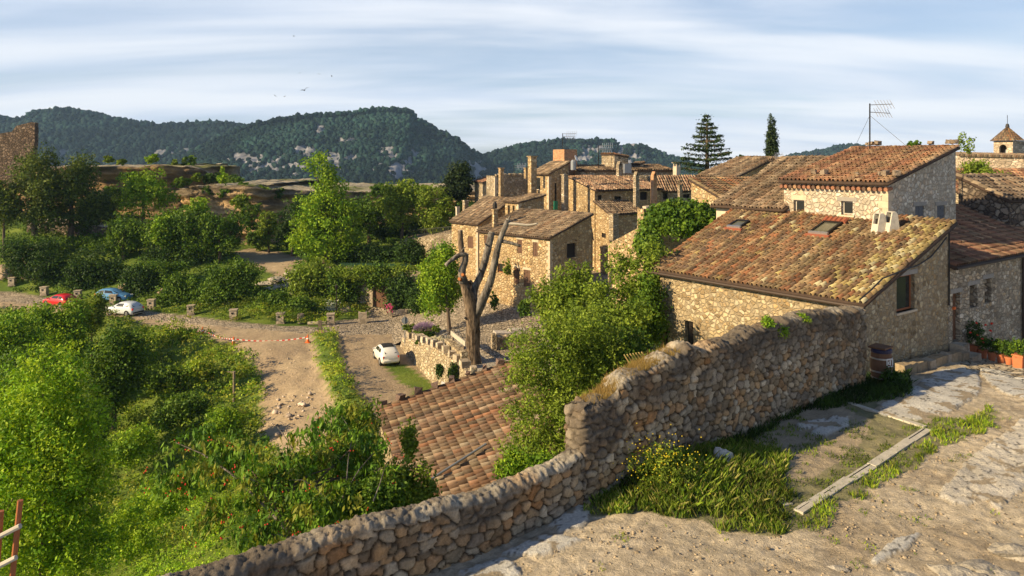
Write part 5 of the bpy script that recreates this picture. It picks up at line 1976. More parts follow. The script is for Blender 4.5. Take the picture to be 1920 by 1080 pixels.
def hill(name, ridge, D, depth, zbase, seed, ntree, tsz, colr):
    rp = np.array(ridge, float)
    n = 260
    px = np.linspace(rp[0, 0], rp[-1, 0], n)
    py = np.interp(px, rp[:, 0], rp[:, 1])
    py = py - (fbm(px * 0.03, px * 0, seed) - 0.47) * 3
    Zr = -(py - HY) * D / F
    Xr = (px - CX) * D / F
    K = 60
    V = []
    for k in range(K + 1):
        t_ = k / K
        dd = D - depth * t_
        prf = (1 - t_) ** 1.15
        nz = (fbm(px * 0.02 + 9, np.full(n, t_ * 4), seed + 2, 5) - 0.47) * 34 * min(1, t_ * 5) * D / 1100
        gul = (np.abs(fbm(px * 0.012, np.full(n, t_ * 1.2), seed + 5) - 0.47)) * 120 * min(1, t_ * 3) * D / 1100
        V.append(np.c_[Xr * (1 - 0.12 * t_), np.full(n, dd) + nz * 0.8, zbase + (Zr - zbase) * prf + nz * 0.35 - gul * 0.4 * (1 - t_)])
    Vb = V[0].copy()
    Vb[:, 1] += 300
    Vb[:, 2] = zbase
    V = np.concatenate([Vb] + V)
    i = (np.arange(K + 1)[:, None] * n + np.arange(n - 1)[None]).ravel()
    Fc = np.c_[i, i + n, i + n + 1, i + 1]

    def rockmask(x, y):
        m_ = np.zeros(len(x))
        for (a, b, rx, ry) in cliff_patches:
            q = ((x - a) / (rx * 1.15)) ** 2 + ((y - b) / (ry * 1.25)) ** 2 + (fbm(x * 0.06, y * 0.1, 77) - 0.47) * 5
            m_ = np.maximum(m_, (q < 0.9) * 1.0)
        return m_
    vx, vy = proj(V)
    rk = rockmask(vx, vy)
    c = np.tile((0.012, 0.026, 0.018), (len(V), 1))
    gr = fbm(vx * 0.12, vy * 0.35, 78)
    c[rk > 0] = (np.array((0.24, 0.245, 0.27)) * (0.35 + 1.2 * gr[:, None]))[rk > 0]
    nzz = (fbm(vx * 0.3, vy * 0.12, 5) - 0.47) * 40
    V[:, 1] += np.where(rk > 0, nzz, 0)
    o = link(name, mesh_np(name, V, Fc, M['hillwood'], c))
    o['kind'] = 'structure'
    # trees
    fi = rng.integers(0, len(Fc), ntree)
    uv = rng.random((ntree, 2))
    q = V[Fc[fi]]
    pos = (q[:, 0] * (1 - uv[:, :1]) + q[:, 1] * uv[:, :1]) * (1 - uv[:, 1:]) + (q[:, 3] * (1 - uv[:, :1]) + q[:, 2] * uv[:, :1]) * uv[:, 1:]
    ok_ = (fi >= n)
    # extra trees standing along the crest
    ne = 700
    f_ = rng.random(ne) * (n - 1)
    cr = np.c_[np.interp(f_, np.arange(n), V[n:2 * n, 0]), np.interp(f_, np.arange(n), V[n:2 * n, 1]) - rng.random(ne) * 20, np.interp(f_, np.arange(n), V[n:2 * n, 2])]
    pos = np.concatenate([pos[ok_], cr])
    x_, y_ = proj(pos)
    rk = rockmask(x_, y_)
    keep = (rk < 0.5) | (rng.random(len(pos)) < 0.06)
    keep &= (y_ < 365) & (x_ > -40) & (x_ < 1960)
    pos = pos[keep]
    N = len(pos)
    s_ = tsz * rng.uniform(0.55, 1.35, (N, 1)) * D / 1100
    asp = rng.uniform(0.8, 1.6, (N, 1))
    J = rng.normal(size=(N, 12, 3)) * 0.16
    Vt = (IV[None] + J) * s_[:, :, None] * np.concatenate([np.ones((N, 1)), np.ones((N, 1)), asp], 1)[:, None, :] + pos[:, None, :] + np.concatenate([np.zeros((N, 2)), s_ * 0.5], 1)[:, None, :]
    Ft = (IF[None] + (np.arange(N) * 12)[:, None, None]).reshape(-1, 3)
    tn = (np.clip(fbm(pos[:, 0] * 0.016, pos[:, 2] * 0.05, seed + 30) * 3.2 - 0.9, 0.12, 1.6) + 0.35)[:, None]
    cc = np.array(colr) * rng.uniform(0.55, 1.5, (N, 1)) * tn
    cc[:, 0] *= rng.uniform(0.85, 1.2, N)
    o = link('hill_forest', mesh_np('hill_forest', Vt.reshape(-1, 3), Ft, M['hillwood'], np.repeat(cc, 20, 0)))
    o['kind'] = 'stuff'
    tag(o, {1: 'dark pine wood on the wide left hill', 2: 'dense pine wood on the high middle hill with white crags', 3: 'pine wood on the lower cliffed hill behind the village', 4: 'distant wooded hill behind the satellite dish'}[seed // 10], 'forest')


FC_ = (0.012, 0.029, 0.023)
hill('hill', [(-300, 250), (-100, 232), (0, 222), (25, 229), (45, 230), (70, 216), (120, 210), (160, 214), (230, 230), (290, 239), (345, 238), (400, 234), (440, 237), (480, 248), (560, 280), (650, 320)], 1500, 700, -130, 10, 17000, 3.6, FC_)
hill('hill', [(230, 370), (330, 312), (400, 270), (470, 241), (520, 229), (580, 220), (640, 218), (700, 210), (740, 208), (772, 213), (785, 228), (820, 246), (860, 266), (890, 288), (930, 318), (1000, 345), (1040, 360)], 1150, 520, -110, 20, 26000, 3.2, FC_)
hill('hill', [(820, 350), (870, 312), (910, 294), (960, 281), (1000, 272), (1050, 267), (1120, 268), (1165, 271), (1190, 269), (1212, 281), (1240, 292), (1275, 303), (1330, 325), (1420, 350)], 1300, 500, -110, 30, 15000, 3.2, FC_)
hill('hill', [(1380, 345), (1430, 318), (1480, 298), (1540, 288), (1585, 277), (1625, 281), (1680, 294), (1740, 315), (1840, 345)], 1700, 500, -110, 40, 6000, 3.6, FC_)

# ------------------------------------------------------------------ trees and shrubs of the place
tree('pine_tree', 'tall ragged pine with a bare trunk standing before the ruined tower', 66, 268, 448, 108, 99, 'pine', 0.34, 460, 26, group='pines on the left slope', k=8, cr=1.05, trk=0.42)
tree('pine_tree', 'dark broad pine with a crooked trunk, middle of the left hand pines', 132, 285, 452, 104, 101, 'pine', 0.34, 440, 26, group='pines on the left slope', k=8, cr=1.0, trk=0.4)
tree('pine_tree', 'slimmer shaded pine against the undercut cliff', 184, 345, 448, 62, 103, 'pine', 0.32, 200, 24, group='pines on the left slope', k=6, cr=0.9)
tree('pine_tree', 'low bushy pine cut by the left picture edge', 8, 325, 440, 74, 97, 'pine', 0.34, 220, 24, group='pines on the left slope', k=6, cr=1.0)
tree('broadleaf_tree', 'light green spreading tree growing against the overhanging cliff', 272, 317, 412, 96, 106, 'bright', 0.36, 240, 24, k=7, cr=0.95)
tree('broadleaf_tree', 'dense mid green tree at the foot of the tawny cliff', 345, 378, 500, 128, 95, 'mid', 0.34, 360, 24, k=8, cr=1.05)
tree('broadleaf_tree', 'rounded green tree right of its dense neighbour, against the orange cliff', 412, 398, 488, 84, 94, 'mid', 0.34, 230, 22, k=6)
tree('broadleaf_tree', 'bright topped young tree poking above the dense tree by the cliff', 372, 366, 440, 60, 98, 'bright', 0.34, 150, 22, k=5)
tree('broadleaf_tree', 'low yellowish green tree in front of the light spreading tree', 300, 402, 468, 48, 93, 'bright', 0.32, 120, 22, k=4)
tree('broadleaf_tree', 'shadowed green tree between the pines and the light tree', 232, 395, 490, 78, 97, 'mid', 0.34, 200, 22, k=6)
tree('broadleaf_tree', 'slender pale green tree right of the lit cliff face', 504, 384, 462, 48, 103, 'olive', 0.32, 130, 22, k=5)
gl = P(610, 420, 92)
big = [(gl[0], gl[1], gl[2] - 1.2, 4.3, 3.2, 4.0), (gl[0] - .3, gl[1], gl[2] + 2.4, 3.6, 2.4, 2.0), (gl[0] + 0.6, gl[1], gl[2] + 4.4, 2.2, 1.8, 1.6), (gl[0] - 0.9, gl[1], gl[2] + 7.6, 1.9, 1.5, 1.5), (gl[0] + .2, gl[1], gl[2] + 6.0, 1.2, 1.2, 1.2),
       (gl[0] + 2.6, gl[1], gl[2] + 1.2, 2.0, 1.6, 1.8), (gl[0] - 2.7, gl[1], gl[2] - 1.8, 2.0, 1.7, 2.0), (gl[0] + 2.7, gl[1], gl[2] - 2.4, 2.0, 1.7, 2.0)]
tree('broadleaf_tree', 'tallest bright green leafy tree in the middle distance with a narrow lopsided top', 610, 282, 485, 116, 92, 'bright', 0.34, 620, 26, lobes=big, cr=0.95, trk=0.35)
tree('broadleaf_tree', 'dark ivy-clad tree on the cliff left of the tallest bright tree', 548, 362, 475, 72, 101, 'dark', 0.34, 260, 22, k=6)
tree('broadleaf_tree', 'rounded tree directly right of the tallest bright tree', 692, 352, 450, 92, 99, 'mid', 0.34, 260, 22, k=7)
tree('broadleaf_tree', 'leafy olive green tree with a forked sunlit top before the flat plateau', 752, 334, 440, 88, 97, 'olive', 0.34, 270, 22, k=7)
tree('broadleaf_tree', 'wide olive green tree left of the dark conical tree', 815, 340, 448, 92, 96, 'olive', 0.34, 270, 22, k=7)
tree('cypress_tree', 'dark conical evergreen beside the leftmost village roofs', 860, 293, 392, 50, 98, 'cypress', 0.36, 300, 24, k=4, cr=0.8, base=P(860, 425, 98))
tree('broadleaf_tree', 'dark low tree below the conical evergreen', 872, 372, 430, 60, 95, 'dark', 0.34, 150, 20, k=4)
# plateau shrubs
for (lab, px, y0, y1, w, D, pal) in (
        ('twin-topped small shrub on the upper rock plateau', 203, 290, 306, 24, 121, 'olive'),
        ('low round shrub on the rim right of the twin-topped one', 227, 297, 311, 22, 119, 'olive'),
        ('airy bright shrub alone on the upper plateau', 287, 287, 309, 28, 120, 'bright'),
        ('dark round shrub at the right end of the upper plateau', 354, 290, 322, 32, 122, 'mid'),
        ('greyish shrub left of the dark round one', 326, 294, 326, 26, 121, 'olive'),
        ('bright yellow green sapling on the lower plateau', 418, 313, 352, 22, 112, 'lime'),
        ('rim shrub right of the yellow green sapling', 455, 340, 364, 32, 110, 'mid'),
        ('low yellowish rim shrub above the ivy cliff', 493, 346, 366, 26, 111, 'olive'),
        ('dark shrub clump hanging over the cliff rim', 520, 352, 372, 34, 110, 'dark'),
        ('small rim shrub between the two cliff steps', 370, 322, 342, 22, 116, 'olive'),
        ('heathery shrub below the upper cliff step', 340, 330, 354, 34, 115, 'mid'),
        ('shrub spilling over the lower cliff rim at its left end', 388, 343, 366, 36, 110, 'mid'),
        ('brownish shrub on the lower rim beneath the sapling', 425, 346, 370, 30, 109, 'mid')):
    bush(lab, px, y0, y1, w, D, pal, 0.34, 60, 18, k=3)
# walls of greenery behind the road
IVY = 'ivy and bramble banks along the road'
for (lab, px, y0, y1, w, D, pal, n) in (
        ('long dark ivy hedge above the red car', 75, 436, 548, 150, 93, 'dark', 520),
        ('dark ivy hedge above the blue car', 178, 452, 560, 120, 90, 'dark', 420),
        ('shadowed thicket right of the blue car', 262, 500, 572, 80, 86, 'dark', 220),
        ('hanging bramble bank behind the middle stone posts', 345, 505, 592, 120, 82, 'mid', 380),
        ('grassy green mound crest above the bramble bank', 300, 488, 530, 110, 87, 'mid', 200),
        ('lush rounded ivy mound left of the rock steps', 428, 482, 592, 130, 81, 'mid', 470),
        ('low scrub at the foot of the rock steps', 508, 545, 592, 62, 78, 'mid', 130),
        ('scrub mound right of the rock steps', 562, 556, 600, 56, 77, 'mid', 130),
        ('clipped green bank with a sunlit top left of the lamp post', 585, 494, 566, 110, 82, 'olive', 330),
        ('bushy bank behind the lamp post', 655, 502, 584, 90, 81, 'mid', 300),
        ('ivy hanging over the left side of the arched door', 700, 500, 545, 50, 79.5, 'mid', 140),
        ('ivy mass over the right side of the arched door', 752, 506, 584, 56, 78.5, 'dark', 240),
        ('round climbing shrub right of the arched door', 790, 520, 590, 56, 76, 'dark', 200),
        ('garden shrubs behind the low green fence', 705, 455, 500, 130, 92, 'dark', 260),
        ('dark upright garden bush by the railing', 770, 446, 512, 60, 89, 'dark', 220),
        ('scrub under the tallest bright tree', 650, 462, 500, 80, 93, 'mid', 150),
        ('bushy undergrowth at the feet of the pines', 140, 440, 466, 260, 99, 'mid', 260),
        ('undergrowth under the leafy tree group', 330, 462, 506, 150, 93, 'dark', 220),
        ('shadowy thicket under the plateau trees', 760, 405, 452, 190, 101, 'dark', 330)):
    bush(lab, px, y0, y1, w, D, pal, 0.27, n, 24, k=9, cr=0.75, group=IVY, depth=0.4)

# valley trees, left foreground
VT = 'trees on the valley slope'
tree('broadleaf_tree', 'rounded bright tree whose top hides the red car', 108, 560, 705, 118, 63, 'bright', 0.24, 520, 26, k=8, cr=0.72, group=VT)
tree('broadleaf_tree', 'small pyramidal tree standing between the red and the silver car', 172, 547, 640, 54, 66, 'olive', 0.22, 220, 24, k=5, cr=0.5, group=VT)
tree('broadleaf_tree', 'large dark green tree below the silver car', 214, 606, 790, 120, 55, 'mid', 0.22, 640, 26, k=9, cr=0.72, group=VT)
tree('broadleaf_tree', 'bright leafy tree at the left edge under the road', 22, 575, 720, 120, 58, 'bright', 0.24, 420, 26, k=7, cr=0.8, group=VT)
tree('broadleaf_tree', 'shadowed tree between the bright left trees', 60, 640, 800, 120, 48, 'mid', 0.2, 420, 26, k=7, cr=0.7, group=VT)
tree('broadleaf_tree', 'low green tree beneath the large dark one', 165, 745, 850, 110, 46, 'mid', 0.2, 300, 26, k=6, cr=0.6, group=VT)
nb = P(85, 860, 21)
nl = [(nb[0], nb[1], nb[2] - .3, 1.7, 1.5, 2.6), (nb[0] + .2, nb[1], nb[2] + 2.3, 1.0, 1.0, 1.0), (nb[0] + .7, nb[1], nb[2] + 1.0, 1.1, 1.0, 1.2), (nb[0] - 1.2, nb[1], nb[2] + 0.6, 1.1, 1.0, 1.5), (nb[0] + .8, nb[1], nb[2] - 1.0, 1.2, 1.0, 1.2),
      (nb[0] - .9, nb[1], nb[2] - 2.2, 1.6, 1.2, 1.5), (nb[0] + 0.6, nb[1], nb[2] - 2.7, 1.2, 1.1, 1.3)]
tree('broadleaf_tree', 'near tall lime green tree filling the lower left corner', 85, 655, 1080, 230, 21, 'lime', 0.115, 1500, 30, lobes=nl, cr=0.34, trk=0.13, asp=0.5, base=(nb[0], nb[1], -15.2), group=VT)
tree('broadleaf_tree', 'near leafy tree partly out of the picture at the left edge', -20, 640, 1000, 200, 26, 'bright', 0.14, 800, 28, k=8, cr=0.42, asp=0.5, group=VT)

for (px, y0, y1, w, D, pal, lab) in ((300, 690, 745, 90, 60, 'mid', 'dark bramble mound in the meadow hollow'), (345, 735, 800, 110, 50, 'mid', 'shadowed bramble mound below the meadow path'), (240, 800, 880, 110, 42, 'bright', 'leafy mound beside the near lime tree'),
        (420, 765, 820, 90, 46, 'bright', 'white-flecked green mound near the wooden pole'), (330, 620, 665, 90, 70, 'grass', 'sunlit bramble bank just below the silver car'), (420, 655, 700, 90, 66, 'grass', 'yellow green bank left of the cones'), (360, 680, 730, 100, 61, 'grass', 'green hummock in the middle of the slope'),
        (300, 900, 980, 120, 34, 'lime', 'bright yellow green mound on the valley floor'), (230, 960, 1060, 130, 29, 'lime', 'bright leafy mound right of the near lime tree'), (460, 690, 735, 60, 60, 'grass', 'grassy hummock at the edge of the dirt track'), (260, 655, 710, 80, 66, 'bright', 'round bush on the slope right of the large dark tree')):
    bush(lab, px, y0, y1, w, D, pal, 0.004 * D, 200, 26, k=7, cr=0.011 * D, depth=0.8, group='mounds of scrub on the valley slope')
for (px, y0, y1, w, D, pal, lab) in ((215, 345, 400, 60, 112, 'mid', 'scrub growing from the shaded rock behind the pines'), (455, 362, 395, 40, 107, 'olive', 'scrub spilling down the face of the lit cliff'), (400, 440, 480, 50, 100, 'mid', 'bush at the base of the lit cliff'), (480, 430, 470, 40, 104, 'mid', 'low bush beside the slender pale tree'),
        (585, 358, 400, 60, 104, 'dark', 'ivy sheet over the rock behind the tallest bright tree'), (720, 345, 372, 60, 110, 'mid', 'shrubs along the plateau rim right of the tallest tree'), (790, 345, 370, 70, 110, 'olive', 'shrubs along the plateau rim near the conical evergreen')):
    bush(lab, px, y0, y1, w, D, pal, 0.32, 120, 22, k=5, depth=0.6)
for (px, y0, y1, w, D, pal, lab) in ((442, 322, 362, 44, 121, 'mid', 'bushy corner growth where the upper plateau ends'), (400, 322, 345, 40, 117, 'dark', 'dark growth under the right end of the upper plateau'), (250, 318, 345, 60, 113, 'dark', 'dark hanging growth on the upper rock band'), (470, 372, 440, 46, 106, 'mid', 'tall scrub in front of the lower lit rock')):
    bush(lab, px, y0, y1, w, D, pal, 0.32, 110, 22, k=5, depth=0.6)

# cherry tree
cb = P(560, 1010, 15.5)
cl_ = []
for (px, py, D, rx, rz) in ((420, 870, 16.5, 0.9, 0.65), (330, 900, 17, 0.7, 0.5), (500, 900, 16, 1.0, 0.8), (590, 860, 17, 1.1, 0.9), (680, 870, 17.5, 1.0, 0.9), (610, 960, 15.2, 1.0, 0.6), (720, 920, 16.5, 0.7, 0.6), (500, 990, 14.8, 0.9, 0.45), (390, 830, 17.5, 0.9, 0.3), (640, 800, 19, 0.9, 0.6), (400, 970, 15.4, 0.7, 0.5)):
    c = P(px, py, D)
    cl_.append((c[0], c[1], c[2], rx, rx * 0.8, rz))
cherry = tree('cherry_tree', 'near spreading cherry tree with drooping leaves and red fruit behind the low wall', 520, 800, 1050, 460, 16, 'cherry', 0.165, 480, 22, lobes=cl_, cr=0.22, asp=0.34, droop=0.75, base=(cb[0] + .5, cb[1], -10.2), trk=0.10, shell=0.6)
# cherries
mb = MB()
for i in range(80):
    L_ = cl_[rng.integers(0, len(cl_))]
    d_ = rng.normal(size=3)
    d_ /= np.linalg.norm(d_)
    d_[1] = -abs(d_[1])
    q = np.array(L_[:3]) + d_ * np.array(L_[3:]) * rng.uniform(0.85, 1.12)
    for k in range(int(rng.integers(1, 4))):
        c = q + rng.normal(size=3) * 0.03
        r_ = 0.014
        mb.add([c + v * r_ * 1.2 for v in IV], [tuple(f) for f in IF], (0.5, 0.02, 0.015))
mb.build('cherries', M['red'], cherry)['kind'] = 'stuff'
mb = MB()
for (a_, b_, r_) in (((560, 1020, 15.2), (330, 830, 17), .035), ((620, 1030, 15), (420, 1010, 14.6), .022), ((590, 1000, 15.4), (520, 800, 18), .03), ((610, 1010, 15.4), (700, 850, 17), .035), ((520, 960, 15.6), (430, 900, 15.6), .016), ((640, 980, 15.4), (540, 900, 15.3), .014), ((700, 940, 15.4), (760, 850, 16), .015), ((650, 900, 16), (640, 780, 18.6), .015)):
    A_, B_ = P(*a_), P(*b_)
    m_ = (A_ + B_) / 2 + np.array((0, 0, 0.25)) + rng.normal(size=3) * 0.08
    q1, q2 = (A_ + m_) / 2 + rng.normal(size=3) * 0.05, (B_ + m_) / 2 + np.array((0, 0, 0.08))
    mb.tube([A_, q1, m_, q2, B_], [r_, r_ * .8, r_ * .6, r_ * .4, r_ * .2], 6, bump=0.1)
mb.build('boughs', M['deadwood'], cherry)
# shrubs right of cherry
bush('feathery sapling thicket left of the near tiled roof', 668, 740, 905, 100, 24, 'olive', 0.13, 330, 26, name='shrub', cr=0.32, k=8, asp=0.5)
bush('glossy shrub overlapping the lower left corner of the near tiled roof', 765, 850, 985, 120, 17.5, 'olive', 0.11, 330, 26, name='shrub', cr=0.24, k=7, asp=0.5)
bush('slender shoot growing up in front of the near tiled roof', 768, 780, 880, 26, 20, 'olive', 0.11, 60, 20, name='shrub', cr=0.16, k=3, asp=0.5)
bush('leafy shrub heaped against the low wall right of the cherry tree', 690, 900, 985, 130, 16, 'mid', 0.11, 300, 26, name='shrub', cr=0.24, k=6, asp=0.5)
# large glossy bush
gb = P(1055, 750, 24)
gL = [(gb[0], gb[1], gb[2], 2.0, 1.6, 1.9), (gb[0] - .7, gb[1], gb[2] + 1.5, 1.3, 1.2, 0.9), (gb[0] + 1.2, gb[1] + 1, gb[2] + 1.2, 1.6, 1.4, 1.2), (gb[0] - .8, gb[1] - .5, gb[2] - 1.5, 1.3, 1.1, 0.9), (gb[0] + .6, gb[1], gb[2] - 1.0, 1.3, 1.2, 1.1), (gb[0] + 1.9, gb[1] + 1.6, gb[2] + 0.4, 1.2, 1.2, 1.1), (gb[0] + .4, gb[1] + .4, gb[2] + 2.2, 1.2, 1.1, 0.7)]
bush('huge glossy evergreen bush filling the gap between near roof and high wall', 1055, 600, 895, 240, 24, 'olive', 0.115, 1500, 30, name='bush', lobes=gL, cr=0.36, asp=0.42)
bush('bright green shrub at the foot of the huge glossy bush', 985, 850, 900, 110, 19, 'bright', 0.1, 130, 24, name='bush', cr=0.22, asp=0.5)
tree('broadleaf_tree', 'airy thin-leaved tree screening the left end of the big house', 1195, 442, 670, 165, 33, 'olive', 0.15, 620, 24, k=12, cr=0.42, asp=0.6, trk=0.1, shell=0.7)
tree('broadleaf_tree', 'open crowned tree rising before the brown shuttered house gable', 1080, 500, 660, 180, 34, 'olive', 0.15, 600, 24, k=12, cr=0.42, asp=0.6, trk=0.08, shell=0.7)
tree('broadleaf_tree', 'leafy tree filling the gap between the huge bush and the big house', 1135, 540, 720, 190, 30, 'olive', 0.14, 620, 24, k=12, cr=0.42, asp=0.6, trk=0.08, shell=0.6)
bush('dark glossy shrub mass against the back of the high wall', 1165, 620, 720, 120, 25, 'mid', 0.12, 420, 26, cr=0.36, k=8, asp=0.5)
bush('ivy and creeper clinging to the shaded left end of the big house wall', 1222, 500, 660, 60, 31.5, 'mid', 0.13, 220, 22, cr=0.36, asp=0.7)
bush('thick ivy cap draped over the square stone building', 1272, 376, 446, 136, 44.5, 'mid', 0.2, 620, 26, cr=0.45, k=12, asp=0.9, depth=0.9)
bush('ivy tongue trailing down beside the big tiled roof', 1215, 432, 480, 46, 42, 'mid', 0.2, 130, 24, cr=0.42, k=5, asp=0.9)
bush('hedge top visible behind the white chimney', 1282, 326, 346, 60, 96, 'mid', 0.35, 100, 20)
bush('leafy bush top over the far brown roof', 1388, 291, 302, 26, 75, 'mid', 0.25, 50, 18)
bush('small plant growing on the ridge behind the upper tiles', 1716, 262, 280, 30, 35, 'mid', 0.13, 50, 16)
bush('tall loose shrub in front of the church nave', 1822, 296, 345, 52, 46, 'olive', 0.16, 120, 16, cr=0.35, shell=0.8)
bush('wispy shoot rising above the church nave wall', 1812, 250, 300, 30, 46, 'olive', 0.16, 26, 14, cr=0.22, shell=0.8)
bush('olive shrub between the dark outbuilding and the farther roof', 1868, 318, 362, 60, 45, 'olive', 0.16, 130, 18, cr=0.35)
bush('bush at the right edge below the farther roof', 1908, 405, 440, 40, 44, 'mid', 0.16, 80, 18)
# tree beside the dead trunk
tree('broadleaf_tree', 'leafy double stemmed tree just left of the lopped dead tree', 828, 446, 606, 84, 63, 'bright', 0.21, 620, 26, k=8, cr=0.62, base=np.array(((843 - CX) * 62 / F, 62, -14.7)), trk=0.17)
bush('climbing rose on the left part of the honey coloured facade', 925, 545, 582, 20, 66, 'mid', 0.18, 60, 18)
bush('climber growing up the middle of the honey coloured facade', 984, 555, 600, 26, 62, 'mid', 0.18, 90, 18)
bush('creeper hanging around the little porch window', 951, 480, 520, 22, 66.5, 'olive', 0.18, 50, 16)

# cedar: layered horizontal boughs
cd = P(1326, 330, 72)
ced = thing('cedar_tree', 'dark cedar with layered horizontal boughs behind the brown roof', 'tree', cd)
hgt = 116 * 72 / F
pos, nn = [], []
mbt = MB()
mbt.tube([cd - np.array((0, 0, 1)), cd + np.array((0, 0, hgt * 0.96))], [0.28, 0.04], 8)
for L_ in range(13):
    f_ = L_ / 12
    z = cd[2] + hgt * (0.08 + 0.9 * f_ ** 0.9)
    ln = (1 - f_) ** 0.75 * 3.0 + 0.25
    for k in range(7 if L_ < 10 else 4):
        a = rng.uniform(0, 6.28)
        l_ = ln * rng.uniform(0.55, 1.08)
        if L_ == 1 and k == 0:
            a, l_ = math.pi * 0.98, 3.4
        if L_ == 2 and k == 0:
            a, l_ = 0.1, 2.6
        d_ = np.array((math.cos(a), math.sin(a), 0))
        S0_ = np.array((cd[0], cd[1], z))
        E_ = S0_ + d_ * l_ + np.array((0, 0, 0.10 * l_))
        mbt.tube([S0_, (S0_ + E_) / 2 + np.array((0, 0, -0.08)), E_], [0.06, 0.04, 0.01], 4)
        m_ = int(70 * l_ / 2) + 14
        u = rng.random(m_) ** 0.7
        sp_ = 0.42 * (1.15 - u)
        side_ = np.array((-d_[1], d_[0], 0))
        q = S0_ + (E_ - S0_) * u[:, None] + side_ * (rng.normal(size=m_) * sp_)[:, None] + np.array((0, 0, 1)) * (rng.normal(size=m_) * 0.05 - 0.12 * np.abs(rng.normal(size=m_)))[:, None]
        pos.append(q)
        nn.append(rng.normal(size=(m_, 3)) * 0.5 + np.array((0, 0, 1)))
pos = np.concatenate(pos)
nn = np.concatenate(nn)
cc = np.array(PALG['cypress'])[rng.integers(0, 3, len(pos))] * 1.5
V, Fc, cc = leaf_quads(pos, nn, 0.34, 0.35, cc)
add_leaves(ced, V, Fc, cc, 'foliage', M['needle'])
mbt.build('trunk', M['bark'], ced)
# cypress
cy = P(1447, 305, 70)
cyt = thing('cypress_tree', 'tall narrow dark cypress on the skyline', 'tree', cy)
lb = []
for (dx, z, r_, rz_) in ((0, 0.9, 0.62, 1.3), (0.05, 2.3, 0.55, 1.2), (-0.28, 2.6, 0.25, 1.3), (0.28, 1.6, 0.3, 1.5), (0.0, 3.6, 0.3, 1.1), (-.35, 1.3, .25, 1.0)):
    lb.append((cy[0] + dx, cy[1], cy[2] + z, r_, r_, rz_))
V, Fc, cc, _ = crown(lb, 260, 0.22, 24, 0.2, 'cypress', 0.45, shell=0.5, flat=1.6, droop=0.3, top=0.2)
add_leaves(cyt, V, Fc, cc, 'foliage', M['needle'])
mb = MB()
mb.tube([cy - np.array((0, 0, 1)), cy + np.array((0, 0, 3.6))], [0.2, 0.05], 6)
mb.build('trunk', M['bark'], cyt)

# slope undergrowth: nobody could count it
def undergrowth(name, label, n, regions, pal, leaf, per, cr, h0, h1, zf=None, asp=0.6, noroad=True):
    pts = []
    for (x0, x1, y0, y1, w) in regions:
        m_ = int(n * w)
        pts.append(np.c_[rng.uniform(x0, x1, m_), rng.uniform(y0, y1, m_)])
    pts = np.concatenate(pts)
    z = tps_eval(TF, pts[:, 0], pts[:, 1]) if zf is None else zf(pts[:, 0], pts[:, 1])
    px, py = CX + F * pts[:, 0] / pts[:, 1], HY - F * z / pts[:, 1]
    keep = (px > -60) & (px < 1980) & (py < 1120) & ~((((pts[:, 0] - WS[0]) * TD[0] + (pts[:, 1] - WS[1]) * TD[1]) > -0.9) & (pts[:, 1] > 13))
    keep &= ~((pts[:, 0] > 9) & (pts[:, 1] < 40))
    if noroad:
        jx = (fbm(pts[:, 0] * 0.7, pts[:, 1] * 0.7, 3) - 0.47) * 40
        jy = (fbm(pts[:, 0] * 0.7, pts[:, 1] * 0.7, 9) - 0.47) * 16
        keep &= ~(in_poly(px + jx * .6, py + jy * .6, dirt_poly) & ~in_poly(px, py, strip_poly)) & ~in_poly(px, py, road_poly) & ~in_poly(px, py, path_poly)
        keep &= ~((py < 640) & (pts[:, 1] < 76) & (pts[:, 1] > 60) & (py > 600) & (px > 640))
    pts, z = pts[keep], z[keep]
    N = len(pts)
    hf = fbm(pts[:, 0] * 0.35, pts[:, 1] * 0.35, 88)
    hh_ = (h0 + (h1 - h0) * np.clip(hf * 2.4 - 0.7, 0, 1)) * rng.uniform(0.6, 1.2, N)
    C = np.c_[pts, z + hh_ * rng.uniform(0.2, 0.9, N)]
    pc = np.array(PALG[pal])
    tn = np.clip(fbm(pts[:, 0] * 0.2, pts[:, 1] * 0.2, 90) * 1.6 + 0.1, 0.45, 1.4)
    ccol = pc[rng.integers(0, len(pc), N)] * (tn * rng.uniform(0.8, 1.2, N))[:, None]
    idx = np.repeat(np.arange(N), per)
    ld = rng.normal(size=(len(idx), 3))
    ld[:, 2] = np.abs(ld[:, 2]) + 0.1
    ld /= np.linalg.norm(ld, axis=1, keepdims=True)
    pos = C[idx] + ld * (cr * rng.uniform(0.4, 1.1, len(idx)))[:, None] * np.array((1.2, 1.2, 0.8))
    V, Fc, cc = leaf_quads(pos, ld + rng.normal(size=ld.shape) * 0.5, leaf, asp, ccol[idx] * rng.uniform(0.8, 1.2, (len(idx), 1)))
    me = mesh_np(name, V, Fc, M['leaf'], cc)
    o = link(name, me)
    tag(o, label, 'vegetation', kind='stuff')


undergrowth('undergrowth', 'sunlit weeds and brambles covering the valley slope below the road', 11000, [(-62, -8, 36, 80, 1.0)], 'grass', 0.19, 14, 0.40, 0.1, 2.3)
undergrowth('undergrowth', 'deep green weeds on the valley floor below the near wall', 6500, [(-30, -3, 14, 42, 1.0)], 'lime', 0.11, 18, 0.30, 0.1, 1.7)
undergrowth('undergrowth', 'scrubby ground cover between hedges and cliff', 3600, [(-95, 5, 78, 116, 1.0)], 'mid', 0.28, 14, 0.6, 0.1, 0.9)
undergrowth('undergrowth', 'ground cover under the bushes between the near walls', 1500, [(-4, 14, 18, 48, 1.0)], 'mid', 0.14, 14, 0.35, 0.1, 0.6)


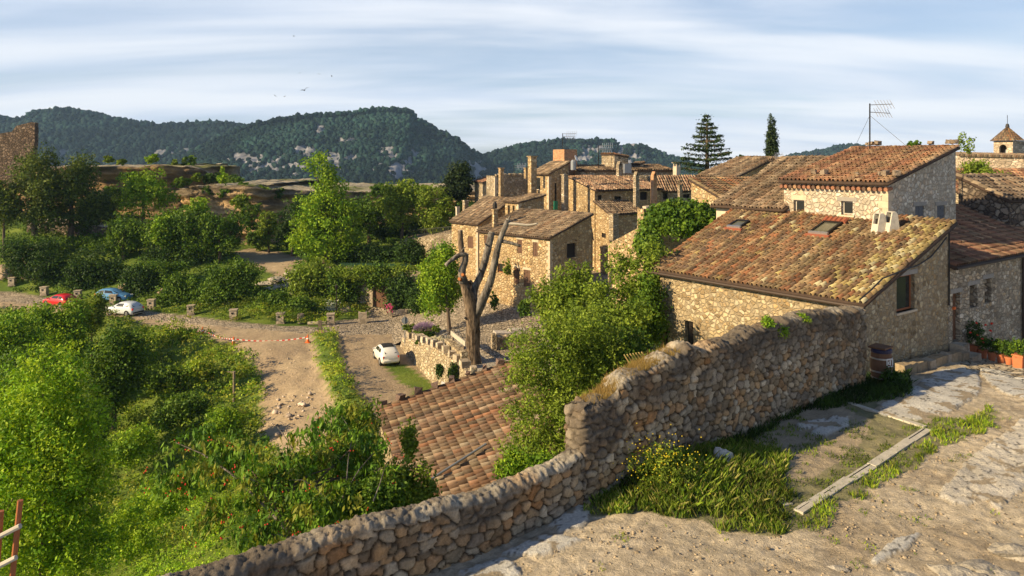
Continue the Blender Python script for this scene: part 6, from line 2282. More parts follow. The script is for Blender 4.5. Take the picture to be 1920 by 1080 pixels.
def tufts(name, label, n, poly, zf, x0, x1, y0, y1, hl, wd, pal, den=None, up=0.9, jitter=30, tall=None):
    x, y = rng.uniform(x0, x1, n), rng.uniform(y0, y1, n)
    z = zf(x, y)
    px, py = CX + F * x / y, HY - F * z / y
    jx = (fbm(x * 1.5, y * 1.5, 53) - 0.47) * jitter * 2
    jy = (fbm(x * 1.5, y * 1.5, 54) - 0.47) * jitter
    k = in_poly(px + jx, py + jy, poly)
    if den is not None:
        k &= den(x, y, px, py)
    x, y, z, px, py = x[k], y[k], z[k], px[k], py[k]
    N = len(x)
    hh_ = hl * rng.uniform(0.4, 1.3, N)
    if tall is not None:
        hh_ = hh_ * tall(px, py)
    ln = rng.normal(size=(N, 2)) * 0.35
    sa = rng.uniform(0, 6.28, N)
    sx, sy = np.cos(sa) * wd / 2, np.sin(sa) * wd / 2
    b0 = np.c_[x - sx, y - sy, z]
    b1 = np.c_[x + sx, y + sy, z]
    m0 = np.c_[x + sx * .8 + ln[:, 0] * hh_ * .4, y + sy * .8 + ln[:, 1] * hh_ * .4, z + hh_ * 0.6]
    tp = np.c_[x + ln[:, 0] * hh_, y + ln[:, 1] * hh_, z + hh_]
    V = np.stack([b0, b1, m0, tp], 1).reshape(-1, 3)
    pc = np.array(PALG[pal])
    pt_ = np.clip(fbm(x * 1.1, y * 1.1, 95) * 1.7, 0.5, 1.3)
    c = pc[rng.integers(0, len(pc), N)] * (rng.uniform(0.7, 1.25, N) * pt_)[:, None]
    o = link(name, mesh_np(name, V, np.arange(N * 4).reshape(N, 4), M['leaf'], c))
    tag(o, label, 'grass', kind='stuff')


def tall1(px, py):
    return 0.45 + 1.0 * np.exp(-(((px - 1290) / 120) ** 2 + ((py - 900) / 55) ** 2))


tufts('grass', 'tall weeds and meadow grass at the foot of the high wall', 90000, [(1095, 960), (1110, 905), (1230, 855), (1360, 810), (1440, 840), (1480, 930), (1500, 960), (1460, 1005), (1400, 1000), (1290, 975), (1180, 960)], terr_z, 0.5, 9, 12.5, 20, 0.33, 0.020, 'meadow', tall=tall1, jitter=55, den=lambda x, y, px, py: fbm(x * 2.4, y * 2.4, 47) + rng.random(len(x)) * 0.3 > 0.47 + 0.12 * (py > 965))
tufts('grass', 'short patchy turf inside the concrete edged square', 90000, g1_poly, terr_z, 1, 16, 13, 25, 0.07, 0.02, 'olive', den=lambda x, y, px, py: (fbm(x * 2.2, y * 2.2, 44) > 0.5) & (px > 1380))
tufts('grass', 'brighter grass strip along the concrete kerb', 90000, [(1490, 985), (1560, 930), (1700, 850), (1760, 795), (1850, 770), (1895, 790), (1780, 830), (1700, 885), (1580, 965), (1500, 1010)], terr_z, 3, 18, 13, 24, 0.11, 0.02, 'grass', den=lambda x, y, px, py: fbm(x * 2.5, y * 2.5, 45) > 0.42)
tufts('grass', 'dark shaded grass along the base of the high wall', 60000, [(1330, 830), (1600, 715), (1700, 700), (1710, 740), (1620, 760), (1520, 770), (1400, 830), (1360, 850)], terr_z, 3, 16, 16, 25, 0.2, 0.022, 'dark', jitter=15)
tufts('grass', 'sparse green sprigs scattered over the gravel path', 70000, [(1180, 980), (1500, 1000), (1800, 850), (1920, 800), (1920, 1080), (1100, 1080)], terr_z, 0, 14, 11, 24, 0.05, 0.02, 'grass', den=lambda x, y, px, py: fbm(x * 2.0, y * 2.0, 46) > 0.66)


# loose pebbles on the terrace
def pebbles(name, label, n, x0, x1, y0, y1, poly, zf, s0, s1, base, kind='stuff', hole=None):
    x, y = rng.uniform(x0, x1, n), rng.uniform(y0, y1, n)
    z = zf(x, y)
    px, py = CX + F * x / y, HY - F * z / y
    k = in_poly(px, py, poly)
    if hole is not None:
        k &= ~hole(x, y)
    x, y, z = x[k], y[k], z[k]
    N = len(x)
    s_ = (s0 * (s1 / s0) ** (rng.random(N) ** 3))[:, None, None]
    J = rng.normal(size=(N, 12, 3)) * 0.22
    V = (IV[None] + J) * s_ * np.array((1, 1, 0.6)) + np.c_[x, y, z][:, None, :]
    Ft = (IF[None] + (np.arange(N) * 12)[:, None, None]).reshape(-1, 3)
    c = np.array(base) * rng.uniform(0.6, 1.3, (N, 1))
    o = link(name, mesh_np(name, V.reshape(-1, 3), Ft, M['rock'], np.repeat(c, 20, 0)))
    tag(o, label, 'stones', kind=kind)


pebbles('pebbles', 'small loose stones littering the gravel path in the foreground', 16000, -2, 14, 11, 24, [(900, 1080), (1120, 980), (1400, 1010), (1560, 960), (1780, 830), (1900, 790), (1960, 1090)], terr_z, 0.008, 0.045, (0.36, 0.29, 0.20), hole=ter_hole)
pebbles('rubble', 'heap of pale broken stones at the end of the dirt track', 900, -27, -14, 40, 56, [(520, 745), (600, 735), (640, 765), (615, 815), (540, 830), (505, 800)], lambda x, y: tps_eval(TF, x, y) + 0.1, 0.06, 0.32, (0.5, 0.41, 0.33))
pebbles('rubble', 'scattered stones on the grey dirt track', 2500, -30, -12, 42, 72, [(500, 650), (600, 650), (640, 770), (520, 800)], lambda x, y: tps_eval(TF, x, y), 0.03, 0.10, (0.42, 0.35, 0.28))


# ------------------------------------------------------------------ cars
def car(label, loc, rz, colr, L=4.0, Wd=1.7, H=1.46, retro=False, soft=False, doors=2):
    t = thing('parked_car', label, 'car', loc, None, rz)
    k = L / 4.0
    w = Wd / 2
    hf = H / 1.46
    if not retro:
        st = [(1.99, .30, .52, .78, None), (1.90, .22, .66, .90, None), (1.65, .20, .76, .97, None), (1.15, .20, .88, 1.0, None), (0.88, .20, .95, 1.0, None),
              (0.12, .20, .97, 1.0, 1.40), (-0.15, .20, .98, 1.0, 1.45), (-0.75, .20, .99, 1.0, 1.46), (-1.30, .20, 1.0, .99, 1.40), (-1.48, .20, 1.0, .97, 1.34), (-1.84, .22, .98, .94, None), (-1.96, .30, .74, .88, None)]
        cowl, rf, rb, tail = 4, 5, 9, 10
        rw = .74
    else:
        st = [(1.97, .30, .55, .72, None), (1.86, .22, .78, .90, None), (1.55, .20, .90, .98, None), (1.20, .20, .96, 1.0, None), (1.02, .20, .98, 1.0, None),
              (0.42, .20, .98, 1.0, 1.38), (0.0, .20, .98, 1.0, 1.46), (-0.55, .20, .98, 1.0, 1.45), (-1.10, .20, .98, .99, 1.37), (-1.40, .20, .98, .97, 1.28), (-1.86, .24, .95, .92, None), (-1.97, .32, .68, .86, None)]
        cowl, rf, rb, tail = 4, 5, 9, 10
        rw = .76
    rings = []
    for (x, zb, zbelt, wf, zr) in st:
        x *= k
        zb, zbelt = zb * hf, zbelt * hf
        ww = w * wf
        if zr is None:
            zc = zbelt + 0.03
            r = [(0, zb), (.85 * ww, zb), (ww, zb + .14), (ww, (zb + zbelt) / 2 + .05), (.95 * ww, zbelt - .03), (.84 * ww, zbelt + .005), (.5 * ww, zc), (0, zc + .015)]
        else:
            zr *= hf
            r = [(0, zb), (.85 * ww, zb), (ww, zb + .14), (ww, (zb + zbelt) / 2 + .05), (.95 * ww, zbelt - .02), (rw * ww, zr - .09), (.6 * rw * ww, zr - .01), (0, zr)]
        full = [(x, y, z) for (y, z) in r] + [(x, -y, z) for (y, z) in r[-2:0:-1]]
        rings.append(full)
    m_ = len(rings[0])
    mb = MB()
    vs = [p for r in rings for p in r]
    fs = []
    for i in range(len(rings) - 1):
        for j in range(m_):
            fs.append((i * m_ + j, (i + 1) * m_ + j, (i + 1) * m_ + (j + 1) % m_, i * m_ + (j + 1) % m_))
    fs.append(tuple(range(m_)))
    fs.append(tuple((len(rings) - 1) * m_ + j for j in range(m_))[::-1])
    mb.add(vs, fs)
    body = mb.build('body', colr, t, smooth=True, local=True)
    body.data.polygons.foreach_set('use_smooth', [True] * len(body.data.polygons))

    def pt(i, j):
        return np.array(rings[i][j])

    def panel(a, b, c, d, name, ins=(0.1, 0.1), off=0.012, m=M['glass'], th=None):
        a, b, c, d = map(np.array, (a, b, c, d))
        u, v = ins

        def q(s, t_):
            return (a * (1 - s) + b * s) * (1 - t_) + (d * (1 - s) + c * s) * t_
        nrm = np.cross(b - a, d - a)
        nrm = nrm / np.linalg.norm(nrm)
        cen = (a + b + c + d) / 4
        if np.dot(nrm, cen - np.array((0, 0, .6))) < 0:
            nrm = -nrm
        g = MB()
        P4 = [q(u, v) + nrm * off, q(1 - u, v) + nrm * off, q(1 - u, 1 - v) + nrm * off, q(u, 1 - v) + nrm * off]
        Q4 = [p - nrm * 0.03 for p in P4]
        g.add(P4 + Q4, [(0, 1, 2, 3), (4, 7, 6, 5), (0, 4, 5, 1), (1, 5, 6, 2), (2, 6, 7, 3), (3, 7, 4, 0)])
        return g.build(name, m, t, local=True)
    # windscreen and rear window
    panel(pt(cowl, 5), pt(cowl, m_ - 5), pt(rf, m_ - 5), pt(rf, 5), 'windscreen', (0.07, 0.07), 0.03)
    panel(pt(tail, 5), pt(tail, m_ - 5), pt(rb, m_ - 5), pt(rb, 5), 'rear_window', (0.12, 0.12), 0.03)
    for s in (0, 1):
        j4, j5 = (4, 5) if s == 0 else (m_ - 4, m_ - 5)
        a, b = pt(cowl, j4) * .55 + pt(rf, j4) * .45, pt(7, j4)
        c, d = pt(7, j5), pt(rf, j5)
        panel(a, b, c, d, 'side_window', (0.05, 0.12), 0.014)
        a, b = pt(7, j4), pt(8, j4) * .35 + pt(rb, j4) * .65
        c, d = pt(8, j5), pt(7, j5)
        panel(a, b, c, d, 'side_window', (0.08, 0.14), 0.014)
    for sx in (1, -1):
        for sy in (1, -1):
            x = sx * 1.22 * k
            wm = MB()
            arch = MB()

            def disc(mb_, r0, y0, y1, m=0, r1=None, seg=20):
                vs_ = []
                for yy, rr in ((y0, r0), (y1, r1 or r0)):
                    for q in range(seg):
                        a_ = 2 * math.pi * q / seg
                        vs_.append((x + rr * math.cos(a_), yy * sy, .305 + rr * math.sin(a_)))
                mb_.add(vs_, [(q, (q + 1) % seg, seg + (q + 1) % seg, seg + q) for q in range(seg)] + [tuple(range(seg)), tuple(range(seg, 2 * seg))[::-1]], m=m)
            disc(arch, .365, w * .8, w * 1.004)
            arch.build('wheel_arch', M['rubber'], t, local=True)
            disc(wm, .305, w * .84, w * 1.01)
            wh = wm.build('wheel', M['rubber'], t, local=True)
            rm = MB()
            disc(rm, .195, w * 1.0, w * 1.022, r1=.17)
            for q in range(5):
                a_ = 2 * math.pi * q / 5
                rm.box((x + .12 * math.cos(a_), w * 1.026 * sy, .305 + .12 * math.sin(a_)), (.05, .01, .05), m=1)
            rm.build('rim', [M['steel'], M['iron']], wh, local=True)
    for sy in (1, -1):
        g = MB()
        g.box((1.86 * k, sy * w * .66, .66 * hf), (.14, .30, .15), rz=-sy * 0.35)
        g.build('headlight', M['white'], t, local=True)
        g = MB()
        g.box((-1.9 * k, sy * w * .76, (.80 if not retro else .72) * hf), (.12, .22 if not retro else .12, .20), rz=sy * 0.25)
        g.build('tail_light', M['red'], t, local=True)
        g = MB()
        g.box((0.72 * k, sy * (w + .09), .98 * hf), (.10, .17, .11))
        g.build('mirror', colr, t, local=True)
    g = MB()
    g.box((-1.99 * k, 0, .42 * hf), (.10, w * 1.5, .12))
    g.build('bumper', M['rubber'] if not retro else colr, t, local=True)
    g = MB()
    g.box((-1.985 * k, 0, (.62 if retro else .66) * hf), (.05, .50, .115))
    g.build('number_plate', M['white'], t, local=True)
    if soft:
        g = MB()
        a, b, c, d = pt(rf, 5), pt(rf, m_ - 5), pt(8, m_ - 5), pt(8, 5)
        vs_ = [(st[i][0] * k, y_ * w, st[i][4] * hf + e) for i in (5, 6, 7, 8) for (y_, e) in ((.58, -.02), (0.3, .015), (-.3, .015), (-.58, -.02))]
        g.add(vs_, [(i * 4 + j, i * 4 + j + 1, i * 4 + j + 5, i * 4 + j + 4) for i in range(3) for j in range(3)])
        g.build('soft_top', M['rubber'], t, local=True)
    return t


def gpt(px, py, D):
    x = (px - CX) * D / F
    return (x, D, tz(x, D))


car('silver white three-door hatchback parked on the road edge, rear to the right', gpt(234, 590, 78.6), R(158), paint('paint_silver', (0.55, 0.60, 0.64)), 4.0, 1.72, 1.47)
car('light blue hatchback parked in front of the dark hedge', gpt(214, 566, 84.5), R(-8), paint('paint_blue', (0.10, 0.27, 0.50)), 3.9, 1.66, 1.45)
car('red hatchback partly hidden behind the rounded bright tree', gpt(113, 571, 83.5), R(155), paint('paint_red', (0.50, 0.015, 0.02)), 4.1, 1.74, 1.42)
car('small white retro car with a black roof seen from behind beside the pale retaining wall', gpt(724, 668, 61.2), R(113), paint('paint_white', (0.72, 0.71, 0.66)), 3.55, 1.63, 1.49, retro=True, soft=True)

# ------------------------------------------------------------------ stone posts along the road
PO = [(23, 545, 'stone post nearest the left picture edge'), (83, 555, 'stone post left of the red car'), (146, 562, 'stone post right behind the red car'), (213, 571, 'stone post standing before the blue car'),
      (284, 580, 'first stone post right of the silver car'), (358, 590, 'stone post below the bramble bank'), (438, 600, 'stone post before the lush ivy mound'), (526, 607, 'stone post just left of the wooden barrel'), (620, 608, 'stone post at the end of the pale log')]
base_post = None
for i, (px, py, lab) in enumerate(PO):
    p = G(px, py, -16.5)
    p[2] = tz(p[0], p[1])
    if base_post is None:
        base_post = thing('stone_post', lab + ', with a small dark plaque', 'post', p, 'stone posts with plaques along the road', 0.12)
        mb = MB()
        mb.box((0, 0, 0.48), (0.74, 0.62, 1.0), jit=0.02, col=(0.47, 0.36, 0.23))
        mb.box((0, 0, 1.03), (0.80, 0.68, 0.12), jit=0.015, col=(0.5, 0.4, 0.27))
        mb.box((0.02, 0, 0.06), (0.84, 0.72, 0.16), jit=0.03, col=(0.4, 0.32, 0.22))
        sh = mb.build('shaft', M['stone_block'], base_post, local=True)
        mb = MB()
        mb.box((-0.06, -0.325, 0.72), (0.2, 0.03, 0.17))
        pl_ = mb.build('plaque', M['iron'], base_post, local=True)
    else:
        r_ = base_post.copy()
        COL.objects.link(r_)
        r_.location = p
        r_.rotation_euler = (0, 0, 0.12 + random.uniform(-.1, .1))
        r_['label'] = lab + ', with a small dark plaque'
        s_ = random.uniform(0.95, 1.06)
        r_.scale = (s_, s_, s_)
        for ch in (sh, pl_):
            c_ = ch.copy()
            COL.objects.link(c_)
            c_.parent = r_


def simple(name, label, cat, mb, mt, loc=None, group=None, smooth=False):
    o = mb.build(name, mt, None, smooth=smooth)
    return tag(o, label, cat, group)


# planter block right of posts
p = G(680, 604, -16.5)
t = thing('planter', 'square stone planter with a tuft of green standing on the cobbles', 'planter', p)
mb = MB()
mb.box(p + np.array((0, 0, 0.5)), (0.86, 0.8, 1.05), 0.2, jit=0.02)
mb.build('tub', M['stone_block'], t)
V, Fc, cc, _ = crown([(p[0], p[1], p[2] + 1.08, .3, .3, .12)], 14, 0.14, 14, 0.14, 'olive')
add_leaves(t, V, Fc, cc, 'plant')


def barrel(label, p, h_, r_, mt_w, cat='barrel', lid=None, rz=0):
    t = thing('wooden_barrel', label, cat, p)
    mb = MB()
    p = np.array(p)
    prof = [(r_ * .84, 0), (r_ * .93, h_ * .2), (r_, h_ * .5), (r_ * .93, h_ * .8), (r_ * .84, h_)]
    mb.lathe(p, prof, 20)
    mb.build('staves', mt_w, t, smooth=False)
    mb = MB()
    for f_, rr in ((.06, .875), (.28, .965), (.70, .975), (.92, .89)):
        mb.lathe(p + np.array((0, 0, h_ * f_ - 0.02)), [(r_ * rr - .01, 0), (r_ * rr + .018, 0), (r_ * rr + .018, .045), (r_ * rr - .01, .045)], 20, cap=False)
    mb.build('hoops', M['steel'], t)
    if lid:
        mb = MB()
        mb.lathe(p + np.array((0, 0, h_ - 0.12)), [(r_ * .93, 0), (r_ * 1.0, .02), (r_ * .99, .10), (r_ * .90, .13)], 18, m=0)
        mb.box(p + np.array((-0.02, 0, h_ + 0.045)), (r_ * 1.8, r_ * 1.6, .05), 0.7, m=1)
        mb.build('lid', lid, t)
    return t


barrel('weathered wooden barrel on the grass verge between two stone posts', G(564, 606, -16.5), 0.95, 0.36, M['oldwood'])
bp_ = np.array((MO[0] + 0.05, MO[1] - 1.05))
bz = tzz(*bp_)
BR_ = barrel('red brown barrel litter bin with blue liner and white emblem at the house corner', (bp_[0], bp_[1], bz + 0.12), 0.98, 0.33, M['brownwood'], lid=[plain('liner', (0.015, 0.015, 0.05), 0.4), M['brownwood']])
mb = MB()
c = np.array((bp_[0] + 0.10, bp_[1] - 0.345, bz + 0.72))
for (dx, dz, sx, sz) in ((-.09, 0, .02, .24), (.09, 0, .02, .24), (0, .12, .2, .02), (0, -.12, .2, .02), (0.02, 0.0, .025, .16), (-.02, -.04, .07, .02), (-.045, -.01, .02, .06), (-.02, .03, .06, .02)):
    mb.box(c + np.array((dx, 0.02 * dx, dz)), (sx, .02, sz), 0.25)
mb.build('emblem', M['white'], BR_)
# post and log
p = G(600, 627, -16.55)
mb = MB()
mb.box(p + np.array((0, 0, .1)), (.75, .6, .5), .3, jit=.06, col=(.42, .28, .17))
mb.box(p + np.array((0, 0, .75)), (.32, .16, 1.15), .1, jit=.01, col=(.16, .13, .10))
simple('stone_marker', 'dark upright stone marker on a rough footing at the head of the grass strip', 'marker', mb, M['rock'])
a_, b_ = G(577, 610, -16.5), G(612, 609, -16.5)
mb = MB()
mb.tube([a_ + np.array((0, 0, .17)), (a_ + b_) / 2 + np.array((0, 0, .2)), b_ + np.array((0, 0, .17))], [.19, .2, .18], 8, bump=.05, col=(.42, .36, .24))
simple('log', 'pale log lying beside the road between barrel and stone post', 'log', mb, M['tinted'])
# lamp post
p = G(631, 596, -16.4)
t = thing('street_lamp', 'slender dark lamp post before the bushy bank', 'street lamp', p)
mb = MB()
mb.lathe(p, [(.14, 0), (.10, .3), (.06, .5), (.045, 2.9)], 10)
mb.build('pole', M['iron'], t)
mb = MB()
mb.lathe(p + np.array((0, 0, 2.9)), [(.08, 0), (.17, .38), (.19, .40), (.05, .55), (.02, .65)], 8)
mb.build('lantern', M['iron'], t)
# arched door in an ivy wall
D_ = 79.5
pc = P(714, 583, D_)
t = thing('garden_wall', 'ivy covered garden wall with a dark wooden arched door', 'wall', pc)
mb = MB()
A0 = np.array(((560 - CX) * 84 / F, 84))
d_ = np.array((((860 - CX) * 76.5 / F) - A0[0], 76.5 - 84))
Lw = np.linalg.norm(d_)
d_ = d_ / Lw
inn = np.array((-d_[1], d_[0]))
u_ = hit(713.5, A0, d_)
hole = (u_ - 0.95, u_ + 0.95, pc[2] + 0.0, pc[2] + 2.75)
arch_wall(mb, A0, d_, Lw, -17.5, pc[2] + 3.3, hole, inn)
q0, q1 = A0, A0 + d_ * Lw
mb.add([(*q0, pc[2] + 3.3), (*q1, pc[2] + 3.3), (*(q1 + inn * 6), pc[2] + 3.5), (*(q0 + inn * 6), pc[2] + 3.5)], [(0, 1, 2, 3)])
mb.build('wall', M['stone_far2'], t)
mb = MB()
for k in range(15):
    a0, a1 = math.pi * k / 15, math.pi * (k + 1) / 15
    rr0, rr1 = .96, 1.28
    zs = pc[2] + 2.75 - .95

    def W4(r__, a__, dep):
        q = A0 + d_ * (u_ + r__ * math.cos(a__)) + inn * dep
        return (q[0], q[1], zs + r__ * math.sin(a__))
    mb.add([W4(rr0, a0 + .02, -.06), W4(rr1, a0 + .02, -.06), W4(rr1, a1 - .02, -.06), W4(rr0, a1 - .02, -.06), W4(rr0, a0 + .02, .2), W4(rr1, a0 + .02, .2), W4(rr1, a1 - .02, .2), W4(rr0, a1 - .02, .2)],
           [(0, 1, 2, 3), (7, 6, 5, 4), (0, 4, 5, 1), (1, 5, 6, 2), (2, 6, 7, 3), (3, 7, 4, 0)])
for sg in (-1, 1):
    for k in range(6):
        q = A0 + d_ * (u_ + sg * 1.12) - inn * .02
        mb.box((q[0], q[1], pc[2] + .15 + k * .3), (.34, .2, .28), math.atan2(d_[1], d_[0]), jit=.01)
mb.build('arch', M['stone_block'], t)
mb = MB()
for k in range(9):
    x0_, x1_ = -.95 + k * 1.9 / 9 + .006, -.95 + (k + 1) * 1.9 / 9 - .006
    xm = max(abs(x0_), abs(x1_))
    zt2 = zs + math.sqrt(max(0, .95 ** 2 - min(xm, .949) ** 2))
    vs_ = []
    for dep in (.2, .26):
        for (xx, zz_) in ((x0_, pc[2]), (x1_, pc[2]), (x1_, zt2 + .05), (x0_, zt2 + .05)):
            q = A0 + d_ * (u_ + xx) + inn * dep
            vs_.append((q[0], q[1], zz_))
    mb.add(vs_, [(0, 1, 2, 3), (7, 6, 5, 4), (0, 4, 5, 1), (1, 5, 6, 2), (2, 6, 7, 3), (3, 7, 4, 0)])
mb.build('door', M['brownwood'], t)
bush('ivy crest hanging along the top of the arched garden wall', 715, 498, 524, 170, 79.8, 'olive', 0.25, 260, 22, group=IVY, depth=.3, cr=.6)
wfb = bush('white flowering bush beside the lamp post', 621, 568, 590, 24, 79, 'mid', 0.2, 40, 20)
mb = MB()
p = P(621, 574, 78.4)
for i in range(200):
    q = p + rng.normal(size=3) * np.array((.45, .25, .32))
    mb.add([q + v * .06 for v in IV], [tuple(f) for f in IF], (.75, .78, .72))
mb.build('blossoms', M['purple'], wfb)['kind'] = 'stuff'
# low bed right of the door
p0, p1 = P(732, 598, 77), P(790, 586, 78)
mb = MB()
for i in range(14):
    f_ = i / 13
    q = p0 * (1 - f_) + p1 * f_
    mb.box((q[0], q[1], -16.1), (.4, .4, .55), .1, jit=.04)
simple('flower_bed', 'low curved stone edging of a flower bed right of the arched door', 'stone edging', mb, M['stone_block'])
pgb = bush('pink geranium tuft at the end of the stone edged bed', 732, 574, 590, 12, 77, 'mid', 0.14, 20, 14)
mb = MB()
p = P(731, 576, 76.7)
for i in range(70):
    q = p + rng.normal(size=3) * np.array((.2, .15, .24))
    mb.add([q + v * .055 for v in IV], [tuple(f) for f in IF], (.65, .10, .28))
mb.build('blossoms', M['purple'], pgb)['kind'] = 'stuff'
# green fence and railing in the garden
mb = MB()
A_, B_ = P(640, 497, 88), P(770, 499, 86)
for i in range(46):
    f_ = i / 45
    q = A_ * (1 - f_) + B_ * f_
    mb.box((q[0], q[1], q[2]), (.09, .03, .6), col=(.025, .08, .045))
mb.obox(A_ + np.array((0, .04, .1)), B_ + np.array((0, .04, .1)), .03, .05, col=(.025, .08, .045))
simple('garden_fence', 'low dark green picket fence in the hillside garden', 'fence', mb, M['tinted'])
mb = MB()
A_, B_ = P(762, 440, 97), P(848, 433, 90)
for i in range(30):
    f_ = i / 29
    q = A_ * (1 - f_) + B_ * f_
    mb.tube([q + np.array((0, 0, -.5)), q + np.array((0, 0, .55))], .025, 4, col=(.05, .05, .05))
mb.obox(A_ + np.array((0, 0, .55)), B_ + np.array((0, 0, .55)), .04, .05, col=(.05, .05, .05))
simple('railing', 'thin iron railing on the garden terrace left of the village', 'railing', mb, M['tinted'])
mb = MB()
A_, B_ = P(756, 452, 95), P(850, 447, 88)
for k, (z_, h_) in enumerate(((-1.0, 1.9),)):
    wall_face(mb, A_[:2], B_[:2], A_[2] - 3, A_[2] + .1, B_[2] + .6, [], (0, 1))
    mb.add([(A_[0], A_[1], A_[2] + .1), (B_[0], B_[1], B_[2] + .6), (B_[0], B_[1] + 6, B_[2] + .6), (A_[0], A_[1] + 6, A_[2] + .1)], [(0, 1, 2, 3)])
simple('stone_wall', 'garden terrace wall under the iron railing', 'wall', mb, M['stone_far2'])
# path wall under pines
mb = MB()
A_, B_ = P(50, 413, 104), P(200, 424, 101)
wall_face(mb, A_[:2], B_[:2], A_[2] - 2.3, A_[2] - .1, B_[2] - .1, [], (0, 1))
mb.add([(A_[0], A_[1], A_[2] - .1), (B_[0], B_[1], B_[2] - .1), (B_[0], B_[1] + 3, B_[2] + .2), (A_[0], A_[1] + 3, A_[2] + .2)], [(0, 1, 2, 3)], m=1)
simple('stone_wall', 'low pale wall glimpsed between the pine trunks', 'wall', mb, [M['stone_dark'], M['plaster']])
# rock steps right of ivy mound and boulders behind the road
def subdiv(v, f):
    v = [tuple(q) for q in v]
    cache = {}
    nf = []

    def mid(a, b):
        k = (min(a, b), max(a, b))
        if k not in cache:
            q = (np.array(v[a]) + np.array(v[b])) / 2
            v.append(tuple(q / np.linalg.norm(q)))
            cache[k] = len(v) - 1
        return cache[k]
    for (a, b, c) in f:
        x, y, z = mid(a, b), mid(b, c), mid(c, a)
        nf += [(a, x, z), (b, y, x), (c, z, y), (x, y, z)]
    return np.array(v), nf


IV3, IF3 = subdiv(*subdiv(IV, [tuple(f) for f in IF]))


def rock_blob(mb_, c, s, col, m=0):
    o_ = rng.uniform(0, 50, 3)
    w = IV3 * 1.0
    d_ = 1 + (fbm(w[:, 0] * 1.5 + o_[0] + w[:, 2], w[:, 1] * 1.5 + o_[1], 3) - .47) * 1.1 + (fbm(w[:, 0] * 5 + o_[2], w[:, 2] * 5 + w[:, 1] * 3, 8) - .47) * .35
    for _ in range(5):
        n_p = rng.normal(size=3)
        n_p /= np.linalg.norm(n_p)
        h_p = rng.uniform(.55, .8)
        t_ = (w * d_[:, None]) @ n_p
        d_ = np.where(t_ > h_p, d_ * h_p / np.maximum(t_, 1e-3), d_)
    mb_.add(w * d_[:, None] * np.array(s) + np.array(c), IF3, col, m)


mb = MB()
for (px, py, D, s) in ((520, 520, 85, 1.1), (500, 528, 84.5, 1.0), (535, 532, 84, 1.2), (545, 548, 82, 1.0), (530, 560, 80.5, .8), (550, 572, 79, .9), (565, 580, 78, .6), (512, 540, 83, .9), (555, 520, 86, .9), (548, 508, 87, 1.0)):
    g_ = P(px, py, D)
    rock_blob(mb, g_ - np.array((0, 0, .25)), (s * 1.3, s, .35), (.40, .36, .29))
simple('rock_steps', 'grey rock ledges stepping down beside the footpath', 'rocks', mb, M['rock'])
for (px, py, D, s, lab) in ((33, 520, 96, 2.2, 'pale boulder under the hedge near the left edge'), (60, 528, 94, 2.0, 'reddish boulder below the long ivy hedge'), (236, 545, 87, 1.0, 'rough stone stub behind the blue car'), (366, 568, 82, 1.1, 'pale boulder poking out of the bramble bank'),
                           (310, 552, 85, 1.0, 'grey boulder left of the pale one in the bramble bank'), (487, 586, 79, 1.0, 'mossy boulder at the foot of the ivy mound'), (655, 586, 79, .8, 'low rock right of the lamp post')):
    mb = MB()
    g_ = P(px, py, D)
    for k in range(5):
        rock_blob(mb, g_ + rng.normal(size=3) * s * .35, (s * .7, s * .5, s * .5), np.array((.40, .31, .22)) * rng.uniform(.7, 1.1))
    simple('boulder', lab, 'rock', mb, M['rock'])
mb = MB()
g_ = G(236, 563, -16.0)
mb.box((g_[0], g_[1] + 5, -14.6), (.55, .5, 3.6), jit=.04)
simple('stone_pillar', 'slim old stone pillar in the hedge right of the blue car', 'pillar', mb, M['stone_far2'])

# traffic cones and tape
CN = [(380, 627, 'left traffic cone at the start of the warning tape'), (438, 641, 'middle traffic cone holding the warning tape'), (577, 643, 'right orange cone near the grass strip')]
cps = []
proto = None
for i, (px, py, lab) in enumerate(CN):
    p = G(px, py, -16.6)
    p[2] = tz(p[0], p[1])
    cps.append(p + np.array((0, 0, .5)))
    if proto is None:
        proto = thing('traffic_cone', lab, 'cone', p, 'traffic cones round the dug up track')
        mb = MB()
        mb.box((0, 0, .02), (.42, .42, .05))
        mb.lathe((0, 0, .04), [(.17, 0), (.11, .3), (.085, .42), (.05, .66)], 12)
        k1 = mb.build('cone_body', M['orange'], proto, local=True)
        mb = MB()
        mb.lathe((0, 0, .32), [(.122, 0), (.098, .12)], 12, cap=False)
        k2 = mb.build('reflective_band', M['white'], proto, local=True)
    else:
        r_ = proto.copy()
        COL.objects.link(r_)
        r_.location = p
        r_['label'] = lab
        for ch in (k1, k2):
            c_ = ch.copy()
            COL.objects.link(c_)
            c_.parent = r_
mb = MB()
cpl = [G(352, 622, -16.6) + np.array((0, 0, .3))] + cps
for a_, b_ in zip(cpl[:-1], cpl[1:]):
    N_ = 26
    for i in range(N_):
        f0, f1 = i / N_, (i + 1) / N_

        def sag(f_):
            return a_ * (1 - f_) + b_ * f_ - np.array((0, 0, .28 * 4 * f_ * (1 - f_)))
        s0_, s1_ = sag(f0), sag(f1)
        mb.add([s0_ - np.array((0, 0, .05)), s1_ - np.array((0, 0, .05)), s1_ + np.array((0, 0, .05)), s0_ + np.array((0, 0, .05))], [(0, 1, 2, 3)], (.7, .05, .04) if i % 2 else (.8, .8, .78))
simple('barrier_tape', 'red and white barrier tape sagging between the traffic cones', 'tape', mb, M['purple'])
# wooden pole in the meadow
p = at_ground(439, 55)
mb = MB()
mb.tube([p - np.array((0, 0, .4)), p + np.array((0, 0, 2.3))], [.12, .10], 8, bump=.04)
mb.obox(p + np.array((-.5, 0, 2.28)), p + np.array((.1, 0, 2.24)), .06, .05)
simple('wooden_pole', 'grey wooden pole standing in the bright meadow', 'pole', mb, M['oldwood'])

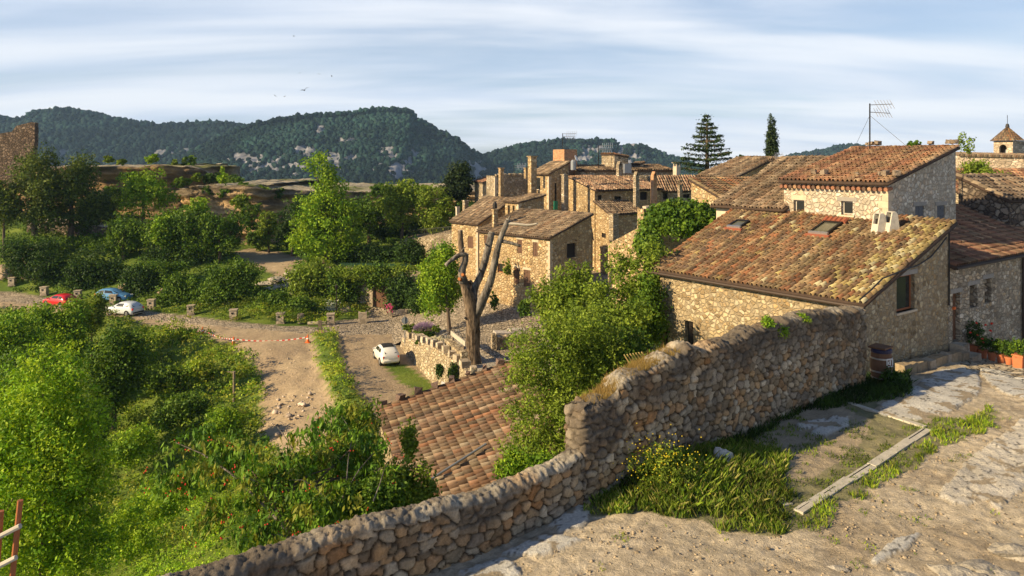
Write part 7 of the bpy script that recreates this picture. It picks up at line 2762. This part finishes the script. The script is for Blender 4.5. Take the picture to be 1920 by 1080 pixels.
# ------------------------------------------------------------------ retaining wall of the plaza
wt_ = thing('retaining_wall', 'pale sunlit retaining wall beside the small white car, topped with square blocks', 'wall', (WA[0], WA[1], -17))
mb = MB()
nin = np.array((_wd[1], -_wd[0]))
if np.dot(nin, np.array((1, 0))) < 0:
    nin = -nin
Lr = np.linalg.norm(WBp - WA)
NS = 40
rngw = np.random.default_rng(5)
rows = []
for i in range(NS + 1):
    f_ = i / NS
    q = WA + (WBp - WA) * f_
    zt2 = pz(q[0] + nin[0] * .4, q[1] + nin[1] * .4) + .12
    rows.append((q, zt2))
for (qa, za), (qb, zb_) in zip(rows[:-1], rows[1:]):
    o1 = -nin * .28
    lo = -17.4
    mb.add([(*(qa + o1), lo), (*(qb + o1), lo), (*qb, zb_), (*qa, za), (*(qa + nin * .5), za), (*(qb + nin * .5), zb_)], [(0, 1, 2, 3), (3, 2, 5, 4)])
q, z_ = rows[0]
mb.add([(*(q - nin * .28), -17.4), (*q, z_), (*(q + nin * 4), z_), (*(q + nin * 4), -17.4)], [(0, 1, 2, 3)])
mb.build('wall', M['stone_terrace'], wt_)
for i, f_ in enumerate(np.linspace(0.10, 0.985, 12)):
    f_ = f_ + random.uniform(-.012, .012)
    q = WA + (WBp - WA) * f_ + nin * .26
    z_ = pz(q[0] + nin[0] * .3, q[1] + nin[1] * .3) + .12
    mb = MB()
    w_ = random.uniform(.42, .8)
    mb.box((q[0], q[1], z_ + .22), (w_, w_ * .9, random.uniform(.42, .6)), math.atan2(_wd[1], _wd[0]) + random.uniform(-.2, .2), jit=.04, col=(.42, .35, .26))
    mb.build('coping_block', M['stone_block'], wt_)
for (px, y0, y1, w, lab) in ((824, 680, 712, 13, 'bluish columnar rosemary bush, the left one below the retaining wall'), (849, 680, 716, 19, 'bluish rosemary bush, the wider right one below the retaining wall')):
    bush(lab, px, y0, y1, w, 50.5, 'dark', .12, 90, 22, cr=.2)
bush('small fern tuft growing from the face of the retaining wall', 782, 633, 650, 9, 60, 'mid', .14, 16, 16)
# white panel leaning by roof
p = P(828, 727, 46)
mb = MB()
mb.add([p + np.array(v) for v in ((-.2, 0, -.35), (.22, 0, -.3), (.2, .1, .28), (.0, .12, .38), (-.2, .03, -.35), (.22, .03, -.3), (.2, .13, .28), (.0, .15, .38))], [(0, 1, 2, 3), (7, 6, 5, 4), (0, 4, 5, 1), (1, 5, 6, 2), (2, 6, 7, 3), (3, 7, 4, 0)])
simple('notice_board', 'small white board leaning at the foot of the retaining wall', 'board', mb, M['white'])
# road sign
p = G(759, 643, -16.5)
q = P(759, 640, 64.5)
t = thing('road_sign', 'round grey-backed traffic sign with a square plate on a thin post', 'road sign', (q[0], q[1], -16.6))
mb = MB()
mb.tube([(q[0], q[1], -17), (q[0], q[1], -16.0 + 2.3)], .035, 6)
mb.build('post', M['greymetal'], t)
mb = MB()
zc = -(601 - HY) * 64.5 / F
vs_ = [(q[0] + .3 * math.cos(a), q[1] + yy, zc + .3 * math.sin(a)) for yy in (.05, .08) for a in [2 * math.pi * k / 20 for k in range(20)]]
mb.add(vs_, [tuple(range(20)), tuple(range(20, 40))[::-1]] + [(k, 20 + k, 20 + (k + 1) % 20, (k + 1) % 20) for k in range(20)])
mb.build('disc', M['greymetal'], t)
mb = MB()
mb.box((q[0], q[1] + .06, -(614 - HY) * 64.5 / F), (.58, .03, .44))
mb.build('plate', M['greymetal'], t)

# lavender
def flower_bush(label, p, r_, h_, n, colr):
    t = thing('lavender_bush', label, 'bush', p)
    V, Fc, cc, _ = crown([(p[0], p[1], p[2] + h_ * .35, r_, r_, h_ * .4)], 70, .22, 22, .18, 'mid')
    add_leaves(t, V, Fc, cc, 'foliage')
    a = rng.uniform(0, 6.28, n)
    rr = np.sqrt(rng.random(n))
    b0 = np.c_[p[0] + np.cos(a) * rr * r_ * .5, p[1] + np.sin(a) * rr * r_ * .5, np.full(n, p[2] + h_ * .5)]
    b1 = np.c_[p[0] + np.cos(a) * rr * r_ * 1.25, p[1] + np.sin(a) * rr * r_ * 1.25, p[2] + h_ * (1.15 - .45 * rr ** 2) * rng.uniform(.85, 1.1, n)]
    w_ = np.array((.045, 0, 0))
    md_ = b0 * .35 + b1 * .65
    V = np.stack([md_ - w_, md_ + w_, b1 + w_ * .3, b1 - w_ * .3], 1).reshape(-1, 3)
    c = np.array(colr) * rng.uniform(.7, 1.3, (n, 1))
    me = mesh_np('flower_spikes', V - ORIG[t.name], np.arange(n * 4).reshape(n, 4), M['purple'], c)
    link('flower_spikes', me, t)


q = P(797, 622, 63)
flower_bush('round lavender bush with mauve flower spikes on the plaza corner', np.array((q[0], q[1], pz(q[0], q[1]))), .95, 1.15, 500, (.34, .24, .40))
bush('green low plant left of the lavender bush', 765, 606, 622, 24, 64, 'olive', .16, 50, 18)
bush('small round shrub right of the lavender bush', 818, 610, 624, 20, 62, 'olive', .15, 40, 18)
# low mound of stone by lavender
mb = MB()
q = P(822, 625, 60.5)
for k in range(5):
    rock_blob(mb, (q[0] + (k - 2) * .3, q[1], pz(q[0], q[1]) + .1), (.4, .4, .22), (.42, .38, .24))
simple('boulder', 'flat mossy rock edging right of the lavender bush', 'rock', mb, M['rock'])


# bicycles
def bicycle(label, loc, rz, lean=0.12):
    t = thing('bicycle', label, 'bicycle', loc, 'bicycles leaning by the small tree', rz)
    for x in (-.52, .52):
        mb = MB()
        N_ = 18
        pts = [(x + .33 * math.cos(2 * math.pi * k / N_), .0, .34 + .33 * math.sin(2 * math.pi * k / N_)) for k in range(N_ + 1)]
        mb.tube(pts, .025, 5, cap=False)
        for k in range(6):
            a = math.pi * k / 6
            mb.tube([(x + .31 * math.cos(a), 0, .34 + .31 * math.sin(a)), (x - .31 * math.cos(a), 0, .34 - .31 * math.sin(a))], .005, 3)
        mb.build('wheel', M['rubber'], t, local=True)
    mb = MB()
    for a_, b_ in (((-.52, 0, .34), (-.1, 0, .32)), ((-.52, 0, .34), (-.2, 0, .8)), ((-.1, 0, .32), (-.22, 0, .86)), ((-.1, 0, .32), (.36, 0, .8)), ((-.2, 0, .8), (.36, 0, .82)), ((.34, 0, .95), (.52, 0, .34))):
        mb.tube([a_, b_], .02, 5)
    mb.build('frame', M['greymetal'], t, local=True)
    mb = MB()
    mb.tube([(.30, -.3, 1.02), (.35, -.1, 1.0), (.35, .1, 1.0), (.30, .3, 1.02)], .016, 5)
    mb.build('handlebar', M['iron'], t, local=True)
    mb = MB()
    mb.box((-.24, 0, .92), (.26, .14, .06), taper=.7)
    mb.build('saddle', M['rubber'], t, local=True)
    t.rotation_euler = (lean, 0, rz)


for (px, py, D, rz, lab) in ((834, 632, 59, 1.1, 'bicycle leaning left of the slim tree trunk'), (858, 632, 59.5, -1.0, 'bicycle leaning right of the slim tree trunk')):
    q = P(px, py, D)
    bicycle(lab, (q[0], q[1], pz(q[0], q[1])), rz)
# low seat wall and plank bench
mb = MB()
A_, B_ = P(840, 652, 56.5), P(872, 690, 51.5)
zA, zB = pz(A_[0], A_[1]), pz(B_[0], B_[1])
wdir = (B_[:2] - A_[:2])
wdir = wdir / np.linalg.norm(wdir)
wn = np.array((wdir[1], -wdir[0])) * -1
nseg = 5
Ls = np.linalg.norm(B_[:2] - A_[:2])
for i in range(nseg):
    f0, f1 = i / nseg, (i + 1) / nseg
    c = (A_[:2] * (1 - (f0 + f1) / 2) + B_[:2] * (f0 + f1) / 2)
    mb.box((c[0], c[1], pz(c[0], c[1]) + .3), (Ls / nseg - .01, .55, .8), math.atan2(wdir[1], wdir[0]), jit=.01)
mb.box((B_[0], B_[1], zB + .4), (.62, .66, 1.0), math.atan2(wdir[1], wdir[0]), jit=.02)
simple('seat_wall', 'low honey coloured stone seat wall left of the dead tree', 'wall', mb, M['stone_terrace'])
t = thing('bench', 'pale plank back rest on short posts above the stone seat wall', 'bench', (A_[0], A_[1], zA))
a_, b_ = P(846, 624, 56), P(873, 645, 51.8)
mb = MB()
mb.obox(a_, b_, .09, .34)
mb.build('plank', M['palewood'], t)
for f_ in (.12, .88):
    c = a_ * (1 - f_) + b_ * f_
    mb = MB()
    mb.box((c[0], c[1] + .05, c[2] - .35), (.12, .12, .9), .5)
    mb.build('post', M['oldwood'], t)
# big blocks and wooden gate right of the dead tree
for (px, py, D, w_, lab) in ((941, 631, 57.5, 1.25, 'large pale stone block right of the dead tree, the left one'), (968, 626, 58, 1.2, 'large pale stone block right of the dead tree, beside the foliage')):
    mb = MB()
    q = P(px, py, D)
    mb.box((q[0], q[1], q[2]), (w_, .9, .75), .25, jit=.08, taper=.88, col=(.47, .42, .36))
    simple('stone_block', lab, 'stone block', mb, M['rock'])
mb = MB()
q = P(938, 655, 55)
mb.box((q[0] - .5, q[1], q[2] - .1), (.35, .6, 2.6), .25, jit=.03)
mb.box((q[0] + .1, q[1] + .3, q[2] - .2), (.9, .5, 2.3), .25, jit=.03)
mb.box((q[0] + 1.6, q[1] + .6, q[2] - .2), (2.4, .5, 2.4), .2, jit=.03)
simple('stone_wall', 'short masonry pier holding the large pale blocks', 'wall', mb, M['stone_far2'])

# ------------------------------------------------------------------ the lopped dead tree
DT = 51.6
base = P(890, 684, DT)
dt = thing('dead_tree', 'big lopped dead tree with bare grey forked limbs on the plaza', 'tree', base)


def dp(px, py, dd=0.0):
    return P(px, py, DT + dd)


def px2r(p_):
    return p_ * DT / F / 2


def smooth_path(pts, rad, k=4):
    pts = [np.array(p) for p in pts]
    out, ro = [], []
    n = len(pts)
    for i in range(n - 1):
        p0, p1, p2, p3 = pts[max(i - 1, 0)], pts[i], pts[i + 1], pts[min(i + 2, n - 1)]
        for j in range(k):
            t_ = j / k
            out.append(0.5 * ((2 * p1) + (-p0 + p2) * t_ + (2 * p0 - 5 * p1 + 4 * p2 - p3) * t_ ** 2 + (-p0 + 3 * p1 - 3 * p2 + p3) * t_ ** 3))
            ro.append(rad[i] * (1 - t_) + rad[i + 1] * t_)
    out.append(pts[-1])
    ro.append(rad[-1])
    return out, ro


def limb(name, pts, wpx, mt, cut=True, seg=14):
    pp, rr = smooth_path(pts, [px2r(w) for w in wpx])
    mb = MB()
    mb.tube(pp, rr, seg, bump=0.07)
    o = mb.build(name, mt, dt, smooth=True)
    if cut:
        mc = MB()
        d = pp[-1] - pp[-2]
        d = d / np.linalg.norm(d)
        mc.tube([pp[-1] - d * .02, pp[-1] + d * .03], rr[-1] * .9, seg)
        mc.build('cut_face', M['palewood'], o)
    return o


limb('trunk', [dp(889, 690), dp(887, 668), dp(887, 640), dp(887, 610), dp(886, 588), dp(881, 565), dp(873, 540), dp(867, 518)], (35, 27, 26, 26, 28, 24, 18, 14), M['deadbark'], False, 18)
limb('limb', [dp(868, 530, -.1), dp(867, 520, -.15), dp(866, 508, -.2), dp(872, 492, -.2), dp(874, 476, -.2)], (15, 14, 13, 11, 9), M['deadwood'])
limb('limb', [dp(874, 478, -.2), dp(864, 477, -.3), dp(850, 485, -.5), dp(836, 497, -.7)], (9, 9, 8, 7), M['deadwood'])
limb('limb', [dp(888, 568, .1), dp(890, 543, .4), dp(903, 510, .7), dp(914, 470, .9), dp(922, 436, 1.1)], (15, 13, 13, 14, 12), M['deadwood'])
limb('limb', [dp(889, 592), dp(907, 558, -.1), dp(920, 525, -.2), dp(928, 490, -.3), dp(936, 455, -.3), dp(953, 412, -.3)], (22, 17, 14, 13, 11, 10), M['deadwood'])
limb('limb', [dp(950, 419, -.3), dp(970, 420, -.5), dp(990, 422, -.6), dp(1008, 419, -.7)], (6, 5, 4, 3), M['palewood'], False, 8)
limb('limb', [dp(938, 452, -.3), dp(955, 455, -.4), dp(976, 461, -.5)], (7, 6, 5), M['deadwood'], True, 8)
limb('limb', [dp(868, 520, 1.0), dp(868, 490, 1.6), dp(864, 455, 2.0), dp(863, 432, 2.1)], (11, 11, 11, 10), M['deadbark'])
for (px, py, ex, ey, w_) in ((914, 545, 922, 540, 5), (925, 500, 933, 494, 4), (903, 510, 897, 503, 4), (917, 462, 909, 457, 4), (879, 600, 870, 595, 6), (897, 620, 905, 614, 5), (940, 440, 948, 436, 3), (866, 470, 872, 463, 3), (950, 415, 957, 405, 4)):
    limb('stub', [dp(px, py, -.1), dp((px + ex) / 2, (py + ey) / 2, -.25), dp(ex, ey, -.4)], (w_, w_ * .8, w_ * .6), M['deadwood'], False, 7)
mb = MB()
for (px, py) in ((861, 524), (867, 516)):
    mb.tube([dp(px + 3, py, -.35), dp(px, py - 1, -.62)], px2r(6), 9, bump=.15)
mb.build('cut_stub', M['cutwood'], dt)

# ------------------------------------------------------------------ near tiled roof below the wall
zl = -12.6
A0_, A1_ = G(703, 768, zl), G(760, 925, zl)
dd_ = (A1_ - A0_)[:2]
dd_ = dd_ / np.linalg.norm(dd_)
nr_ = np.array((-dd_[1], dd_[0]))
if nr_[0] < 0:
    nr_ = -nr_
wr = 8.2
A1_ = G(762, 925, zl - 1.5)
dd_ = (A1_ - A0_)[:2]
Lq_ = np.linalg.norm(dd_)
dd_ = dd_ / Lq_
nr_ = np.array((-dd_[1], dd_[0]))
nr_ = nr_ if nr_[0] > 0 else -nr_
A1_ = A1_ + np.r_[dd_ * 1.6, -1.5 / Lq_ * 1.6]
Z1_ = A1_[2]
R0_ = A0_ + np.r_[nr_ * wr, 1.85]
R1_ = A1_ + np.r_[nr_ * wr, 1.85]
lb_ = thing('outbuilding', 'low outbuilding in the garden under a broad pinkish brown tiled roof', 'building', (A0_[0], A0_[1], -17))
mb = MB()
c0, c1, c2, c3 = [q[:2] for q in (A0_ + np.r_[nr_ * .3, 0], A1_ + np.r_[nr_ * .3, 0], R1_, R0_)]
wall_face(mb, c0, c1, -17.5, zl - .05, Z1_ - .05, [], nr_)
wall_face(mb, c0, c3, -17.5, zl - .05, zl + 1.7, [], dd_)
wall_face(mb, c1, c2, -17.5, Z1_ - .05, Z1_ + 1.7, [], -dd_)
wall_face(mb, c3, c2, -17.5, zl + 1.7, Z1_ + 1.7, [], -nr_)
mb.build('wall', M['stone_main'], lb_)
tile_roof(lb_, A0_, A1_, R0_, R1_, 0.25, 0.42, 'low', seg=5)
mb = MB()
for i in range(9):
    f_ = (i + .4) / 9
    q = A0_ * (1 - f_) + R0_ * f_
    s_ = random.uniform(.16, .3)
    mb = MB()
    mb.box((q[0] + .05, q[1] - .08, q[2] + .22), (s_ * 1.3, s_, s_), random.random() * 3, col=(.17, .12, .10), jit=.06)
    mb.build('weight_stone', M['rock'], lb_)
lq = (A0_, A1_, R0_, R1_)
a_, b_ = on_roof(806, 913, lq, .2), on_roof(913, 845, lq, .2)
mb = MB()
mb.tube([a_ + np.array((0, 0, .12)), b_ + np.array((0, 0, .15))], .05, 8)
simple('metal_pipe', 'light grey metal pipe lying across the near tiled roof', 'pipe', mb, M['greymetal'])

# ------------------------------------------------------------------ terrace furniture
kz = terr_z


def kerb(label, a, b, w_, seg_n):
    mb = MB()
    A_, B_ = np.array(a), np.array(b)
    d = (B_ - A_) / np.linalg.norm(B_ - A_)
    L_ = np.linalg.norm(B_ - A_)
    n_ = np.array((-d[1], d[0]))
    l_ = L_ / seg_n
    for i in range(seg_n):
        c = A_ + d * (l_ * (i + .5)) + n_ * random.uniform(-.015, .015)
        z = tzz(c[0], c[1])
        mb.box((c[0], c[1], z - .065), (l_ - .008, w_, .22), math.atan2(d[1], d[0]) + random.uniform(-.008, .008), jit=.008)
    return simple('concrete_kerb', label, 'kerb', mb, M['concrete'])


def gp2(px, py):
    D = 7.05 * F / (py - HY)
    for _ in range(6):
        x = (px - CX) * D / F
        D = -tzz(x, D) * F / (py - HY)
    return ((px - CX) * D / F, D)


kerb('long straight concrete kerb with a dark slot running up to the right', gp2(1497, 962), gp2(1738, 806), .22, 6)
ka, kb = np.array(gp2(1497, 962)), np.array(gp2(1738, 806))
mb = MB()
kd = (kb - ka) / np.linalg.norm(kb - ka)
kn = np.array((-kd[1], kd[0]))
for i in range(3):
    f_ = np.array([i / 3 + .01, (i + 1) / 3 - .01])
    a_, b_ = ka + (kb - ka) * f_[0] + kn * .03, ka + (kb - ka) * f_[1] + kn * .03
    mb.obox((*a_, tzz(*a_) + .047), (*b_, tzz(*b_) + .047), .014, .012)
simple('slot_drain', 'dark slot in the top of the long straight kerb', 'slot', mb, M['iron'])
kerb('concrete kerb half hidden by tall grass, left side of the square', gp2(1370, 880), gp2(1480, 950), .2, 3)
kerb('concrete kerb at the upper end of the square near the barrel', gp2(1592, 757), gp2(1735, 802), .16, 4)
# pale rock in the grass
mb = MB()
x, y = gp2(1355, 880)
rock_blob(mb, (x, y, tzz(x, y) + .22), (.26, .22, .28), (.48, .46, .43))
simple('boulder', 'pale pointed rock standing in the tall grass', 'rock', mb, M['rock'])
for (px, py, s_, lab) in ((1905, 1035, .5, 'large pale rock at the right edge of the path'), (1850, 1062, .42, 'low weathered rock near the lower right corner'), (1790, 1078, .4, 'rock slab half buried at the bottom right'), (1700, 1078, .2, 'small stone at the bottom of the path'), (1575, 1068, .16, 'small rock beside a sprig of grass')):
    mb = MB()
    x, y = gp2(px, py)
    for k in range(3):
        rock_blob(mb, (x + rng.normal() * s_ * .4, y + rng.normal() * s_ * .3, tzz(x, y) - s_ * .12), (s_ * .95, s_ * .6, s_ * .36), np.array((.34, .31, .26)) * rng.uniform(.8, 1.1))
    simple('boulder', lab, 'rock', mb, M['rock'])
bush('dark shrub at the foot of the gable beside the barrel', 1678, 697, 730, 44, 22.9, 'dark', .1, 120, 20, cr=.16)
# yellow flowering weed
x, y = gp2(1235, 925)
fw = P(1225, 880, y + .1)
V, Fc, cc, _ = crown([(x, y, tzz(x, y) + .5, .75, .5, .5)], 130, .14, 16, .07, 'olive', .35)
yt = thing('flowering_weed', 'tall weed with small yellow flowers against the high wall', 'weed', (x, y, tzz(x, y)))
add_leaves(yt, V, Fc, cc, 'foliage')
mb = MB()
for i in range(260):
    q = np.array((x, y, tzz(x, y) + .75)) + rng.normal(size=3) * np.array((.38, .28, .26))
    mb.add([q + v * .013 for v in IV], [tuple(f) for f in IF], (.75, .62, .03))
mb.build('flowers', M['purple'], yt)['kind'] = 'stuff'
# creeping sprig on top of the high wall
for (px, py, w, hpx, lab) in ((1460, 622, 40, 26, 'bright creeper hanging over the top of the high wall'), (1440, 605, 14, 22, 'thin sprig sprouting from the wall top'), (1505, 597, 22, 10, 'yellowish moss tuft on the wall top near the big house')):
    tq = hit(px, WS, SD)
    c = WS + SD * tq
    bush(lab, px, py - hpx / 2, py + hpx / 2, w, c[1] + .05, 'bright', .07, 46, 14, cr=.11)
mb = MB()
# dry straw-like moss crest on the step of the wall
x_, y_, c_ = [], [], []
N = 5000
tq = rng.uniform(.3, 3.3, N)
q = WS[None] + SD[None] * tq[:, None] - TD[None] * rng.uniform(.05, .5, N)[:, None]
zt3 = np.interp(tq, tt, zt)
L_ = rng.uniform(.04, .14, N) * (0.4 + fbm(tq * 3, tq * 0, 4))
b0 = np.c_[q, zt3]
e_ = rng.normal(size=(N, 3)) * .05
V = np.stack([b0 - np.array((.008, 0, 0)), b0 + np.array((.008, 0, 0)), b0 + e_ + np.c_[np.zeros(N), np.zeros(N), L_]], 1).reshape(-1, 3)
o = link('dry_grass', mesh_np('dry_grass', V, np.arange(N * 3).reshape(N, 3), M['leaf'], np.array((.36, .25, .08)) * rng.uniform(.6, 1.3, (N, 1))))
tag(o, 'dry yellow grass crest on the stepped end of the high wall', 'grass', kind='stuff')
# slatted wooden panel behind the wall
mb = MB()
A_ = P(1205, 684, 20.5)
for i in range(7):
    q = A_ + np.array((.09 * i - .3, .05 * i, 0))
    mb.obox(q + np.array((-.22, .0, .28)), q + np.array((.12, .0, -.28)), .05, .03, col=(.45, .33, .12))
simple('slatted_panel', 'sunlit slatted wooden panel between bush and high wall', 'panel', mb, M['tinted'])

# plant pots
PT = [(1826, 669, 21, 'terracotta', 'square terracotta pot of the red-flowered rose at the left end of the pot row', 1), (1843, 672, 17, 'r', 'second terracotta pot of the row, right of the rose', 0), (1860, 676, 16, 'r', 'third terracotta pot of the row, with a trailing plant', 0),
      (1877, 681, 17, 'r', 'fourth terracotta pot of the row', 0), (1892, 684, 15, 'r', 'smallest terracotta pot, fifth of the row', 0), (1911, 689, 23, 's', 'bright orange square pot at the right end of the row', 1)]
for (px, py, w, kd_, lab, sq) in PT:
    D = 28.3
    x = (px - CX) * D / F
    z = tzz(x, D)
    # put the pot on the ground where the picture shows its foot
    for _ in range(8):
        z = tzz(x, D)
        D = -z * F / (py - HY)
        x = (px - CX) * D / F
    wm = w * D / F
    t = thing('plant_pot', lab, 'plant pot', (x, D, z), 'terracotta pots before the right house')
    mb = MB()
    hh_ = wm * 1.0
    if sq:
        mb.box((x, D, z + hh_ / 2), (wm * .68, wm * .68, hh_), .6, taper=1.12)
        mb.box((x, D, z + hh_), (wm * .84, wm * .84, hh_ * .14), .6)
    else:
        mb.lathe((x, D, z), [(wm * .32, 0), (wm * .46, hh_ * .8), (wm * .52, hh_ * .8), (wm * .52, hh_), (wm * .44, hh_)], 16)
    mb.build('pot', M['terracotta'], t)
    hp = 1.0 if sq and px < 1830 else .55
    V, Fc, cc, _ = crown([(x, D, z + hh_ + hp * .5, wm * .75, wm * .75, hp * .5)], 60 if hp < 1 else 90, .12, 14, .075, 'mid' if px % 2 else 'dark', .6)
    add_leaves(t, V, Fc, cc, 'plant')
    if px < 1830:
        mb = MB()
        for i in range(9):
            q = np.array((x + .25, D - .3, z + hh_ + .75)) + rng.normal(size=3) * np.array((.25, .1, .25))
            for v_ in range(3):
                mb.add([q + rng.normal(size=3) * .015 + v * .035 for v in IV], [tuple(f) for f in IF], (.6, .02, .04))
        mb.build('roses', M['red'], t)['kind'] = 'stuff'
for (px, py, lab) in ((1771, 668, 'small grey pot with dry plant on the ledge end'), (1785, 662, 'dark potted plant beside the doorstep')):
    x, y = gp2(px, py)
    t = thing('plant_pot', lab, 'plant pot', (x, y, tzz(x, y)))
    mb = MB()
    mb.lathe((x, y, tzz(x, y)), [(.1, 0), (.15, .26), (.17, .26), (.17, .3)], 14)
    mb.build('pot', M['iron'], t)
    V, Fc, cc, _ = crown([(x, y, tzz(x, y) + .45, .2, .2, .2)], 24, .1, 14, .06, 'dark', .6)
    add_leaves(t, V, Fc, cc, 'plant')

# wooden trestle in the lower left corner
t = thing('wooden_fence', 'rustic fence of reddish poles and grey rails in the lower left corner', 'fence', (P(20, 1080, 7.5)[0], 7.5, -6.5))
D = 7.5
mb = MB()
mb.tube([P(16, 1150, D), P(38, 938, D)], .028, 8, bump=.05)
mb.build('post', M['redwood'], t)
mb = MB()
mb.tube([P(-12, 1150, D), P(2, 958, D)], .028, 8, bump=.05)
mb.build('post', M['redwood'], t)
for (a_, b_) in (((-40, 1020), (38, 986)), ((-40, 1075), (30, 1045))):
    mb = MB()
    mb.tube([P(a_[0], a_[1], D - .06), P((a_[0] + b_[0]) / 2, (a_[1] + b_[1]) / 2 + 3, D - .06), P(b_[0], b_[1], D - .06)], .026, 8, bump=.06)
    mb.build('rail', M['palewood'], t)

# birds
pb = None
for (px, py, D, s_, lab) in ((571, 169, 70, 1.3, 'largest dark bird in the sky, lowest of the flock'), (551, 68, 120, 1.0, 'lone bird highest in the sky'), (598, 139, 120, .9, 'tiny bird in the middle of the flock'), (622, 143, 110, .9, 'tiny bird at the right side of the flock'), (516, 180, 110, 1.0, 'bird at the lower left of the flock'),
                         (534, 181, 120, .9, 'bird just right of the lower left one'), (562, 137, 130, .8, 'tiny bird above the largest one')):
    if pb is None:
        mb = MB()
        mb.lathe((0, 0, 0), [(.005, -.14), (.035, -.06), (.04, .03), (.012, .12)], 8)
        mb.v = [(x, z, y) for (x, y, z) in mb.v]
        for sg in (-1, 1):
            mb.add([(sg * .02, -.05, .01), (sg * .02, .06, .01), (sg * .22, .06, .10), (sg * .42, -.04, .04), (sg * .2, -.03, .09), (sg * .02, -.05, .03), (sg * .2, -.03, .11)], [(0, 1, 2, 4), (4, 2, 3), (5, 1, 2, 6), (6, 2, 3)])
        pb = mb.build('bird', M['iron'])
        b_ = pb
    else:
        b_ = pb.copy()
        COL.objects.link(b_)
    b_.location = P(px, py, D)
    b_.scale = (s_, s_, s_)
    b_.rotation_euler = (random.uniform(-.3, .3), random.uniform(-.5, .5), random.uniform(0, 3))
    tag(b_, lab, 'bird', 'birds flying over the valley')

# ------------------------------------------------------------------ haze
m = bpy.data.materials.new('haze')
m.use_nodes = True
m.node_tree.nodes.clear()
hh = NT(m.node_tree)
v = hh.n('ShaderNodeVolumePrincipled', ins={'Color': (0.42, 0.66, 1.0, 1), 'Density': 0.00011, 'Anisotropy': 0.0})
oo = hh.n('ShaderNodeOutputMaterial', ins={'Volume': v.outputs[0]})
HZ = True
if HZ:
    mb = MB()
    mb.box((0, 1200, 100), (5200, 2800, 520))
    o = mb.build('haze', m)
    tag(o, 'thin blue haze filling the valley towards the hills', 'haze', kind='stuff')
